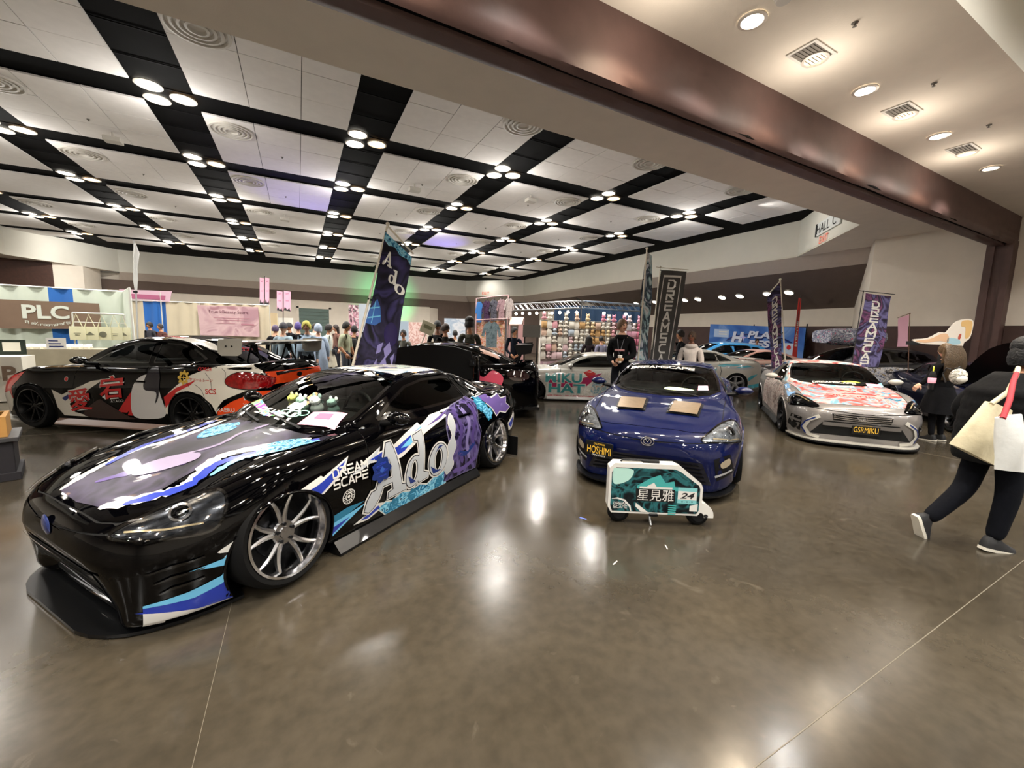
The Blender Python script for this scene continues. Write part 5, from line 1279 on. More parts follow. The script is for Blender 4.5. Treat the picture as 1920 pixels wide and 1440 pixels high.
# ---- cars further back
pk, psh = coupe('show_car', 'pale pink and cream coupe parked behind the teal splashed coupe', (14.0, 8.9), R(150), mat('paint_pink', 'd9b6a6', .35, coat=.8), hi=False, wheel='six', rim=M_gun, spoke=M_gun, roof_m=mat('paint_pink_roof', 'dba99a', .35, coat=.8))
dec(psh, pk, [fillp([(1.3, .75), (2.9, .82), (3.0, .5), (1.3, .4)])], 'L', 'flank_print', MKP, .004)
HATCH = variant(SEDAN, gh=dict(SEDAN['gh'], s1=4.5, zc={1.30: .97, 1.6: 1.11, 1.9: 1.26, 2.2: 1.39, 2.45: 1.45, 2.8: 1.48, 3.4: 1.47, 3.8: 1.43, 4.1: 1.36, 4.3: 1.22, 4.5: 1.02}, ze={1.30: .96, 1.5: 1.0, 1.65: 1.06, 1.95: 1.21, 2.3: 1.35, 2.6: 1.41, 3.4: 1.40, 3.8: 1.36, 4.1: 1.29, 4.3: 1.16, 4.5: 1.0},
    wr={1.30: .22, 1.4: .45, 1.5: .58, 1.66: .665, 1.95: .645, 2.35: .59, 3.0: .58, 3.8: .56, 4.2: .53, 4.5: .46}, wb={1.30: .28, 1.4: .5, 1.5: .64, 1.68: .735, 1.95: .78, 3.0: .80, 3.8: .78, 4.2: .70, 4.5: .56}),
    rearwin=[(4.12, 0), (4.13, .46), (4.3, .46), (4.42, .44), (4.44, 0), (4.42, -.44), (4.3, -.46), (4.13, -.46)],
    sidewin=[[(1.86, 1.03), (2.1, 1.16), (2.36, 1.28), (2.56, 1.335), (2.80, 1.345), (2.83, 1.055)], [(2.92, 1.06), (2.90, 1.345), (3.4, 1.34), (3.56, 1.3), (3.56, 1.08)], [(3.64, 1.09), (3.64, 1.3), (3.86, 1.27), (4.0, 1.14)]])
HATCH.pop('trunk', None)
sky, ysh = coupe('show_hatchback', 'sky blue hatchback parked in front of the blue festival banner', (14.85, 11.0), R(150), mat('paint_sky', '3f9ad8', .3, coat=.9), spec=HATCH, hi=False, wheel='six', rim=M_gun, spoke=M_gun)
SUV = variant(HATCH)
suv, vsh = coupe('show_wagon', 'dark wagon with pale streaks carrying a foil wrapped roof bundle', (13.9, 5.9), R(150), mat('paint_charcoal', '1b1d24', .3, coat=.9), spec=SUV, hi=False, wheel='six', rim=M_gun, spoke=M_gun)
dec(vsh, suv, [fillp([(.6, .8), (2.9, .95), (3.6, .9), (3.2, .5), (1.3, .4)])], 'L', 'flank_print', swirl('wrap_dark_foil', ['15161c', '8a8fa6', 'd9d5d0', '2a2c38', 'b09a70'], 5, .3, .7, 3), .004)
dec(vsh, suv, [fillp([(-.6, .3), (.6, .3), (.62, 1.2), (-.62, 1.2)])], 'T', 'hood_print', swirl('wrap_dark_foil'), .004)
# foil bundle on the roof
b = MB(); rings = []
rn = random.Random(5)
for t in np.linspace(0, 1, 12):
    k = .25+.75*math.sin(PI*min(max(t, .04), .96))**.5
    k = .45+.55*k; rings.append([(.75-1.5*t, .52*k*abs(math.cos(q))**.6*(1 if math.cos(q) > 0 else -1)*(1+.08*rn.random()), .25+.24*k*abs(math.sin(q))**.6*(1 if math.sin(q) > 0 else -1)*(1+.10*rn.random())) for q in np.linspace(0, 2*PI, 16, endpoint=False)])
b.loft(rings, caps=True); o = b.build('roof_bundle', swirl('foil_print', ['6a7290', 'd8dae0', '2c3048', 'a8b0c4', 'c85a6a'], 6, .18, .5, 3), smooth=60, loc=(13.9, 5.9, 1.475), rz=R(150)); tag(o, 'silver and navy foil wrapped bundle on the dark wagon roof', 'roof cargo')

# ---- dark blue coupe with its hood up, right of the pink hooded coupe
nv_, nsh = coupe('show_car', 'dark navy coupe with its hood propped up, at the hall right side', (11.97, 2.79), R(217), mat('paint_navy', '070c26', .4, 0, coat=1, spec=.2), hi=False, wheel='mesh', rim=M_gun, spoke=M_gun, lower=.03)
for ch in list(nv_.children):
    if ch.name.startswith('hood') and not ch.name.startswith('hood_'):
        piv = Vector((nsh.xf-1.34, 0, .87)); ang = R(52)
        rot = Matrix.Translation(piv) @ Matrix.Rotation(-ang, 4, 'Y') @ Matrix.Translation(-piv)
        ch.matrix_local = rot
        me = ch.data; me.materials.clear(); me.materials.append(M_plastic)
a, c = nsh, nv_
MB().rbox(a.xf-1.25, a.xf-.25, -.55, .55, .55, .74, .05).build('engine_bay', M_gun, c, smooth=40)
for k, (x, y, m) in enumerate(((.5, .2, M_gun), (.75, -.2, mat('engine_red', '8a2a24', .4)), (.9, .25, M_chrome))): MB().rbox(a.xf-x-.18, a.xf-x+.1, y-.16, y+.16, .70, .80+.02*k, .03).build('engine_part', m, c, smooth=40)
MB().tube([(a.xf-.4, .5, .78), (a.xf-.75, .5, 1.35)], .008, 6).build('hood_prop', M_alu, c)
for sg in (1, -1): lamp_front(a, c, sg, HL, (.36, .64, .66), (.62, .62, .48), mat('lamp_silver'), None, True, pc=(.07, .01))

# ================================================================== suitcase scooter
def scooter():
    """folding electric scooter shaped like a flat case; local x along its length (left to right as seen), y toward viewer is -"""
    t = empty('folding_scooter', (2.62, 2.35, 0), R(-30.0), 'white suitcase shaped electric scooter with printed side standing before the blue coupe', 'scooter')
    t.scale = (1.17, 1.17, 1.12)
    O = smooth_loop([(-.30, .07), (-.335, .12), (-.335, .42), (-.30, .475), (.10, .475), (.155, .455), (.30, .33), (.325, .29), (.325, .14), (.30, .085)], 3)
    body = [(-.31, .085), (-.335, .13), (-.335, .43), (-.30, .468), (.13, .468), (.17, .45), (.31, .335), (.325, .30), (.325, .12), (.30, .085)]
    MB().prism(body, -.045, .045, 'xz').build('case', M_white, t)
    inner = [(-.305, .10), (-.318, .14), (-.318, .40), (-.29, .435), (.12, .435), (.16, .42), (.295, .318), (.305, .29), (.305, .125), (.29, .10)]
    MB().prism(inner, -.0475, -.044, 'xz').build('side_print', swirl('scooter_print', ['0b0d10', '101a1e', '2a6468', '0f1c20', '0b0d10'], 6, .3, .4, 2), t)
    def fl(name, polys, m, d, parent=t):
        b = MB()
        for vs, ts in polys: b.add([(p[0], -.0475-d, p[1]) for p in vs], ts)
        return b.build(name, m, parent, fix=False)
    fl('print_panel', [blob([(-.31, .42), (-.28, .43), (-.17, .42), (-.20, .34), (-.30, .31)])], mat('print_mint', 'a8cfc4', .4), .0008)
    fl('print_panel', [fillp([(-.14, .30), (-.05, .36), (.02, .39), (.06, .33), (.12, .345), (.13, .30), (.2, .29), (.2, .27), (-.13, .27)])], mat('print_teal', '3f9c98', .4), .0008)
    fl('print_panel', [fillp([(-.10, .28), (-.02, .33), (.01, .28)]), fillp([(-.14, .14), (-.10, .10), (-.05, .10), (-.14, .17)]), fillp([(.24, .16), (.295, .18), (.295, .12), (.24, .12)])], M_white, .0014)
    fl('print_panel', [fillp([(-.145, .28), (.13, .28), (.135, .185), (-.14, .185)])], mat('print_black', '0b0c0e', .4), .002)
    b = MB(); text_on(b, '星見雅', (-.004, -.0505, .19), (1, 0, 0), (0, 0, 1), w=.255, h=.088); b.build('print_lettering', M_white, t, fix=False)
    b = MB(); b.add([(-.12, -.0505, .283), (.11, -.0505, .283), (.11, -.0505, .298), (-.12, -.0505, .298)], [(0, 1, 2, 3)]); b.build('print_strip', M_white, t, fix=False)
    fl('number_card', [fillp([(.15, .18), (.285, .175), (.285, .30), (.15, .30)])], mat('print_aqua', '77b8ba', .4), .002)
    fl('number_field', [fillp([(.152, .21), (.283, .205), (.283, .27), (.152, .275)])], M_white, .0028)
    b = MB(); text_on(b, '24', (.218, -.051, .217), (1, 0, 0), (0, 0, 1), w=.10, h=.045, bold=.03, shear=.25); text_on(b, '0 . 0 . 0', (.218, -.0505, .187), (1, 0, 0), (0, 0, 1), w=.08, h=.012); b.build('number', blk, t, fix=False)
    for k in range(5): fl('print_stripe', [fillp([(.09, .165-.017*k), (.145, .162-.017*k), (.145, .153-.017*k), (.09, .156-.017*k)])], mat('print_teal'), .002)
    b = MB(); vs, fs, tw, th = stroke_tris('DREAM', .2); b.add([(-.295+p[0]*.018, -.0500, .152+p[1]*.018) for p in vs], fs); vs, fs, tw, th = stroke_tris('SCAPE', .2); b.add([(-.295+p[0]*.018, -.0500, .125+p[1]*.018) for p in vs], fs); b.build('wordmark', M_white, t, fix=False)
    fl('print_arc', [band([(-.31, .195), (-.27, .20), (-.22, .185), (-.18, .14), (-.17, .10)], [.004, .012, .014, .012, .006])], M_white, .0014)
    MB().tube([(-.25, 0, .468), (-.24, 0, .482), (-.06, 0, .482), (-.05, 0, .468)], .009, 8).build('carry_handle', M_plastic, t, smooth=50)
    MB().rbox(-.10, .02, -.02, .02, .465, .485, .008).build('latch', M_plastic, t, smooth=40)
    for x, r in ((-.25, .078), (.315, .078)):
        w = MB().lathe([(.02, -.03), (r-.02, -.032), (r-.004, -.02), (r, 0), (r-.004, .02), (r-.02, .032), (.02, .03)], 28, 'y', (0, 0, 0)); w = w.build('wheel', M_rubber, t, smooth=50, loc=(x, 0, r))
        MB().lathe([(.045, -.034), (.045, -.036), (.001, -.037)], 20, 'y').build('hub', M_gun, w, smooth=40)
    arc = [(.315+.10*math.cos(q), .085+.10*math.sin(q)) for q in np.linspace(R(-8), R(165), 14)]+[(.315+.035*math.cos(q), .075+.035*math.sin(q)) for q in np.linspace(R(165), R(-8), 8)]
    MB().prism(arc, -.042, .042, 'xz').build('rear_fender', M_white, t)
    MB().lathe([(.014, -.043), (.014, -.048), (.001, -.049)], 12, 'y', (.36, 0, .085)).build('bolt', blk, t)
    MB().tube([(-.03, -.02, .09), (-.03, -.04, .04), (-.025, -.06, .004)], .008, 8).build('kick_stand', M_alu, t, smooth=50)
    MB().rbox(-.04, .02, -.06, .06, .07, .09, .01).build('foot_peg', M_plastic, t, smooth=40)
scooter()

# ================================================================== BANNERS, FLAGS, BOOTHS
def at(px, py, depth):
    """point of the hall seen at photo pixel (px, py), at the given distance along the view axis"""
    k = depth/761.86
    return Vector((0, 0, CAM_H))+_f*depth+_r*((px-960)*k)+_d*((py-720)*k)
class Cloth:
    """hanging cloth between four corners with soft folds"""
    def __init__(s, tl, tr, br, bl, fold=.03, n=3, seed=0, vert=True, sag=0.):
        s.c = [Vector(p) for p in (tl, tr, br, bl)]; s.fold = fold; s.n = n; s.sd = seed; s.vert = vert
        s.N = (s.c[1]-s.c[0]).cross(s.c[3]-s.c[0]).normalized()
        if s.N.dot(Vector((0, 0, CAM_H))-s.c[0]) < 0: s.N = -s.N
    def p(s, u, v, off=0.):
        """u across, v up (0 bottom)"""
        b = s.c[3].lerp(s.c[2], u); t = s.c[0].lerp(s.c[1], u); P = b.lerp(t, v)
        if s.vert: w = math.sin(2*PI*s.n*u+s.sd+.6*math.sin(3*v))*(1-.35*v)
        else: w = math.sin(2*PI*s.n*(v*.8+u*.35)+s.sd)*.7+math.sin(5.1*v+s.sd*2+3*u)*.5
        return P+s.N*(w*s.fold+off)
    def build(s, name, m, parent=None, nu=24, nv=20, u0=0., u1=1., v0=0., v1=1., off=0., th=.004):
        vs = []; fs = []
        for k in (0, 1):
            for j in range(nv+1):
                for i in range(nu+1): vs.append(s.p(u0+(u1-u0)*i/nu, v0+(v1-v0)*j/nv, off-k*th))
        w = nu+1; h = nv+1
        for j in range(nv):
            for i in range(nu):
                a = j*w+i; fs.append((a, a+1, a+w+1, a+w)); a += w*h; fs.append((a, a+w, a+w+1, a+1))
        return MB().add(vs, fs).build(name, m, parent, smooth=180, fix=False)
    def lay(s, parts, name, m, parent, off=.004, grid=.08):
        bm = bmesh.new()
        for vs, ts in parts:
            bv = [bm.verts.new((p[0], p[1], 0)) for p in vs]
            for t in ts:
                try: bm.faces.new([bv[i] for i in t])
                except ValueError: pass
        for n in ((1, 0, 0), (0, 1, 0)):
            k = grid
            while k < 1:
                bmesh.ops.bisect_plane(bm, geom=bm.verts[:]+bm.edges[:]+bm.faces[:], dist=1e-5, plane_co=(k*n[0], k*n[1], 0), plane_no=n); k += grid
        for v in bm.verts: v.co = s.p(v.co.x, v.co.y, off)
        me = bpy.data.meshes.new(name); bm.to_mesh(me); bm.free(); me.materials.append(m)
        return link(bpy.data.objects.new(name, me), parent)
def vmark(word_, u, v_top, w, h, gap=.3, t=.2, lean=0.):
    """vertical stack of stroke letters in cloth coordinates"""
    vs, fs, tw, th = stroke_tris(word_, t, gap, True)
    return [(u+p[0]*w+lean*(p[1]-1)*h, v_top+(p[1]-1)*h) for p in vs], fs
M_pole_w = mat('pole_white', 'd9d2c2', .5); M_pole_k = mat('pole_black', '161616', .5)
def ties(t, a, b, cl, n=4):
    for k in range(n):
        v = 1-k/(n-1)*.95; p = cl.p(0, v); q = a.lerp(b, max(0, min(1, (p-a).dot(b-a)/(b-a).length_squared)))
        d = (p-q)
        MB().tube([q-d*.3, p+d*.1 if d.length > .01 else p+Vector((.03, 0, 0))], .012, 6).build('tie', M_pole_k, t)
def grounded(p_lo, p_hi):
    d = p_hi-p_lo; return p_lo-d*(p_lo.z/d.z)
def flag(name, label, top, low, cloth, pole_m, r=.016, bar=None, mats=None, feet=True):
    """pole through two points down to the floor, optional cross bar; returns root and cloth"""
    g = grounded(low, top)
    t = empty(name, (0, 0, 0), 0, label, 'flag')
    MB().tube([g+(top-g)*.002, top], [r, r*.8], 10).build('pole', pole_m, t, smooth=60)
    MB().ball(top, r*1.5, n=10, m=6).build('pole_cap', pole_m, t, smooth=60)
    if bar: MB().tube([bar[0], bar[1]], r*.7, 8).build('cross_bar', pole_m, t, smooth=60)
    if feet:
        b = MB().lathe([(.001, 0), (.20, 0), (.20, .015), (.03, .035), (.03, .06), (.001, .06)], 20, 'z', tuple(g)); b.build('base', M_metal_dark, t, smooth=40)
    return t

# big black flag behind the foreground coupe
d = 5.2
cl = Cloth(at(724, 436, d), at(772, 482, d), at(736, 700, d+.1), at(664, 700, d+.05), .035, 1.6, .5, False)
t = flag('tall_flag', 'tall black and violet flag with Ado lettering leaning on a white pole', at(727, 420, d), at(660, 690, d), cl, M_pole_w, .017, (at(727, 424, d), at(775, 476, d)))
cl.build('cloth', swirl('flag_violet', ['0c0b11', '181622', '2b2742', '15131f', '3a3560', '0c0b11'], 1.6, .7, 0, 1.6), t, 16, 40)
cl.lay([fillp([(0, 1), (1, 1), (1, .93), (.85, .955), (.6, .935), (.4, .96), (.2, .935), (0, .95)])], 'cloth_print', V_rose, t, .006)
cl.lay([fillp([(-.0, .45), (.16, .55), (.30, .50), (.40, .40), (.25, .36), (0, .36)])], 'cloth_print', V('flag_blue', '3a62a6'), t, .006); cl.lay([band([(.02, .40), (.35, .44)], .01), band([(.02, .47), (.28, .50)], .01), band([(.15, .37), (.12, .53)], .02)], 'cloth_print', V_cyan, t, .008)
cl.lay([blob([(.55, .36), (.72, .42), (.92, .38), (.95, .28), (.8, .22), (.6, .27)])], 'cloth_print', V('flag_plum', '2d2552'), t, .006)
for q in ([(.62, .20), (.75, .26), (.85, .19), (.72, .12)], [(.45, .22), (.58, .25), (.56, .17), (.46, .15)], [(.55, .03), (.7, .14), (.82, .05), (.7, -.0)], [(.42, .02), (.52, .12), (.56, .02)], [(.84, .13), (.94, .18), (.93, .06)]): cl.lay([fillp(q)], 'cloth_print', V('flag_lilac', '7d78ac'), t, .008)
def scaled(poly, x0, z0, w, h, u0, v0, uw, vh, skew=0.): return [(u0+(p[0]-x0)/w*uw+skew*(p[1]-z0)/h*uw, v0+(p[1]-z0)/h*vh) for p in poly]
for o_, h_, u0, v0 in ((A_o, A_h, .10, .79), (d_o, d_h, .40, .70), (o_o, o_h, .64, .655)):
    xs = [p[0] for p in o_]; zs = [p[1] for p in o_]; a_ = (min(xs), min(zs), max(xs)-min(xs), max(zs)-min(zs), u0, v0, .34, .115 if h_ is not o_h else .075)
    O_ = scaled(o_, *a_); Hh = scaled(h_, *a_)
    cl.lay([fillp(O_, Hh)], 'flag_letter', M_white, t, .006)
ties(t, at(660, 690, d), at(727, 420, d), cl, 5)

# edge-on pale flag and grey wordmark flag behind the blue coupe
d = 8.8
cl = Cloth(at(1212, 472, d), at(1223, 480, d+.4), at(1216, 690, d+.4), at(1190, 690, d), .03, 1.5, 0, False)
t = flag('tall_flag', 'narrow grey and white flag seen edge-on beside the man in black', at(1213, 466, d), at(1196, 680, d), cl, M_pole_w, .02)
cl.build('cloth', swirl('flag_pale', ['c9cdd6', '4a5a6c', '23303c', '9fc0c8', 'd6d8dc', '3a4450'], 2.2, .7, 0, 1.5), t, 10, 30); ties(t, at(1196, 680, d), at(1213, 466, d), cl, 5)
d = 9.3
cl = Cloth(at(1239, 507, d), at(1288, 509, d), at(1258, 690, d), at(1216, 690, d), .022, 1.2, 1, False)
t = flag('tall_flag', 'dark grey flag with white frame line and vertical wordmark behind the blue coupe', at(1238, 500, d), at(1218, 690, d), cl, M_pole_w, .015, (at(1230, 501, d), at(1291, 506, d)))
cl.build('cloth', mat('flag_grey', '3f3d3b', .7), t, 14, 36)
cl.lay([band([(.12, 0), (.14, .94), (.80, .94), (.84, 0)], .035)], 'frame_line', M_white, t, .006); cl.lay([vmark('DREAMSCAPE', .48, .90, .30, .083, .32, .22)], 'wordmark', M_white, t, .006); ties(t, at(1218, 690, d), at(1238, 500, d), cl, 4)

V_galaxy = swirl('flag_galaxy', ['1d1926', '352f4a', '66618c', '241f2c', '74466a', '2b2638'], 1.8, .7, 0, 2.2)
d = 10.4
cl = Cloth(at(1439, 556, d), at(1462, 530, d), at(1468, 692, d), at(1446, 700, d), .025, 1.3, .4, False)
t = flag('tall_flag', 'purple marbled wordmark flag on a white pole behind the pink hooded coupe', at(1463, 524, d), at(1472, 680, d), cl, M_pole_w, .02, (at(1463, 527, d), at(1438, 555, d)))
cl.build('cloth', V_galaxy, t, 10, 30); cl.lay([vmark('DREAMSCAPE', .5, .90, .40, .078, .30, .22)], 'wordmark', M_white, t, .006)
for v in (.1, .4, .7, .95): MB().tube([cl.p(1, v), at(1463+9*(1-v)*.95, 530+155*(1-v), d)], .012, 6).build('tie', M_pole_k, t)
d = 9.4
cl = Cloth(at(1622, 550, d), at(1673, 555, d), at(1648, 688, d), at(1597, 688, d), .03, 1.3, 2, False)
t = flag('tall_flag', 'purple marbled wordmark flag hanging from a tan cross bar by the wagon', at(1619, 546, d), at(1596, 690, d), cl, M_pole_k, .012, (at(1610, 545, d), at(1678, 552, d)))
cl.build('cloth', V_galaxy, t, 12, 30); cl.lay([vmark('DREAMSCAPE', .45, .90, .32, .078, .30, .22)], 'wordmark', M_white, t, .006)
# red feather flag
d = 15.5
cl = Cloth(at(1498, 558, d), at(1502, 560, d), at(1494, 676, d), at(1484, 676, d), .01, 1, 0, False)
t = flag('feather_flag', 'slim red feather flag with white lettering', at(1501, 556, d), at(1486, 676, d), cl, M_pole_k, .01)
cl.build('cloth', mat('flag_red', 'c22a26', .6), t, 6, 24); cl.lay([vmark('SCAPE', .5, .62, .5, .055, .5, .3)], 'lettering', M_white, t, .006)
# pink hanging banner at the right
d = 10.4
cl = Cloth(at(1685, 597, d), at(1704, 590, d), at(1702, 650, d), at(1682, 650, d), .01, 1, 0, False)
t = flag('banner_stand', 'small plain pink banner on a brown stand before the right wall', at(1706, 588, d), at(1704, 650, d), cl, mat('pole_brown', '6a4a38', .5), .012, (at(1683, 596, d), at(1707, 587, d))); cl.build('cloth', mat('banner_pink', 'd4a2b4', .7), t, 8, 12)
# twin pink banners over the far booths
for (x0, x1, y0, y1, xp, lab) in ((487, 505, 520, 578, 496, 'paired pink hanging banners on a stand above the beauty booth'), (519, 545, 545, 590, 531, 'lower pair of pink hanging banners beside the green door')):
    d = 17; t = empty('banner_stand', (0, 0, 0), 0, lab, 'banner')
    lo = at(xp, y1+40, d); hi = at(xp, y0-2, d); g = grounded(lo, hi); MB().tube([g, hi], .015, 8).build('pole', M_pole_k, t)
    MB().lathe([(.001, 0), (.22, 0), (.22, .02), (.001, .03)], 16, 'z', tuple(g)).build('base', M_metal_dark, t)
    for xa, xb in ((x0, xp-1), (xp+1, x1)):
        cl = Cloth(at(xa, y0, d), at(xb, y0+2, d), at(xb, y1-6, d), at(xa, y1-8, d), .01, 1); cl.build('cloth', mat('banner_rose', 'dba6bd', .7), t, 6, 10)
        cl.lay([fillp([(0, 0), (1, 0), (.8, .16), (.5, .06), (.2, .2)])], 'cloth_print', blk, t, .006); cl.lay([band([(.3, .85), (.7, .88)], .03), band([(.3, .5), (.75, .52)], .03)], 'cloth_print', V('rose_dark', 'b06484'), t, .006)
# furled flag on a grey mast beside the craft booth
d = 12.6; t = empty('furled_flag', (0, 0, 0), 0, 'furled grey flag on a tall mast between the two booths', 'flag')
lo, hi = at(257, 600, d), at(251, 450, d); g = grounded(lo, hi); MB().tube([g, hi], .022, 8).build('mast', mat('mast_grey', '8f8f8c', .5), t, smooth=60)
MB().tube([at(253, 456, d), at(256, 475, d), at(254, 500, d), at(254, 525, d), at(255, 545, d)], [.02, .075, .05, .06, .03], 8).build('cloth', mat('furled_cloth', 'aeaeaa', .8), t, smooth=60)
MB().lathe([(.001, 0), (.3, 0), (.3, .02), (.04, .05), (.001, .05)], 16, 'z', tuple(g)).build('base', M_metal_dark, t); MB().rbox(-.05, .05, -.05, .05, 0, .06, .02).build('clamp', M_metal_dark, t).location = at(254, 549, d)

# ---- pipe-and-drape runs
M_drape_w = mat('drape_white', 'c6cfc0', .85, sheen=.2, noise=.06, nscale=2); M_drape_b = mat('drape_blue', '1f62b0', .8, sheen=.2); M_drape_c = mat('drape_cream', 'c9bda3', .85, sheen=.2, noise=.08, nscale=2)
M_pipe = mat('pipe_white', 'd8d8d2', .4, .3)
def drape(name, label, a, b, z, segs, fold=.05, cat='drape', pipe=True):
    """a, b: floor points; segs: list of (u0,u1,material)"""
    t = empty(name, (0, 0, 0), 0, label, cat); a = Vector((a[0], a[1], 0)); b = Vector((b[0], b[1], 0)); up = Vector((0, 0, z))
    L_ = (b-a).length; cl = Cloth(a+up, b+up, b+Vector((0, 0, .03)), a+Vector((0, 0, .03)), fold, max(2, L_*2.2), 0)
    for u0, u1, m in segs: cl.build('drape_panel', m, t, max(8, int(L_*(u1-u0)*16)), 8, u0, u1)
    if pipe:
        MB().tube([a+up, b+up], .022, 8).build('rail', M_pipe, t, smooth=60)
        for u in (0, .5, 1): MB().tube([a.lerp(b, u), a.lerp(b, u)+up*1.01], .022, 8).build('upright', M_pipe, t, smooth=60)
    return t, cl
pa, pb = at(-70, 560, 9.9), at(232, 548, 11.4)
t, cl = drape('drape_wall', 'white and blue drape wall of the craft booth, with a brown banner', pa, pb, 2.45, [(0, .50, M_drape_w), (.50, .655, M_drape_b), (.655, 1, M_drape_w)])
side_b = at(244, 560, 10.2); t2, _ = drape('drape_wall', 'short white side drape closing the craft booth', pb, side_b, 2.45, [(0, 1, M_drape_w)])
M_bnr = mat('banner_brown', '77614f', .7, noise=.05)
def banner(name, label, tl, tr, br, bl, m, cat='banner', th=.012):
    t = empty(name, (0, 0, 0), 0, label, cat); c_ = Cloth(tl, tr, br, bl, .006, 1.3, 0); c_.build('sheet', m, t, 16, 6, th=th); return t, c_
n_ = (pb-pa).cross(Vector((0, 0, 1))).normalized(); n_ = n_ if n_.dot(-pa) > 0 else -n_
def on_wall(u, z, off=.12):
    p = Vector((pa.x, pa.y, 0)).lerp(Vector((pb.x, pb.y, 0)), u)+n_*off; p.z = z; return p
t, c_ = banner('shop_banner', 'brown banner reading PLC play room crafts on the drape wall', on_wall(.20, 2.09), on_wall(.83, 2.09), on_wall(.83, 1.40), on_wall(.20, 1.36), M_bnr)
c_.lay([word('PLC', .22, .36, w=.46, h=.50, bold=.03)], 'lettering', mat('lettering_pale', 'cdd2c6', .6), t, .010)
b_ = []
for k, ch in enumerate('play·room crafts'):
    if ch == ' ': continue
    u = .24+.42*k/15; v = .20-.10*math.sin(PI*k/15)+(.10 if ch in 'ly' else 0)*0; b_.append(word(ch, u, v, h=.07 if ch in 'aomrcs' else (.10 if ch in 'pltyf' else .03)))
    b_[-1] = ([(u+(p[0]-u)*.6, p[1]) for p in b_[-1][0]], b_[-1][1])
c_.lay(b_, 'lettering', mat('lettering_pale'), t, .010)
# booth tables
M_clothb = mat('cloth_beige', 'a39a83', .85, noise=.08); M_tablec = mat('cloth_white', 'cfcabc', .85)
def draped_table(label, c0, rz, w, dp, h, m, name='booth_table'):
    t = empty(name, (c0[0], c0[1], 0), rz, label, 'table')
    MB().rbox(-w/2, w/2, -dp/2, dp/2, h-.03, h, .01).build('table_top', m, t)
    nx = int(w*14); rings = []
    for z, k in ((h-.005, 0), (h*.5, .6), (.02, 1)):
        ring = []
        per = [(-w/2+w*i/nx, -dp/2, 0, -1) for i in range(nx)]+[(w/2, -dp/2+dp*i/8, 1, 0) for i in range(8)]+[(w/2-w*i/nx, dp/2, 0, 1) for i in range(nx)]+[(-w/2, dp/2-dp*i/8, -1, 0) for i in range(8)]
        for i, (x, y, ax, ay) in enumerate(per): o = .01+.025*k*math.sin(i*1.1); ring.append((x+ax*o, y+ay*o, z))
        rings.append(ring)
    MB().loft(rings).build('cloth_skirt', m, t, smooth=60); return t
az = math.atan2((pb-pa).y, (pb-pa).x)
tc_ = at(105, 676, 9.0); draped_table('long table under a beige cloth in the craft booth', (tc_.x, tc_.y), az, 1.75, .7, .98, M_clothb)
tc2 = at(-10, 690, 7.9); draped_table('table with a white printed cloth at the craft booth corner', (tc2.x, tc2.y), az, .9, .6, .88, M_tablec)
fr_ = Vector((math.cos(az), math.sin(az), 0)); fn_ = Vector((math.sin(az), -math.cos(az), 0))
b = MB(); text_on(b, 'P', Vector((tc2.x, tc2.y, .42))+fr_*.30+fn_*.345, fr_, (0, 0, 1), h=.28, bold=.04); tag(b.build('table_print', M_bnr, fix=False), 'brown letter P print on the white table cloth', 'print')
# goods on the beige table
dm_ = MB(); dm_.rbox(-.05, .05, -.035, .035, 0, .045, .008); dm_.add([(-.045, -.02, .045), (.045, -.02, .045), (.045, .03, .10), (-.045, .03, .10)], [(0, 1, 2, 3)]); dmm = dm_.mesh('card_display', mat('card_cream', 'dedac8', .7))
for r_ in range(2):
    for k in range(9):
        p = Vector((tc_.x, tc_.y, .98+.06*r_))+fr_*(-.66+.15*k)+fn_*(.16-.22*r_)
        o = bpy.data.objects.new('card_display', dmm); link(o); o.location = p-Vector((0, 0, .06*r_)); o.rotation_euler = (0, 0, az+random.uniform(-.2, .2)); tag(o, 'small cream card display on the beige table, %s row, %s from left' % (('front', 'back')[r_], ORD[k]), 'display', 'card displays on the craft table')
tote_m = mat('tote_canvas', 'd8d6b4', .85, noise=.06)
rl = empty('display_rack', (0, 0, 0), 0, 'white display rail above the tote bags in the craft booth', 'rack')
ra, rb = at(135, 586, 9.6), at(233, 590, 10.2); MB().tube([ra, rb], .018, 8).build('rail', M_pipe, rl, smooth=60)
for p in (ra, rb): MB().tube([Vector((p.x, p.y, 0)), p], .018, 8).build('upright', M_pipe, rl, smooth=60)
MB().tube([ra+Vector((0, 0, -.22)), rb+Vector((0, 0, -.22))], .008, 8).build('lower_rail', M_pipe, rl, smooth=60)
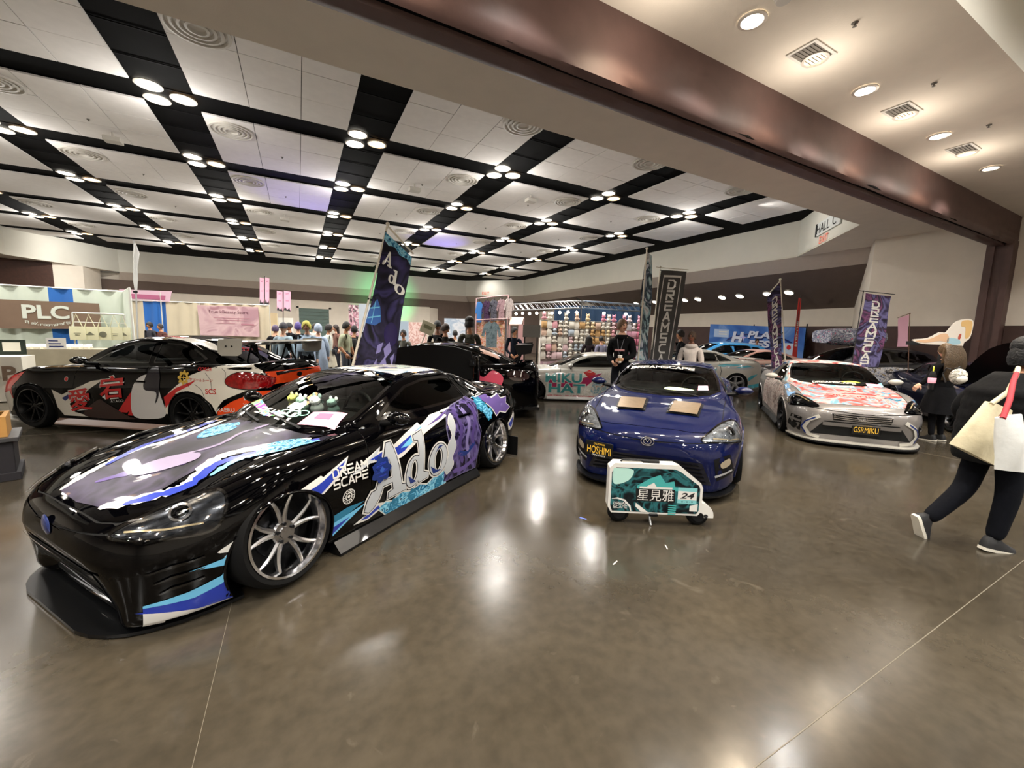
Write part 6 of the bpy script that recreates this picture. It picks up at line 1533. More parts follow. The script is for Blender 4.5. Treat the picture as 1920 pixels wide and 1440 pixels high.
for k, (px_, lab) in enumerate(((143, 'two dots'), (166, 'a mountain print'), (190, 'a round badge print'), (213, 'two lines of print'), (229, 'faint script'))):
    q = ra.lerp(rb, (px_-135)/98)+fn_*.05; q.z -= .24
    t = empty('tote_bag', q, az, 'cream canvas tote bag with %s hanging in the craft booth' % lab, 'tote bag')
    w = .135
    MB().loft([[(-w, -.02, -.40), (w, -.02, -.40), (w, .02, -.40), (-w, .02, -.40)], [(-w*1.03, -.035, -.25), (w*1.03, -.035, -.25), (w*1.03, .035, -.25), (-w*1.03, .035, -.25)], [(-w, -.015, -.08), (w, -.015, -.08), (w, .015, -.08), (-w, .015, -.08)]], caps=True).build('bag', tote_m, t, smooth=50)
    MB().tube([(-.09, -.01, -.09), (0, -.01, .21), (.09, -.01, -.09)], .010, 6).build('handle', tote_m, t)
    b = MB(); 
    if k in (1, 4): b.add([(-.08, -.037, -.28), (.08, -.037, -.28), (0, -.033, -.20)], [(0, 1, 2)])
    elif k == 2: b.disc(.07, (0, -.037, -.26), 16, 'y')
    else: b.box(-.06, .06, -.037, -.034, -.25, -.235).box(-.04, .04, -.037, -.034, -.29, -.275)
    b.build('print', mat('print_soft_grey', '6a6a58', .7), t)
p = at(24, 662, 8.2); t = empty('framed_sign', (p.x, p.y, .885), az, 'dark green framed paper sign on the craft booth table', 'sign'); MB().rbox(-.19, .19, -.02, .02, 0, .30, .01).build('frame', mat('frame_green', '17261c', .5), t); MB().box(-.12, .12, -.024, -.02, .07, .25).build('paper', mat('paper_white', 'e0ddd0', .8), t); MB().box(-.1, .1, 0, .08, .0, .02).build('foot', M_metal_dark, t)
p = at(122, 640, 9.1); t = empty('price_card', Vector((tc_.x, tc_.y, .98))+fr_*.12+fn_*.30, az, 'white price card with three text lines on the craft table', 'sign'); MB().box(-.15, .15, -.006, .006, 0, .24).build('card', M_white, t)
for k in range(3): MB().box(-.11, .11-.04*k, -.009, -.006, .05+.06*k, .07+.06*k).build('text_line', V_navy, t)

# cream and blue drapes with the beauty banner
ca, cb = at(238, 600, 15.6), at(506, 600, 16.4)
t, cl = drape('drape_wall', 'long cream drape wall with one blue panel behind the black sedan roof', ca, cb, 2.45, [(0, .12, M_drape_c), (.12, .27, M_drape_b), (.27, 1, M_drape_c)])
def on_c(u, z, off=.14):
    p = Vector((ca.x, ca.y, 0)).lerp(Vector((cb.x, cb.y, 0)), u); n = (cb-ca).cross(Vector((0, 0, 1))).normalized(); n = n if n.dot(-ca) > 0 else -n
    p = p+n*off; p.z = z; return p
t, c_ = banner('shop_banner', 'pale pink banner reading True kBeauty Store on the cream drapes', on_c(.50, 2.36), on_c(.93, 2.36), on_c(.93, 1.18), on_c(.51, 1.2), swirl('banner_blush', ['a8848c', 'bd9ca0', 'c8aaac', 'a07880'], 1.5, .7, 0, 1))
c_.lay([word("True kBeauty Store", .17, .72, w=.66, h=.14)], 'lettering', mat('lettering_wine', '6a3a4a', .6), t, .012)
c_.lay([band([(.25, .60), (.85, .60)], .015), band([(.3, .53), (.8, .53)], .015), band([(.28, .42), (.6, .42)], .015), band([(.70, .40), (.92, .40)], .05)], 'text_line', mat('lettering_mauve', 'a8707e', .6), t, .012)
t, c_ = banner('shop_banner', 'pink and rose header banner over the cream drapes', on_c(-.02, 2.85, .1), on_c(.33, 2.85, .1), on_c(.31, 2.45, .1), on_c(-.02, 2.5, .1), mat('banner_lilac', 'd3b0c0', .7)); c_.lay([fillp([(0, .1), (.9, .15), (.9, .55), (0, .6)])], 'stripe', V('rose_dark'), t, .012)
for k in range(2): MB().tube([on_c(.05+.2*k, 0, .1), on_c(.05+.2*k, 2.8, .1)], .02, 6).build('post', M_pipe, t)

# far booths between the green door and the clothes stand
def panel_at(name, label, x0, y0, x1, y1, d, m, cat, th=.05, feet=True, z0=None):
    """upright panel seen between two photo corners at a depth; stands on the floor unless z0 is given"""
    a, b = at(x0, y1, d), at(x1, y1, d); top = at(x0, y0, d).z; z = 0 if feet else (a.z if z0 is None else z0)
    dv = Vector((b.x-a.x, b.y-a.y, 0)); w = dv.length; rz = math.atan2(dv.y, dv.x)
    t = empty(name, (a.x+dv.x/2, a.y+dv.y/2, 0), rz, label, cat); o = MB().box(-w/2, w/2, -th/2, th/2, z, top).build('panel', m, t)
    return t, w, top
panel_at('poster_stand', 'white roll-up poster with an orange patch beside the black flag', 674, 570, 697, 640, 13, mat('poster_white', 'c9d3de', .6), 'poster', .02)
panel_at('poster_stand', 'black and pink printed poster column left of the white roll-up', 655, 572, 673, 640, 13.4, swirl('poster_ink', ['e0d8d8', '2a2024', 'd8a0b0', 'e8e0e0', '8a4a5c'], 4, .6, 0, 2), 'poster', .02)
panel_at('drape_wall', 'pale blue drape behind the black flag edge', 744, 602, 766, 650, 14, mat('drape_pale_blue', 'a8b8c8', .85), 'drape', .06)
panel_at('poster_stand', 'pink booth backdrop behind the standing visitors', 766, 604, 800, 650, 15, swirl('booth_pinks', ['d8b8b0', 'e8d0c8', 'c08a80', 'e0c8b8'], 5, .7, 0, 2), 'backdrop', .05)
panel_at('poster_stand', 'pale blue white booth backdrop behind the two shoppers', 833, 597, 872, 650, 14, swirl('booth_pale', ['c8d4e0', 'dfe4ea', 'a8bcd0', 'e4e6ea'], 3, .7, 0, 1), 'backdrop', .05)
panel_at('wall_screen', 'cream partition board near the green roll-up door', 500, 587, 524, 690, 18, mat('board_cream', 'd8c8a4', .7), 'partition', .05)
panel_at('wall_screen', 'white partition board right of the cream one', 526, 596, 552, 690, 19, mat('board_white', 'd9dad4', .7), 'partition', .05)

# clothes stand with garments on top
d = 13.0
cs = empty('clothes_stand', (0, 0, 0), 0, 'tall pink pipe clothes stand above the merchandise booth', 'clothes rack')
P = [at(893, 560, d), at(953, 553, d), at(953, 597, d), at(893, 600, d)]
for p, q in ((P[0], P[1]), (P[3], P[2])): MB().tube([p, q], .018, 8).build('rail', mat('pipe_pink', 'e0b8b8', .5), cs)
for p in (P[0], P[1]): MB().tube([Vector((p.x, p.y, 0)), p], .018, 8).build('upright', mat('pipe_pink'), cs)
def garment(name, label, c, w, h, m, rz, group=None):
    """shirt on a hanger: body and two sleeves, c = neck point"""
    t = empty(name, c, rz, label, 'garment', group); k = w/2
    O = [(-.18*w, 0), (-.5*w, -.12*h), (-.72*w, -.55*h), (-.52*w, -.60*h), (-.40*w, -.30*h), (-.38*w, -h), (.38*w, -h), (.40*w, -.30*h), (.52*w, -.60*h), (.72*w, -.55*h), (.5*w, -.12*h), (.18*w, 0), (0, -.07*h)]
    MB().prism(O, -.03, .03, 'xz').build('shirt', m, t, smooth=30)
    MB().tube([(-.3*w, 0, -.04*h), (0, 0, .03), (.3*w, 0, -.04*h)], .008, 6).build('hanger', M_pole_k, t); MB().tube([(0, 0, .03), (0, 0, .09)], .006, 6).build('hook', M_pole_k, t)
    return t
rzc = math.atan2((P[1]-P[0]).y, (P[1]-P[0]).x)
for k, (u, m, lab) in enumerate(((.10, mat('shirt_blue', '3f7fc8', .8), 'bright blue shirt, first on the tall stand'), (.34, swirl('shirt_plum', ['2a2030', '5a4060', '1c1824'], 9, .8), 'plum patterned shirt, second on the tall stand'), (.56, swirl('shirt_ink', ['1a1a20', '70707c', '24222a'], 9, .8), 'black and grey patterned shirt on the tall stand'),
        (.80, swirl('shirt_rose', ['8a6a74', 'c0a0a4', '5a4450'], 9, .8), 'dusty rose patterned shirt on the tall stand'), (1.03, swirl('shirt_sand', ['a89a98', 'd0c4c0', '7a6a70'], 9, .8), 'sand coloured shirt at the end of the tall stand'))):
    q = P[0].lerp(P[1], u); q.z -= .10; garment('hanging_shirt', lab, q, .24 if k else .18, .66, m, rzc+R(15))
panel_at('booth_backdrop', 'orange and pink merchandise backdrop under the clothes stand', 893, 600, 945, 668, 13.3, swirl('booth_orange', ['d8b8a0', 'd87040', 'e8c8c0', 'c89a50', 'e0a8a8'], 4, .7, 0, 2.5), 'backdrop', .05)
q = at(922, 603, 12.6); garment('hanging_hoodie', 'large grey-blue hoodie hung on the merchandise booth', q, .44, .80, swirl('hoodie_grey', ['5a6a70', '7f9096', '4a585e'], 5, .85), rzc)
pn = empty('booth_awning', (0, 0, 0), 0, 'peach striped awning of the small booth with a pink side', 'awning')
A4 = [at(957, 596, 13.4), at(982, 596, 13.6), at(978, 610, 12.8), at(955, 610, 12.6)]; MB().add(A4+[p+Vector((0, 0, .03)) for p in A4], [(0, 1, 2, 3), (4, 5, 6, 7), (0, 1, 5, 4), (1, 2, 6, 5), (2, 3, 7, 6), (3, 0, 4, 7)]).build('roof_cloth', swirl('awning_peach', ['e0b090', 'eccab4', 'd89a80'], 8, .7), pn)
for p in A4: MB().tube([Vector((p.x, p.y, 0)), p], .02, 6).build('post', mat('pipe_pink'), pn)
panel_at('booth_backdrop', 'pink side panel of the small awning booth', 970, 608, 979, 668, 12.9, mat('panel_pink', 'd8a8a8', .7), 'backdrop', .04)
t = empty('screen_stand', (0, 0, 0), 0, 'black display screen on a stand left of the plush wall', 'screen'); a_, b_2 = at(978, 632, 13), at(1013, 632, 13); tz = at(978, 609, 13).z
dv = b_2-a_; rzs = math.atan2(dv.y, dv.x); m_ = (a_+b_2)/2; MB().rbox(-dv.length/2, dv.length/2, -.03, .03, a_.z, tz, .01).build('screen', M_gloss, t, loc=(m_.x, m_.y, 0), rz=rzs)
for s_ in (-.2, .2): MB().box(s_-.02, s_+.02, -.02, .02, 0, a_.z).build('leg', M_metal_dark, t, loc=(m_.x, m_.y, 0), rz=rzs)

# plush wall: shelving with toys and boxes
d = 13.9; xa, xb = 1012, 1208; pa3, pb3 = at(xa, 690, d), at(xb, 690, d+.8); dv = Vector((pb3.x-pa3.x, pb3.y-pa3.y, 0)); Lw = dv.length; rzw = math.atan2(dv.y, dv.x)
sw = empty('display_shelving', (pa3.x, pa3.y, 0), rzw, 'long white shelving of the plush toy booth', 'shelving')
ztop = 2.06; rows = [0.76, 1.02, 1.28, 1.54, 1.80]
MB().box(0, Lw, .14, .17, 0, ztop).build('back_panel', mat('shelf_blush', 'e6d2cc', .8), sw)
for z in rows+[ztop]: MB().box(0, Lw, 0, .14, z-.015, z).build('shelf', mat('shelf_white', 'd9d4cc', .7), sw)
for k in range(6): MB().box(Lw*k/5-.012, Lw*k/5+.012, 0, .14, 0, ztop).build('divider', mat('shelf_white'), sw)
MB().box(0, Lw, -.02, .0, .0, .66).build('front_board', swirl('front_lilac', ['c8a8b4', 'dcc4c8', 'b890a0', 'd0b090'], 3, .7), sw)
rn = random.Random(11)
pal = ['e4ddcf', 'd9b9a4', 'e2c3c6', 'c9a06a', 'd6cfc2', 'dba0a8', 'b9c4cf', 'e8e2d6', 'c87a80', '9a8a80', 'e6d0a8', 'd88aa0']
TOY = {}
def toy_mesh(kind, col):
    if (kind, col) in TOY: return TOY[(kind, col)]
    b = MB()
    if kind == 'plush':
        b.ball((0, 0, .06), .055, .05, .06, 10, 7); b.ball((0, -.01, .145), .05, .045, .045, 10, 7)
        for sx in (-1, 1): b.ball((sx*.035, 0, .19), .016, .01, .022, 6, 5); b.ball((sx*.05, -.03, .05), .02, .02, .025, 6, 5)
    elif kind == 'carton': b.rbox(-.07, .07, -.05, .05, 0, .17, .008)
    elif kind == 'bag': b.loft([[(-.06, -.02, 0), (.06, -.02, 0), (.06, .02, 0), (-.06, .02, 0)], [(-.07, -.035, .09), (.07, -.035, .09), (.07, .035, .09), (-.07, .035, .09)], [(-.045, -.008, .19), (.045, -.008, .19), (.045, .008, .19), (-.045, .008, .19)]], caps=True)
    me = b.mesh(kind, mat('goods_'+col, col, .8)); shade(me, 50); TOY[(kind, col)] = me
    return me
kinds = {'plush': ('plush_toy', 'small round eared plush toy sitting on the booth shelving', 'plush toy', 'plush toys on the shelving'), 'carton': ('gift_box', 'small coloured carton standing on the booth shelving', 'box', 'cartons on the shelving'), 'bag': ('gift_pouch', 'puffed gift pouch standing on the booth shelving', 'pouch', 'pouches on the shelving')}
cs_, sn_ = math.cos(rzw), math.sin(rzw); cnt = {}
CN = {'e4ddcf': 'cream', 'd9b9a4': 'beige', 'e2c3c6': 'pale pink', 'c9a06a': 'tan', 'd6cfc2': 'ivory', 'dba0a8': 'rose', 'b9c4cf': 'pale blue', 'e8e2d6': 'off-white', 'c87a80': 'dull red', '9a8a80': 'taupe', 'e6d0a8': 'straw', 'd88aa0': 'pink', 'db7f9a': 'bright pink', 'd9a0b4': 'soft pink', 'e6d8dc': 'blush white', 'c8c4cc': 'lilac grey'}
for r_, z in enumerate(rows+[ztop]):
    n = int(Lw/.19)
    for k in range(n):
        if r_ == 5 and rn.random() < .45: continue
        u = .1+(Lw-.2)*k/(n-1)
        if any(abs(u-Lw*q/5) < .07 for q in range(6)): continue
        kd = rn.choice(['plush', 'plush', 'carton', 'bag']) if r_ < 5 else 'plush'
        f_ = u/Lw; col = rn.choice(pal[:8] if f_ < .4 else pal) if not (.45 < f_ < .62 and r_ in (2, 3)) else 'c9a06a'
        if f_ > .75: col = rn.choice(['db7f9a', 'd9a0b4', 'e6d8dc', 'c8c4cc'])
        o = bpy.data.objects.new(kinds[kd][0], toy_mesh(kd, col)); link(o); y = .03; o.scale = (1.35, 1.35, 1.3)
        o.location = (pa3.x+cs_*u-sn_*y, pa3.y+sn_*u+cs_*y, z); o.rotation_euler = (0, 0, rzw+rn.uniform(-.3, .3)); bay = int(u/Lw*5); cnt[(r_, bay)] = cnt.get((r_, bay), 0)+1; tag(o, '%s %s, %s shelf from the bottom, %s bay, %s in it' % (CN[col], kinds[kd][2], ORD[r_], ORD[bay], ORD[cnt[(r_, bay)]-1]), kinds[kd][2], kinds[kd][3])
# stage truss with lamps, blue curtain behind
d0 = 18.0
tr = empty('stage_truss', (0, 0, 0), 0, 'aluminium lattice stage truss carrying a row of spotlights', 'truss')
TA, TB, TC = at(950, 577, 21), at(1090, 574, 17.5), at(1212, 587, 19)
TB.z = TA.z; TC.z = TA.z
def truss(p, q, nm):
    dv = (q-p); L_ = dv.length; dv.normalize(); sd = dv.cross(Vector((0, 0, 1))).normalized(); w = .15; n = int(L_/.35)
    ch = [Vector((0, 0, w))+sd*w, Vector((0, 0, w))-sd*w, Vector((0, 0, -w))+sd*w, Vector((0, 0, -w))-sd*w]
    for o_ in ch: MB().tube([p+o_, q+o_], .025, 6).build('chord', M_alu, tr)
    b = MB()
    for i in range(n):
        a_, e_ = p+dv*(L_*i/n), p+dv*(L_*(i+1)/n)
        for u, v in ((0, 1), (0, 2), (1, 3), (2, 3)): b.tube([a_+ch[u], e_+ch[v]], .012, 4, False)
    o = b.build('lattice', M_alu, tr); o['kind'] = 'stuff'
truss(TA, TB, 'a'); truss(TB, TC, 'b'); truss(Vector((TB.x, TB.y, 0)), TB, 'c'); truss(Vector((TC.x, TC.y, 0)), TC, 'd'); truss(Vector((TA.x, TA.y, 0)), TA, 'e')
lampm = MB(); lampm.lathe([(.001, .12), (.05, .12), (.07, .05), (.085, -.06), (.07, -.06), (.06, 0)], 14); lampm.mi = 1; lampm.disc(.07, (0, 0, -.04), 14, flip=True); lme = lampm.mesh('stage_spotlight', [M_metal_dark, M_lens])
for k in range(12):
    q = TA.lerp(TB, (k+.5)/10) if k < 10 else TB.lerp(TC, (k-9)/3); o = bpy.data.objects.new('stage_spotlight', lme); link(o); o.location = q+Vector((0, 0, -.32)); o.rotation_euler = (R(-35), 0, R(20+10*(k % 3)))
    o.rotation_euler = ((Vector((0, 0, CAM_H))-q).to_track_quat('-Z', 'Y') @ Matrix.Rotation(R(18*(k % 3-1)), 3, 'X').to_quaternion()).to_euler(); tag(o, 'black can spotlight on the stage truss, %s from its far end' % ORD[k], 'spotlight', 'spotlights on the stage truss')
    MB().tube([(0, 0, .1), (0, 0, .25)], .01, 4).build('yoke', M_metal_dark, o)
drape('stage_curtain', 'dark blue stage curtain under the truss', at(1038, 620, 20.5), at(1214, 620, 20), 3.05, [(0, 1, mat('curtain_blue', '16324e', .8))], .06, 'curtain', False)

# festival banner on the right
t, c_ = banner('festival_banner', 'wide blue festival banner with cloudy sky and chrome lettering', Vector((18.8, 14.0, 2.33)), Vector((18.8, 9.5, 2.14)), Vector((18.8, 9.5, .35)), Vector((18.8, 14.0, .35)), swirl('banner_sky', ['2a549c', '3f6cb4', '6f92c8', '3460a8'], .9, .6, 0, .8))
c_.lay([band(oval(.56, .50, .36, .30, 40)[2:19], [.004]+[.03]*15+[.004])], 'ring', V_navy, t, .016)
for dx, dv_, m, of in ((.008, -.03, V_navy, .018), (0, 0, mat('banner_chrome', 'c2c8d8', .4), .022)):
    c_.lay([word('H', .27+dx, .54+dv_, w=.14, h=.30, bold=.05, shear=.2), word('PLAY', .45+dx, .70+dv_, w=.34, h=.17, bold=.04, shear=.2), word('FEST', .46+dx, .48+dv_, w=.34, h=.17, bold=.04, shear=.2)], 'lettering', m, t, of)
star = lambda u, v, r, q: fillp([(u+r*(1 if k % 2 == 0 else .28)*math.cos(PI*k/4)*q, v+r*(1 if k % 2 == 0 else .28)*math.sin(PI*k/4)) for k in range(8)])
c_.lay([star(.41, .70, .10, .45), star(.62, .22, .16, .45)], 'sparkle', mat('sparkle_lilac', 'a9a4d8', .5), t, .024)
c_.lay([fillp([(.06, .88), (.24, .88), (.24, .68), (.06, .68)])], 'info_box', mat('info_grey', '9fb4d4', .6), t, .016); c_.lay([band([(.12, .82), (.22, .82)], .03), band([(.12, .76), (.22, .76)], .03)], 'info_line', M_white, t, .02); c_.lay([fillp([(.82, .62), (.92, .62), (.92, .3), (.82, .3)])], 'info_box', mat('info_pale', 'b8c8dc', .6), t, .018); c_.lay([fillp(oval(.87, .52, .02, .055))], 'info_dot', V_red, t, .022)
for y in (9.5, 11.75, 14.0): MB().tube([(18.86, y, 0), (18.86, y, 2.3)], .025, 8).build('post', M_metal_dark, t)

# reclining board cutout on the raised hood car
cut = empty('board_cutout', (0, 0, 0), 0, 'flat peach and white board cutout of a reclining shape above the navy coupe', 'cutout')
d = 9.0; q0, q1 = at(1715, 641, d), at(1818, 641, d); dv = (q1-q0); dv.z = 0; Lc = dv.length
def cpos(px_, py_): return ((px_-1715)/103*Lc, (645-py_)/103*Lc)
cut.location = (q0.x, q0.y, at(1715, 645, d).z); cut.rotation_euler = (0, 0, math.atan2(dv.y, dv.x))
def cpoly(pts, y0, y1, nm, m): MB().prism(smooth_loop([cpos(*p) for p in pts], 3), y0, y1, 'xz').build(nm, m, cut)
cpoly([(1712, 639), (1716, 636), (1740, 633), (1760, 622), (1772, 622), (1785, 604), (1800, 597), (1815, 597), (1820, 605), (1818, 630), (1808, 640), (1806, 647), (1790, 645), (1760, 645), (1730, 644)], 0, .03, 'board', mat('cut_white', 'e8dfd2', .6))
cpoly([(1716, 639), (1742, 635), (1762, 625), (1775, 626), (1778, 640), (1762, 638), (1735, 642)], -.004, 0, 'print_patch', mat('cut_peach', 'e2b892', .6)); cpoly([(1798, 600), (1814, 599), (1818, 608), (1816, 628), (1808, 632), (1806, 612), (1798, 610)], -.004, 0, 'print_patch', mat('cut_blond', 'e0b878', .6))
cpoly([(1776, 632), (1796, 634), (1800, 643), (1778, 643)], -.004, 0, 'print_patch', mat('cut_aqua', 'a4c8d4', .6)); cpoly([(1796, 626), (1800, 624), (1799, 634), (1795, 633)], -.004, 0, 'print_patch', mat('cut_red', 'b8503c', .6))
MB().box(.1, .14, .03, .3, -.02, .06).build('prop', M_pole_k, cut); pz = cut.location.z; MB().tube([(.5*Lc, .02, .02), (.5*Lc, .02, 1.21-pz)], .02, 6).build('support_post', M_pole_k, cut)

# crate with carton at the left edge
cr = empty('plinth_crate', (-2.84, 5.86, 0), R(20), 'dark fabric covered crate with a projecting lid at the left edge', 'crate')
MB().rbox(-.28, .28, -.28, .28, .0, .08, .01).build('foot_board', mat('crate_dark', '15131a', .7), cr); MB().rbox(-.25, .25, -.25, .25, .06, .40, .01).build('box', mat('crate_dark'), cr); MB().rbox(-.29, .29, -.29, .29, .39, .43, .01).build('lid', mat('crate_lid', '3a3a3c', .5), cr)
t = empty('carton', (-2.86, 5.86, .43), R(20), 'tan cardboard carton with open flap on the dark crate', 'box'); MB().rbox(-.24, .24, -.22, .22, 0, .20, .004).build('box', mat('cardboard', 'b98a4a', .8, noise=.1), t); MB().add([(-.2, -.2, .2), (.2, -.2, .2), (.24, -.26, .26), (-.2, -.28, .26)], [(0, 1, 2, 3)]).build('flap', mat('cardboard'), t)
# litter on the floor
MB().box(-.03, .03, -.008, .008, 0, .002).build('tape_scrap', mat('tape_blue', '5a6fc8', .5), loc=(2.12, 2.65, .0005), rz=R(-60)); tag(bpy.data.objects['tape_scrap'], 'short scrap of blue tape on the floor left of the scooter', 'tape')
for k, (x, y) in enumerate(((1.9, 2.0), (2.4, 2.0), (5.2, 6.4))):
    o = MB().box(-.03, .03, -.004, .004, 0, .0015).build('paper_scrap', M_white, loc=(x, y, .0005), rz=.6*k+.4); tag(o, 'tiny white paper scrap on the floor ' + ('before the scooter, left one', 'before the scooter, right one', 'near the white graffiti coupe')[k], 'scrap')
# soft toys on the foreground coupe's dashboard
def plush(loc, rz, col, ear, lab, s=1.):
    t = empty('plush_toy', loc, rz, lab, 'plush toy'); b = MB().ball((0, 0, .05*s), .055*s, .05*s, .05*s, 14, 9); b.build('body', mat('plush_'+col, col, .9, noise=.1, nscale=30), t, smooth=60)
    MB().ball((.02*s, 0, .115*s), .045*s, .05*s, .042*s, 14, 9).build('head', mat('plush_'+col), t, smooth=60)
    for sg in (1, -1): MB().ball((.0, sg*.035*s, .155*s), .012*s, .018*s, .022*s, 8, 6).build('ear', mat('plush_'+ear, ear, .9), t, smooth=60); MB().ball((.062*s, sg*.018*s, .12*s), .005*s, n=6, m=4).build('eye', M_gloss, t)
hc, hs = math.cos(H1), math.sin(H1)
for k, (s_, y, col, ear, lab, sc) in enumerate(((1.62, -.14, 'c8cf6a', 'd8df9a', 'yellow green plush toy on the black coupe dashboard', .9), (1.60, .0, '9fc7b0', 'd8e4da', 'mint plush toy on the black coupe dashboard', .9), (1.62, .15, 'd9e2dc', '8fb0a4', 'white plush toy with grey ears on the black coupe dashboard', 1.), (1.66, .30, '7f9f94', 'c8d8ce', 'sage plush toy at the dashboard end behind the pink card', .9))):
    x = 2.125-s_; plush((.444+x*hc-y*hs, 4.137+x*hs+y*hc, .853), H1, col, ear, lab, sc)

# ================================================================== PEOPLE
M_skin = {k: mat('skin_'+k, c, .55, noise=.06, nscale=20) for k, c in (('light', 'd3a184'), ('tan', 'b9825f'), ('brown', '7a4e36'))}
M_eye = mat('eye_dark', '1a1210', .3); M_lip = mat('lip', '9a5548', .5); M_sole = mat('shoe_sole', 'cfcabc', .7)
JOINTS = dict(pelvis=(0, 0, .95), waist=(0, 0, 1.08), chest=(0, 0, 1.28), collar=(0, 0, 1.42), neck=(.005, 0, 1.50), skull=(.02, 0, 1.57))
for sg, s_ in ((1, 'l'), (-1, 'r')):
    JOINTS.update({s_+'_shoulder': (0, sg*.165, 1.40), s_+'_elbow': (-.02, sg*.225, 1.13), s_+'_wrist': (.04, sg*.235, .89), s_+'_hip': (0, sg*.09, .90), s_+'_knee': (.02, sg*.10, .50), s_+'_ankle': (-.015, sg*.105, .085)})
BONES = [('pelvis', 'waist', 'top'), ('waist', 'chest', 'top'), ('chest', 'collar', 'top'), ('collar', 'neck', 'skin'), ('neck', 'skull', 'skin')]
for s_ in 'lr':
    BONES += [('collar', s_+'_shoulder', 'top'), (s_+'_shoulder', s_+'_elbow', 'top'), (s_+'_elbow', s_+'_wrist', 'sleeve'), ('pelvis', s_+'_hip', 'bottom'), (s_+'_hip', s_+'_knee', 'bottom'), (s_+'_knee', s_+'_ankle', 'shin')]
RAD = dict(pelvis=(.135, .12), waist=(.13, .105), chest=(.15, .115), collar=(.085, .075), neck=(.052, .052), skull=(.05, .05), shoulder=(.068, .064), elbow=(.046, .046), wrist=(.031, .029), hip=(.092, .09), knee=(.062, .062), ankle=(.043, .043))
def head_shape(mb, c, fwd_z, tilt, k, mats):
    """sculpted head: skull, brow, nose, jaw, ears; appended to the body mesh"""
    n, m = 24, 18; Rm = Matrix.Rotation(fwd_z, 3, 'Z') @ Matrix.Rotation(tilt, 3, 'Y'); C = Vector(c); vs = []; fs = []; mi = []
    for i in range(m+1):
        t = PI*i/m
        for j in range(n):
            a = 2*PI*j/n; x, y, z = math.sin(t)*math.cos(a), math.sin(t)*math.sin(a), math.cos(t)
            X, Y, Z = .096*x, .074*y, .118*z
            if z < 0: Y *= 1-.32*(-z)**1.3; X *= 1-.16*(-z) if x > 0 else 1-.42*(-z)
            if x > 0:
                nose = math.exp(-(Y/.014)**2)*max(0, 1-abs(Z+.012)/.04); X += .026*nose*(1 if Z < .02 else .4)
                X -= .010*(math.exp(-((abs(Y)-.031)/.016)**2-((Z-.012)/.014)**2)); X += .004*math.exp(-((Z-.034)/.01)**2)
                X += .006*math.exp(-(Y/.022)**2-((Z+.055)/.009)**2); X += .008*math.exp(-(Y/.02)**2-((Z+.098)/.016)**2)
            vs.append(C+Rm @ Vector((X, Y, Z))*k)
    for i in range(m):
        for j in range(n):
            a, b = i*n+j, i*n+(j+1) % n
            fs.append((a, b, b+n, a+n))
            q = [(Rm.transposed() @ (vs[w]-C))/k for w in (a, b, a+n, b+n)]; e = sum(q, Vector())/4
            mi.append(2 if e.x > .05 and abs(abs(e.y)-.031) < .012 and abs(e.z-.012) < .009 else (3 if e.x > .06 and abs(e.y) < .024 and abs(e.z+.055) < .009 else 0))
    o = len(mb.v); mb.v += [tuple(v) for v in vs]; mb.f += [tuple(o+q for q in f) for f in fs]; mb.m += [{0: mats['skin'], 2: mats['eye'], 3: mats['lip']}[q] for q in mi]
    mb.mi = mats['skin']
    for sg in (1, -1):
        mb.T = Matrix.Translation(C) @ Rm.to_4x4(); mb.ball((-.005*k, sg*.074*k, -.005*k), .014*k, .008*k, .028*k, 8, 6); mb.T = None
def hand_shape(mb, wrist, d, side, k, curl=.5, palm_dir=None):
    """palm and five bent fingers beyond the wrist along d"""
    d = Vector(d).normalized(); pn = Vector(palm_dir) if palm_dir is not None else Vector((0, -side, 0)); pn = (pn-d*pn.dot(d)); pn = pn.normalized() if pn.length > .05 else d.orthogonal().normalized()
    sd = d.cross(pn).normalized()*side; w = Vector(wrist)       # sd points to the thumb side
    P = lambda a, b, c_: w+d*(a*k)+sd*(b*k)+pn*(c_*k)
    mb.loft([[P(a, -bw, -th), P(a, 0, -th*1.15), P(a, bw, -th), P(a, bw, th), P(a, 0, th*1.1), P(a, -bw, th)] for a, bw, th in ((-.012, .024, .018), (.02, .034, .016), (.06, .041, .014), (.088, .039, .011))], caps=True)
    for b, L_, r in ((.030, .066, .0088), (.010, .075, .0092), (-.011, .069, .0088), (-.030, .054, .0078)):
        a0 = P(.082, b, 0); q = [a0]; ang = 0; cur = a0
        for seg, dl in ((.45, curl*.7), (.32, curl*1.0), (.23, curl*.7)):
            ang += dl; cur = cur+(d*math.cos(ang)+pn*math.sin(ang))*L_*seg*k; q.append(cur)
        mb.tube(q, [r*k, r*.95*k, r*.85*k, r*.6*k], 7)
    t0 = P(.022, .030, .004); t1 = t0+(d*.55+sd*.75+pn*.25).normalized()*.036*k; t2 = t1+(d*.8+sd*.3+pn*(.3+curl*.5)).normalized()*.030*k; mb.tube([t0, t1, t2], [.0125*k, .0105*k, .007*k], 7)
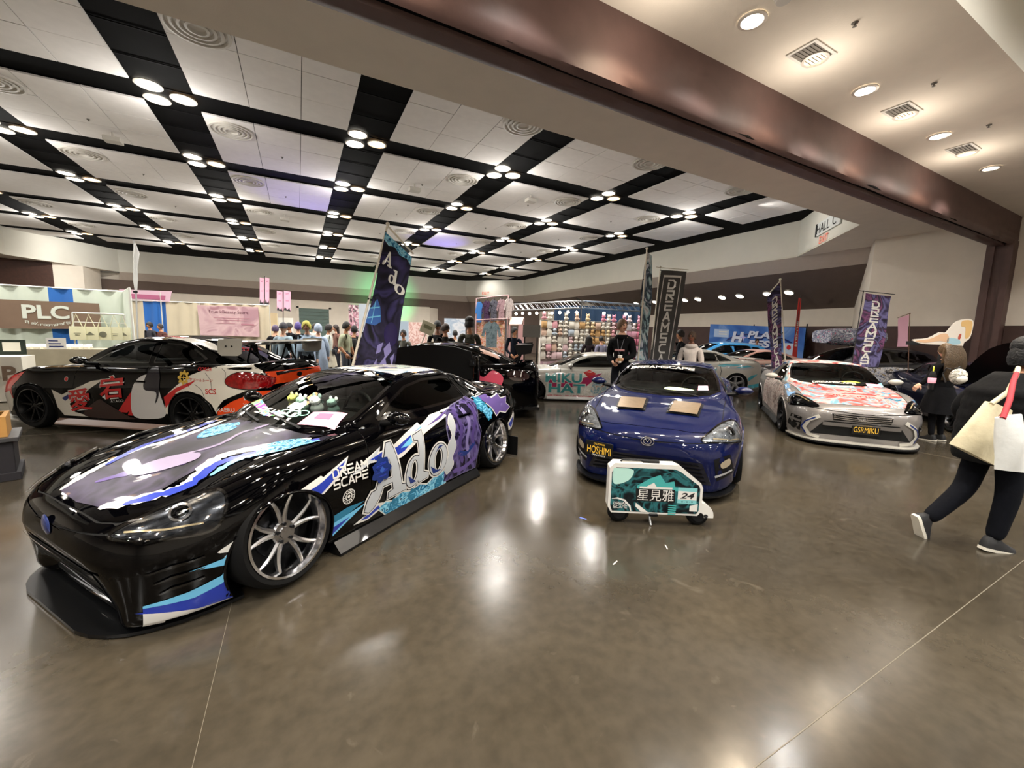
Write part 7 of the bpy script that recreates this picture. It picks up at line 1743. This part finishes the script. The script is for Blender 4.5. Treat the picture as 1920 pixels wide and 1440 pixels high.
def person(label, loc, heading, H=1.7, pose=None, cols=None, rad=None, hair=('short', '1a1512'), shoes='1c1c1e', skin='light', look=0., nod=0., curl=.5, palms=None, bare_arms=False, bare_legs=False, group=None, puff=1., low=True):
    k = H/1.75; J = {n: Vector(p) for n, p in JOINTS.items()}
    for n, p in (pose or {}).items():
        if not n.endswith('toe'): J[n] = Vector(p)
    root = empty('person', (loc[0], loc[1], 0), heading, label, 'person', group)
    names = list(J); ix = {n: i for i, n in enumerate(names)}
    me = bpy.data.meshes.new('figure'); me.from_pydata([J[n]*k for n in names], [(ix[a], ix[b]) for a, b, _ in BONES], []); ob = bpy.data.objects.new('figure', me); COL.objects.link(ob)
    sk = ob.modifiers.new('skin', 'SKIN'); sk.use_smooth_shade = True; sk.branch_smoothing = .6; ss = ob.modifiers.new('sub', 'SUBSURF'); ss.levels = 1 if low else 2
    for n, i in ix.items():
        r = RAD[n.split('_')[-1]]; q = (puff if n.split('_')[-1] in ('pelvis', 'waist', 'chest', 'shoulder', 'elbow') else 1.)*(rad or {}).get(n.split('_')[-1], 1.)
        me.skin_vertices[0].data[i].radius = (r[0]*k*q, r[1]*k*q); me.skin_vertices[0].data[i].use_root = n == 'pelvis'
    dg = bpy.context.evaluated_depsgraph_get(); ev = bpy.data.meshes.new_from_object(ob.evaluated_get(dg)); bpy.data.objects.remove(ob)
    c = dict(top='333333', sleeve=None, bottom='22242c', shin=None); c.update(cols or {})
    def M(v): return v if not isinstance(v, str) else mat('cloth_'+v, v, .9, noise=.18, nscale=14, bump=.15, bscale=25, spec=.15)
    ml = [M_skin[skin], M(c['top']), M(c['bottom']), M_eye, M_lip]
    sl = 0 if bare_arms else 1; shn = 0 if bare_legs else 2
    if c['sleeve']: ml.append(M(c['sleeve'])); sl = len(ml)-1
    if c['shin']: ml.append(M(c['shin'])); shn = len(ml)-1
    kinds = dict(top=1, sleeve=sl, bottom=2, shin=shn, skin=0)
    seg = [(np.array(J[a]*k), np.array(J[b]*k), kinds[t]) for a, b, t in BONES]
    if bare_arms: seg = [(a, b, t) for (a, b, t) in seg]
    mb = MB(); mb.v = [tuple(v.co) for v in ev.vertices]; mb.f = [tuple(p.vertices) for p in ev.polygons]
    cen = np.array([p.center[:] for p in ev.polygons]); best = np.full(len(cen), 1e9); mi = np.zeros(len(cen), int)
    for a, b, t in seg:
        e = b-a; u = np.clip((cen-a)@e/max(e@e, 1e-9), 0, 1); dd = np.linalg.norm(cen-(a+u[:, None]*e), axis=1); w = dd < best; best[w] = dd[w]; mi[w] = t
    mb.m = [int(x) for x in mi]; bpy.data.meshes.remove(ev)
    hc_ = J['skull']*k+Vector((.018, 0, .075))*k
    head_shape(mb, hc_, look, nod, k, dict(skin=0, eye=3, lip=4))
    for s_, sg in (('l', 1), ('r', -1)):
        mb.mi = 0; wv = J[s_+'_wrist']-J[s_+'_elbow']; hand_shape(mb, J[s_+'_wrist']*k, wv, sg, k, curl, (palms or {}).get(s_))
    body = mb.build('body', ml, root, smooth=180, fix=False)
    # shoes
    for s_ in 'lr':
        a = J[s_+'_ankle']*k; kn = J[s_+'_knee']*k; sh = (a-kn).normalized(); fw = Vector((1, 0, 0)); fw = (fw-sh*fw.dot(sh)).normalized()
        if (pose or {}).get(s_+'_toe'): fw = Vector(pose[s_+'_toe']).normalized()
        up = -sh if abs(fw.dot(sh)) < .9 else Vector((0, 0, 1)); up = (up-fw*up.dot(fw)).normalized(); sd = up.cross(fw)
        def sec(x, w, h, z0=0.): return [a+fw*(x*k)+sd*(w*q*k)+up*((-.085+z0+h*zz)*k) for q, zz in ((-1, 0), (1, 0), (1.0, .5), (.6, 1), (-.6, 1), (-1.0, .5))]
        b = MB().loft([sec(-.075, .026, .05, .02), sec(-.06, .036, .095, .018), sec(0, .040, .11, .018), sec(.06, .043, .075, .018), (sec(.12, .046, .055, .018)), sec(.17, .038, .04, .02), sec(.185, .02, .02, .024)], caps=True); o = b.build('shoe', mat('shoe_'+shoes, shoes, .7), root, smooth=60)
        b = MB().loft([[a+fw*(x*k)+sd*(w*q*k)+up*((-.085+z)*k) for q, z in ((-1, 0), (1, 0), (1.02, .024), (-1.02, .024))] for x, w in ((-.08, .026), (-.06, .038), (.02, .041), (.11, .048), (.17, .040), (.19, .02))], caps=True); b.build('sole', M_sole, o, smooth=30)
    # hair
    Rh = Matrix.Translation(hc_) @ Matrix.Rotation(look, 4, 'Z') @ Matrix.Rotation(nod, 4, 'Y'); style, hcol = hair; hm = mat('hair_'+hcol, hcol, .6, noise=.35, nscale=30, bump=.5, bscale=60)
    b = MB(); b.T = Rh; rings = []
    vol = {'short': 1.06, 'long': 1.10, 'big': 1.22, 'hat': 1.12, 'bun': 1.06, 'hood': 1.25, 'bob': 1.2}[style]
    for i in range(10):
        t = PI*.64*i/9; ring = []
        for j in range(20):
            aa = 2*PI*j/20; front = max(0, math.cos(aa)); tt = t*(1-.42*front**2) if style != 'hat' else t*(1-.15*front**2)*.82
            if style in ('long', 'bob', 'hood'): tt = t*(1-.45*front**2)
            wob = 1+.03*math.sin(aa*7+i*1.3)+(.05*math.sin(aa*11+i*2.1) if style in ('big', 'bob') else 0)
            ring.append((.102*k*vol*wob*math.sin(tt)*math.cos(aa)-.008*k, .082*k*vol*wob*math.sin(tt)*math.sin(aa), .126*k*vol*math.cos(tt)))
        rings.append(ring)
    b.loft(rings, caps=True); o = b.build('hair' if style not in ('hat', 'hood') else ('hat' if style == 'hat' else 'hood'), hm, root, smooth=60)
    if style == 'long':
        b = MB(); b.T = Rh; rr_ = []
        for i in range(8):
            t = i/7; w = .105+.05*math.sin(PI*min(1, t*1.1)); rr_.append([((-.055-.05*math.cos(q)*(1-.3*t)-.02*t)*k, w*math.sin(q)*k*(1-.25*t), (.06-.60*t)*k) for q in np.linspace(-PI, PI, 14, endpoint=False)])
        b.loft(rr_, caps=True); b.build('long_hair', hm, o, smooth=60)
    if style == 'bun': b = MB(); b.T = Rh; b.ball((-.03*k, 0, .165*k), .05*k, .05*k, .055*k, 12, 8); b.build('top_knot', hm, o, smooth=60)
    if style == 'big': 
        b = MB(); b.T = Rh; b.ball((-.02*k, 0, .09*k), .10*k, .10*k, .09*k, 14, 9); b.build('hair_volume', hm, o, smooth=60)
    return root, J, k
def gpos(px_, zc):
    p = at(px_, 640, zc); return (p.x, p.y)
VIEW = R(90-27.76)                       # heading that looks away from the camera

# woman striding past at the right edge, bags on her shoulder
wp = dict(pelvis=(.0, 0, .93), waist=(.0, 0, 1.07), chest=(.03, 0, 1.26), collar=(.06, 0, 1.39), neck=(.09, 0, 1.465), skull=(.12, 0, 1.53), l_shoulder=(.04, .17, 1.37), r_shoulder=(.06, -.17, 1.37), l_elbow=(-.08, .25, 1.13), l_wrist=(.06, .22, .94), r_elbow=(.0, -.25, 1.10), r_wrist=(.24, -.20, 1.10),
          l_hip=(.0, .09, .89), r_hip=(.01, -.09, .89), r_knee=(.05, -.10, .48), r_ankle=(-.02, -.105, .085), l_knee=(-.09, .10, .45), l_ankle=(-.37, .11, .15), l_toe=(.35, 0, -.9))
wk, J, k = person('person in a black puffer coat and dark jeans striding out of frame with tote bags', (4.74, .965), R(-27.8), 1.62, wp, dict(top='0c0c0e', bottom='0b0d14', sleeve='0c0c0e'), dict(pelvis=1.0, knee=1.3, hip=1.12, ankle=1.4, elbow=1.7, shoulder=1.3, wrist=1.3), ('big', '0c0c0e'), '1c1c1e', 'tan', puff=1.15, low=False, curl=.9)
b = MB(); rings = []
for i in range(25):
    t_ = i/24; z = (.74+.74*t_)*k; cx = (-.01+.10*max(0, t_-.3))*k; bul = 1+.045*abs(math.sin(t_*PI*7)); ax = (.205-.02*t_)*(1 if t_ < .8 else 1-(t_-.8)*2.6)*bul*k; ay = (.225+.03*math.sin(PI*t_))*(1 if t_ < .8 else 1-(t_-.8)*2.6)*bul*k
    rings.append([(cx+ax*math.cos(q)-(.03*k if math.cos(q) < 0 else 0), ay*math.sin(q), z) for q in np.linspace(0, 2*PI, 28, endpoint=False)])
b.loft(rings, caps=True); b.build('puffer_coat', mat('coat_black', '050506', .75, bump=.3, bscale=18, spec=.15), wk, smooth=70)
def bag_on(name, label, pts, depth, th, m, strap_m, strap):
    """soft bag from four photo corners (tl,tr,br,bl) at a depth"""
    t = empty(name, (0, 0, 0), 0, label, 'bag'); Q = [at(x, y, depth) for x, y in pts]; N = -_f
    rows = []
    for j in range(9):
        v = j/8; ring = []
        a = Q[0].lerp(Q[3], v); b_ = Q[1].lerp(Q[2], v); bul = th*(.25+.75*math.sin(PI*min(1, .15+.8*v)))
        for i in range(9): u = i/8; ring.append(a.lerp(b_, u)+N*(bul*math.sin(PI*u)**.6+.006*math.sin(9*u+5*v)))
        for i in range(8, -1, -1): u = i/8; ring.append(a.lerp(b_, u)-N*(bul*.8*math.sin(PI*u)**.6+.004))
        rows.append(ring)
    MB().loft(rows, caps=True).build('bag_body', m, t, smooth=60)
    MB().tube([at(x, y, depth+dd) for x, y, dd in strap], .014, 8).build('strap', strap_m, t, smooth=60)
    return t, Q
M_canvas = mat('canvas_cream', 'cfc4a4', .85, noise=.10, nscale=9, bump=.3, bscale=12)
t, Q = bag_on('tote_bag', 'cream canvas tote bag with red lettering hanging from the striding person', [(1848, 752), (1897, 772), (1862, 872), (1781, 832)], 2.62, .05, M_canvas, M_canvas, [(1858, 758, -.02), (1890, 735, .02), (1905, 705, .12), (1909, 690, .25)])
b = MB(); u = (Q[1]-Q[0]).normalized(); v = (Q[0]-Q[3]).normalized(); text_on(b, 'LAC', Q[0].lerp(Q[1], .5).lerp(Q[2].lerp(Q[3], .5), .28)-_f*.062, u, v, w=.085, bold=.01); b.build('bag_print', mat('print_dull_red', '9a4a44', .7), t, fix=False)
bag_on('tote_bag', 'plain white tote bag on a red strap worn by the striding person', [(1866, 784), (1914, 776), (1922, 886), (1866, 880)], 2.40, .05, mat('canvas_white', 'd3d4d0', .85, noise=.06, nscale=9, bump=.3, bscale=12), mat('strap_red', 'a3202c', .7), [(1880, 785, -.02), (1893, 750, .05), (1900, 715, .18), (1906, 700, .3)])
# long-haired visitor with a round backpack
lw, J, k = person('person in black with long brown hair and a round white backpack, seen from behind', gpos(1780, 6.5), VIEW+R(10), 1.57, dict(r_elbow=(.06, -.24, 1.14), r_wrist=(.22, -.15, 1.12), l_elbow=(.02, .25, 1.18), l_wrist=(.10, .36, 1.02)), dict(top='0d0d10', bottom='0e0e12'), None, ('long', '5a4324'), '101012', 'light', puff=1.45)
b = MB(); rings = []
for i in range(12):
    t_ = i/11; wd = (.10+.14*math.sin(PI*(.15+.75*t_)))*k; rings.append([((-.07-.07*math.sin(PI*t_)-.06*math.cos(q)*(1 if math.cos(q) > 0 else .6))*k, wd*math.sin(q)*(1+.06*math.sin(5*q+i)), (1.74-.62*t_)*k) for q in np.linspace(0, 2*PI, 20, endpoint=False)])
b.loft(rings, caps=True).build('wavy_hair', mat('hair_wavy', '4a3820', .6, noise=.4, nscale=25, bump=.6, bscale=50), lw, smooth=60)
MB().lathe([(.15*k, 1.0*k), (.22*k, .80*k), (.27*k, .52*k)], 22).build('skirt', mat('cloth_0d0d10'), lw, smooth=60)
bp_ = empty('backpack', (0, 0, 0), 0, 'round white printed backpack on the long haired person', 'backpack'); p = at(1797, 706, 6.12); bp_.location = p; bp_.rotation_euler = (0, 0, VIEW)
b = MB(); b.ball((0, 0, 0), .07, .125, .12, 18, 12); b.build('shell', swirl('backpack_print', ['e0dcd0', 'cfcabc', '6a6860', 'e6e2d6'], 14, .7), bp_, smooth=60); MB().ball((-.05, 0, -.035), .04, .085, .055, 14, 8).build('front_pocket', mat('bag_white', 'd8d4c8', .8), bp_, smooth=60); MB().tube([(0, -.05, .11), (0, 0, .15), (0, .05, .11)], .008, 6).build('loop', M_pole_k, bp_)
for s_ in (-.07, .07): MB().tube([(.05, s_, .10), (.12, s_, .12), (.16, s_, .02), (.10, s_, -.10)], .010, 6).build('strap', M_pole_k, bp_)
th_ = empty('tumbler', at(1747, 716, 6.36), R(20), 'black tumbler with a pink band and yellow straw held up beside the navy coupe', 'tumbler')
MB().lathe([(.001, -.12), (.035, -.12), (.045, .10), (.03, .16), (.001, .17)], 16).build('cup', mat('tumbler_black', '0c0e10', .3), th_, smooth=50); MB().lathe([(.0405, -.02), (.047, -.015), (.049, .06), (.044, .065)], 16).build('band', M_pinkcard, th_, smooth=50); MB().tube([(0, 0, .16), (.01, .0, .22), (.04, 0, .24)], .008, 6).build('straw', mat('straw_yellow', 'd8d83a', .5), th_)

# man in the black hooded sweatshirt with a paper cup
mn, J, k = person('man in a black hooded sweatshirt holding a paper cup behind the blue coupe', gpos(1166, 7.9), R(215), 1.88, dict(l_elbow=(.0, .22, 1.12), l_wrist=(.24, .08, 1.06), r_elbow=(-.02, -.22, 1.12), r_wrist=(.18, -.10, 1.0)), dict(top='0b0b0d', bottom='15161c'), None, ('short', '6a4c30'), '1c1c1e', 'light', look=R(50), curl=.8, palms={'l': (.3, -1, 0), 'r': (.3, 1, 0)}, puff=1.5)
MB().lathe([(.10*k, 1.40*k), (.12*k, 1.42*k), (.125*k, 1.46*k), (.10*k, 1.49*k), (.075*k, 1.46*k)], 18).build('hood', mat('cloth_0b0b0d'), mn, smooth=60)
MB().box(.155*k, .17*k, -.08*k, .09*k, 1.20*k, 1.235*k).build('chest_print', mat('print_pinkish', 'c08a8a', .7), mn)
MB().tube([(.10*k, -.06*k, 1.42*k), (.155*k, -.02*k, 1.25*k), (.16*k, .0, 1.13*k), (.155*k, .03*k, 1.25*k), (.10*k, .06*k, 1.42*k)], .006, 5).build('lanyard', mat('lanyard_grey', '6a6a70', .7), mn)
hx = R(215); lw_ = Vector(((.30)*k, .05*k, 1.06*k)); cp = Vector((gpos(1166, 7.9)[0]+lw_.x*math.cos(hx)-lw_.y*math.sin(hx), gpos(1166, 7.9)[1]+lw_.x*math.sin(hx)+lw_.y*math.cos(hx), lw_.z))
cu_ = empty('coffee_cup', cp, 0, 'white paper cup with a tan sleeve in the hand of the man in black', 'cup'); MB().lathe([(.001, -.06), (.028, -.06), (.040, .06), (.042, .065), (.042, .075), (.036, .08), (.001, .08)], 18).build('cup', mat('cup_white', 'e6e2da', .6), cu_, smooth=40); MB().lathe([(.0335, -.03), (.035, -.03), (.0405, .03), (.039, .03)], 18).build('sleeve', mat('cup_sleeve', 'a8804e', .8), cu_, smooth=40)
# person in the white hoodie, dark companion
ph, J, k = person('smiling person with glasses in a white hooded top beyond the blue coupe roof', gpos(1297, 8.6), R(214), 1.70, None, dict(top='d9cfc8', bottom='24262c'), None, ('short', '4a3420'), '1c1c1e', 'brown', look=R(-8), puff=1.35)
b = MB(); b.T = Matrix.Translation(J['skull']*k+Vector((.018, 0, .075))*k) @ Matrix.Rotation(R(-8), 4, 'Z')
for sg in (1, -1): b.tube([(.098*k, (sg*.031+.02*math.cos(q))*k, (.012+.017*math.sin(q))*k) for q in np.linspace(0, 2*PI, 13)], .0022, 5, False)
b.build('eyeglasses', M_pole_k, ph); MB().lathe([(.10*k, 1.40*k), (.125*k, 1.42*k), (.13*k, 1.46*k), (.10*k, 1.49*k), (.075*k, 1.46*k)], 18).build('hood', mat('cloth_d9cfc8'), ph, smooth=60)
person('dark-haired person in black partly hidden by the grey wordmark flag', gpos(1277, 10.3), R(150), 1.76, None, dict(top='101013', bottom='16161a'), None, ('short', '17120f'), skin='tan')
person('man in a navy top standing by the awning booth', gpos(964, 11.6), R(250), 1.74, dict(l_elbow=(.05, .24, 1.13), l_wrist=(.2, .1, 1.0), r_elbow=(.05, -.24, 1.13), r_wrist=(.2, -.1, .98)), dict(top='141a26', bottom='15171c'), None, ('short', '15100d'), skin='tan', look=R(40))
# shoppers behind the black sedan
person('tall shopper with piled up dark hair and an olive camouflage jacket', gpos(880, 9.15), VIEW+R(10), 1.86, None, dict(top=swirl('camo_olive', ['3e3e34', '56544a', '2c2c26', '6a685c'], 7, .85), bottom='2a2a2c'), None, ('big', '1c1612'), skin='tan', puff=1.15)
person('shopper with short brown hair in a dark grey top looking down', gpos(835, 9.5), R(250), 1.74, None, dict(top='2c2b28', bottom='202024'), None, ('short', '3a2a20'), skin='light', look=R(60), nod=R(25), puff=1.12)
person('shopper with a black knit cap behind the brown haired shopper', gpos(820, 10.2), VIEW, 1.82, None, dict(top='1a1a1c', bottom='202024'), None, ('hat', '141416'), skin='brown')
person('dark haired visitor between the shoppers and the grey hoodie', gpos(853, 12.6), VIEW, 1.62, None, dict(top='c8c0b4', bottom='202024'), None, ('short', '120e0c'), skin='tan')
bd = empty('sign_board', at(802, 615, 9.4), VIEW-R(90)+R(0), 'white paper sign held up tilted beside the capped shopper', 'sign'); bd.rotation_euler = (0, R(22), VIEW-R(90)); MB().rbox(-.16, .16, -.008, .008, -.14, .14, .006).build('paper', mat('paper_yellowish', 'd6d2b8', .8), bd); MB().box(-.10, .10, -.012, -.008, -.02, .06).build('paper_print', mat('print_olive', '8a8a6a', .8), bd); MB().tube([(0, .01, -.1), (0, .01, -.7)], .012, 6).build('stick', M_pole_w, bd)
person('person behind the black sedan roof with short black hair', gpos(757, 10.6), R(240), 1.58, None, dict(top='6a6a62', bottom='202024'), None, ('short', '14100e'), skin='light')
# crowd on the left
crowd = [(516, 10.9, R(60), 1.62, dict(top='1a1a1e', bottom='24242a'), ('short', '5a4a6a'), 'light', 'visitor in black at the left end of the crowd by the cream partition'),
 (531, 9.3, VIEW, 1.66, dict(top='a8bcc8', bottom='1c1c22'), ('hat', '3c3a44'), 'light', 'visitor in a light blue shirt and grey knit cap, back turned'),
 (545, 12.4, R(200), 1.70, dict(top='1c1c20', bottom='1c1c20'), ('hat', '26262a'), 'tan', 'visitor in a dark cap behind the light blue shirt'),
 (560, 11.4, VIEW+R(30), 1.70, dict(top='17171b', bottom='1c1c22'), ('bob', '5a4a94'), 'light', 'visitor with a purple wig in a black jacket'),
 (577, 9.2, R(240), 1.70, dict(top='9fb4c8', bottom='14141a'), ('bob', 'd6cc5a'), 'light', 'visitor with a yellow wig and pale blue cape'),
 (597, 10.4, VIEW+R(20), 1.66, dict(top='b4c4dc', bottom='b4c4dc'), ('hood', 'b4c4dc'), 'light', 'visitor in a pale blue hooded robe'),
 (615, 11.3, R(340), 1.68, dict(top='d0d6cc', bottom='c4bca8'), ('short', '1c1512'), 'tan', 'visitor in a white blouse with a small dark bag'),
 (648, 10.3, R(330), 1.74, dict(top='b0b498', bottom='54585e'), ('short', '16110e'), 'tan', 'young man in a pale green tee and grey trousers'),
 (664, 10.9, VIEW, 1.66, dict(top='17171a', bottom='1a1a1e'), ('short', '14100e'), 'tan', 'visitor in black wearing a black backpack, back turned'),
 (590, 14.6, VIEW, 1.72, dict(top='c8c4bc', bottom='2a2a30'), ('short', '2a2018'), 'light', 'visitor in a cream top deep in the crowd'),
 (632, 14.2, R(200), 1.70, dict(top='7a5a50', bottom='2a2a30'), ('long', '2a1c16'), 'light', 'long haired visitor in a brown top behind the green tee'),
 (284, 15.0, R(240), 1.62, dict(top='3a3a40', bottom='2a2a30'), ('bob', '1a1412'), 'tan', 'seated height visitor with a black bob before the blue drape'),
 (304, 14.3, R(230), 1.58, dict(top='5a3a34', bottom='2a2a30'), ('short', '2a1c16'), 'tan', 'visitor in a brown top right of the black bob'),
 (1104, 13.0, VIEW, 1.56, dict(top='2a2024', bottom='2a2a30'), ('long', '17110f'), 'light', 'dark haired visitor browsing the plush shelving behind the white coupe'),
 (1128, 12.9, VIEW+R(15), 1.56, dict(top='8a88a0', bottom='2a2a30'), ('short', '17110f'), 'light', 'visitor in a lilac top browsing the plush shelving'),
 (1419, 17.9, R(230), 1.62, dict(top='2c221c', bottom='17171a'), ('short', '17110f'), 'tan', 'visitor in dark clothes before the festival banner')]
for (x, zc, hd_, hh, cc, hr_, sk_, lab) in crowd:
    po = None
    if x == 648: po = dict(l_elbow=(.02, .24, 1.13), l_wrist=(.10, .25, .90), r_elbow=(-.05, -.24, 1.13), r_wrist=(.12, -.24, .95))
    pr, J, k = person(lab, gpos(x, zc), hd_, hh, po, cc, None, hr_, '202024', sk_, puff=1.25, bare_arms=(x == 648), look=R(20) if x in (577, 615) else 0)
    if x == 597:
        MB().lathe([(.10*k, 1.42*k), (.17*k, 1.30*k), (.20*k, 1.0*k), (.24*k, .5*k), (.27*k, .06*k)], 22).build('robe', mat('cloth_b4c4dc'), pr, smooth=60)
    if x == 577: MB().lathe([(.09*k, 1.43*k), (.20*k, 1.33*k), (.25*k, 1.12*k), (.24*k, 1.08*k)], 22).build('cape', mat('cloth_9fb4c8'), pr, smooth=60)
    if x == 664: MB().rbox(-.30*k, -.14*k, -.15*k, .15*k, .98*k, 1.40*k, .05).build('backpack', mat('pack_black', '0a0a0b', .8), pr, smooth=50)
    if x == 615: MB().rbox(.14*k, .22*k, -.12*k, .06*k, .92*k, 1.06*k, .02).build('waist_bag', mat('bag_dark', '1c1a1e', .6), pr, smooth=50); MB().lathe([(.13*k, 1.0*k), (.20*k, .8*k), (.24*k, .55*k)], 20).build('skirt', mat('cloth_c4bca8'), pr, smooth=60)
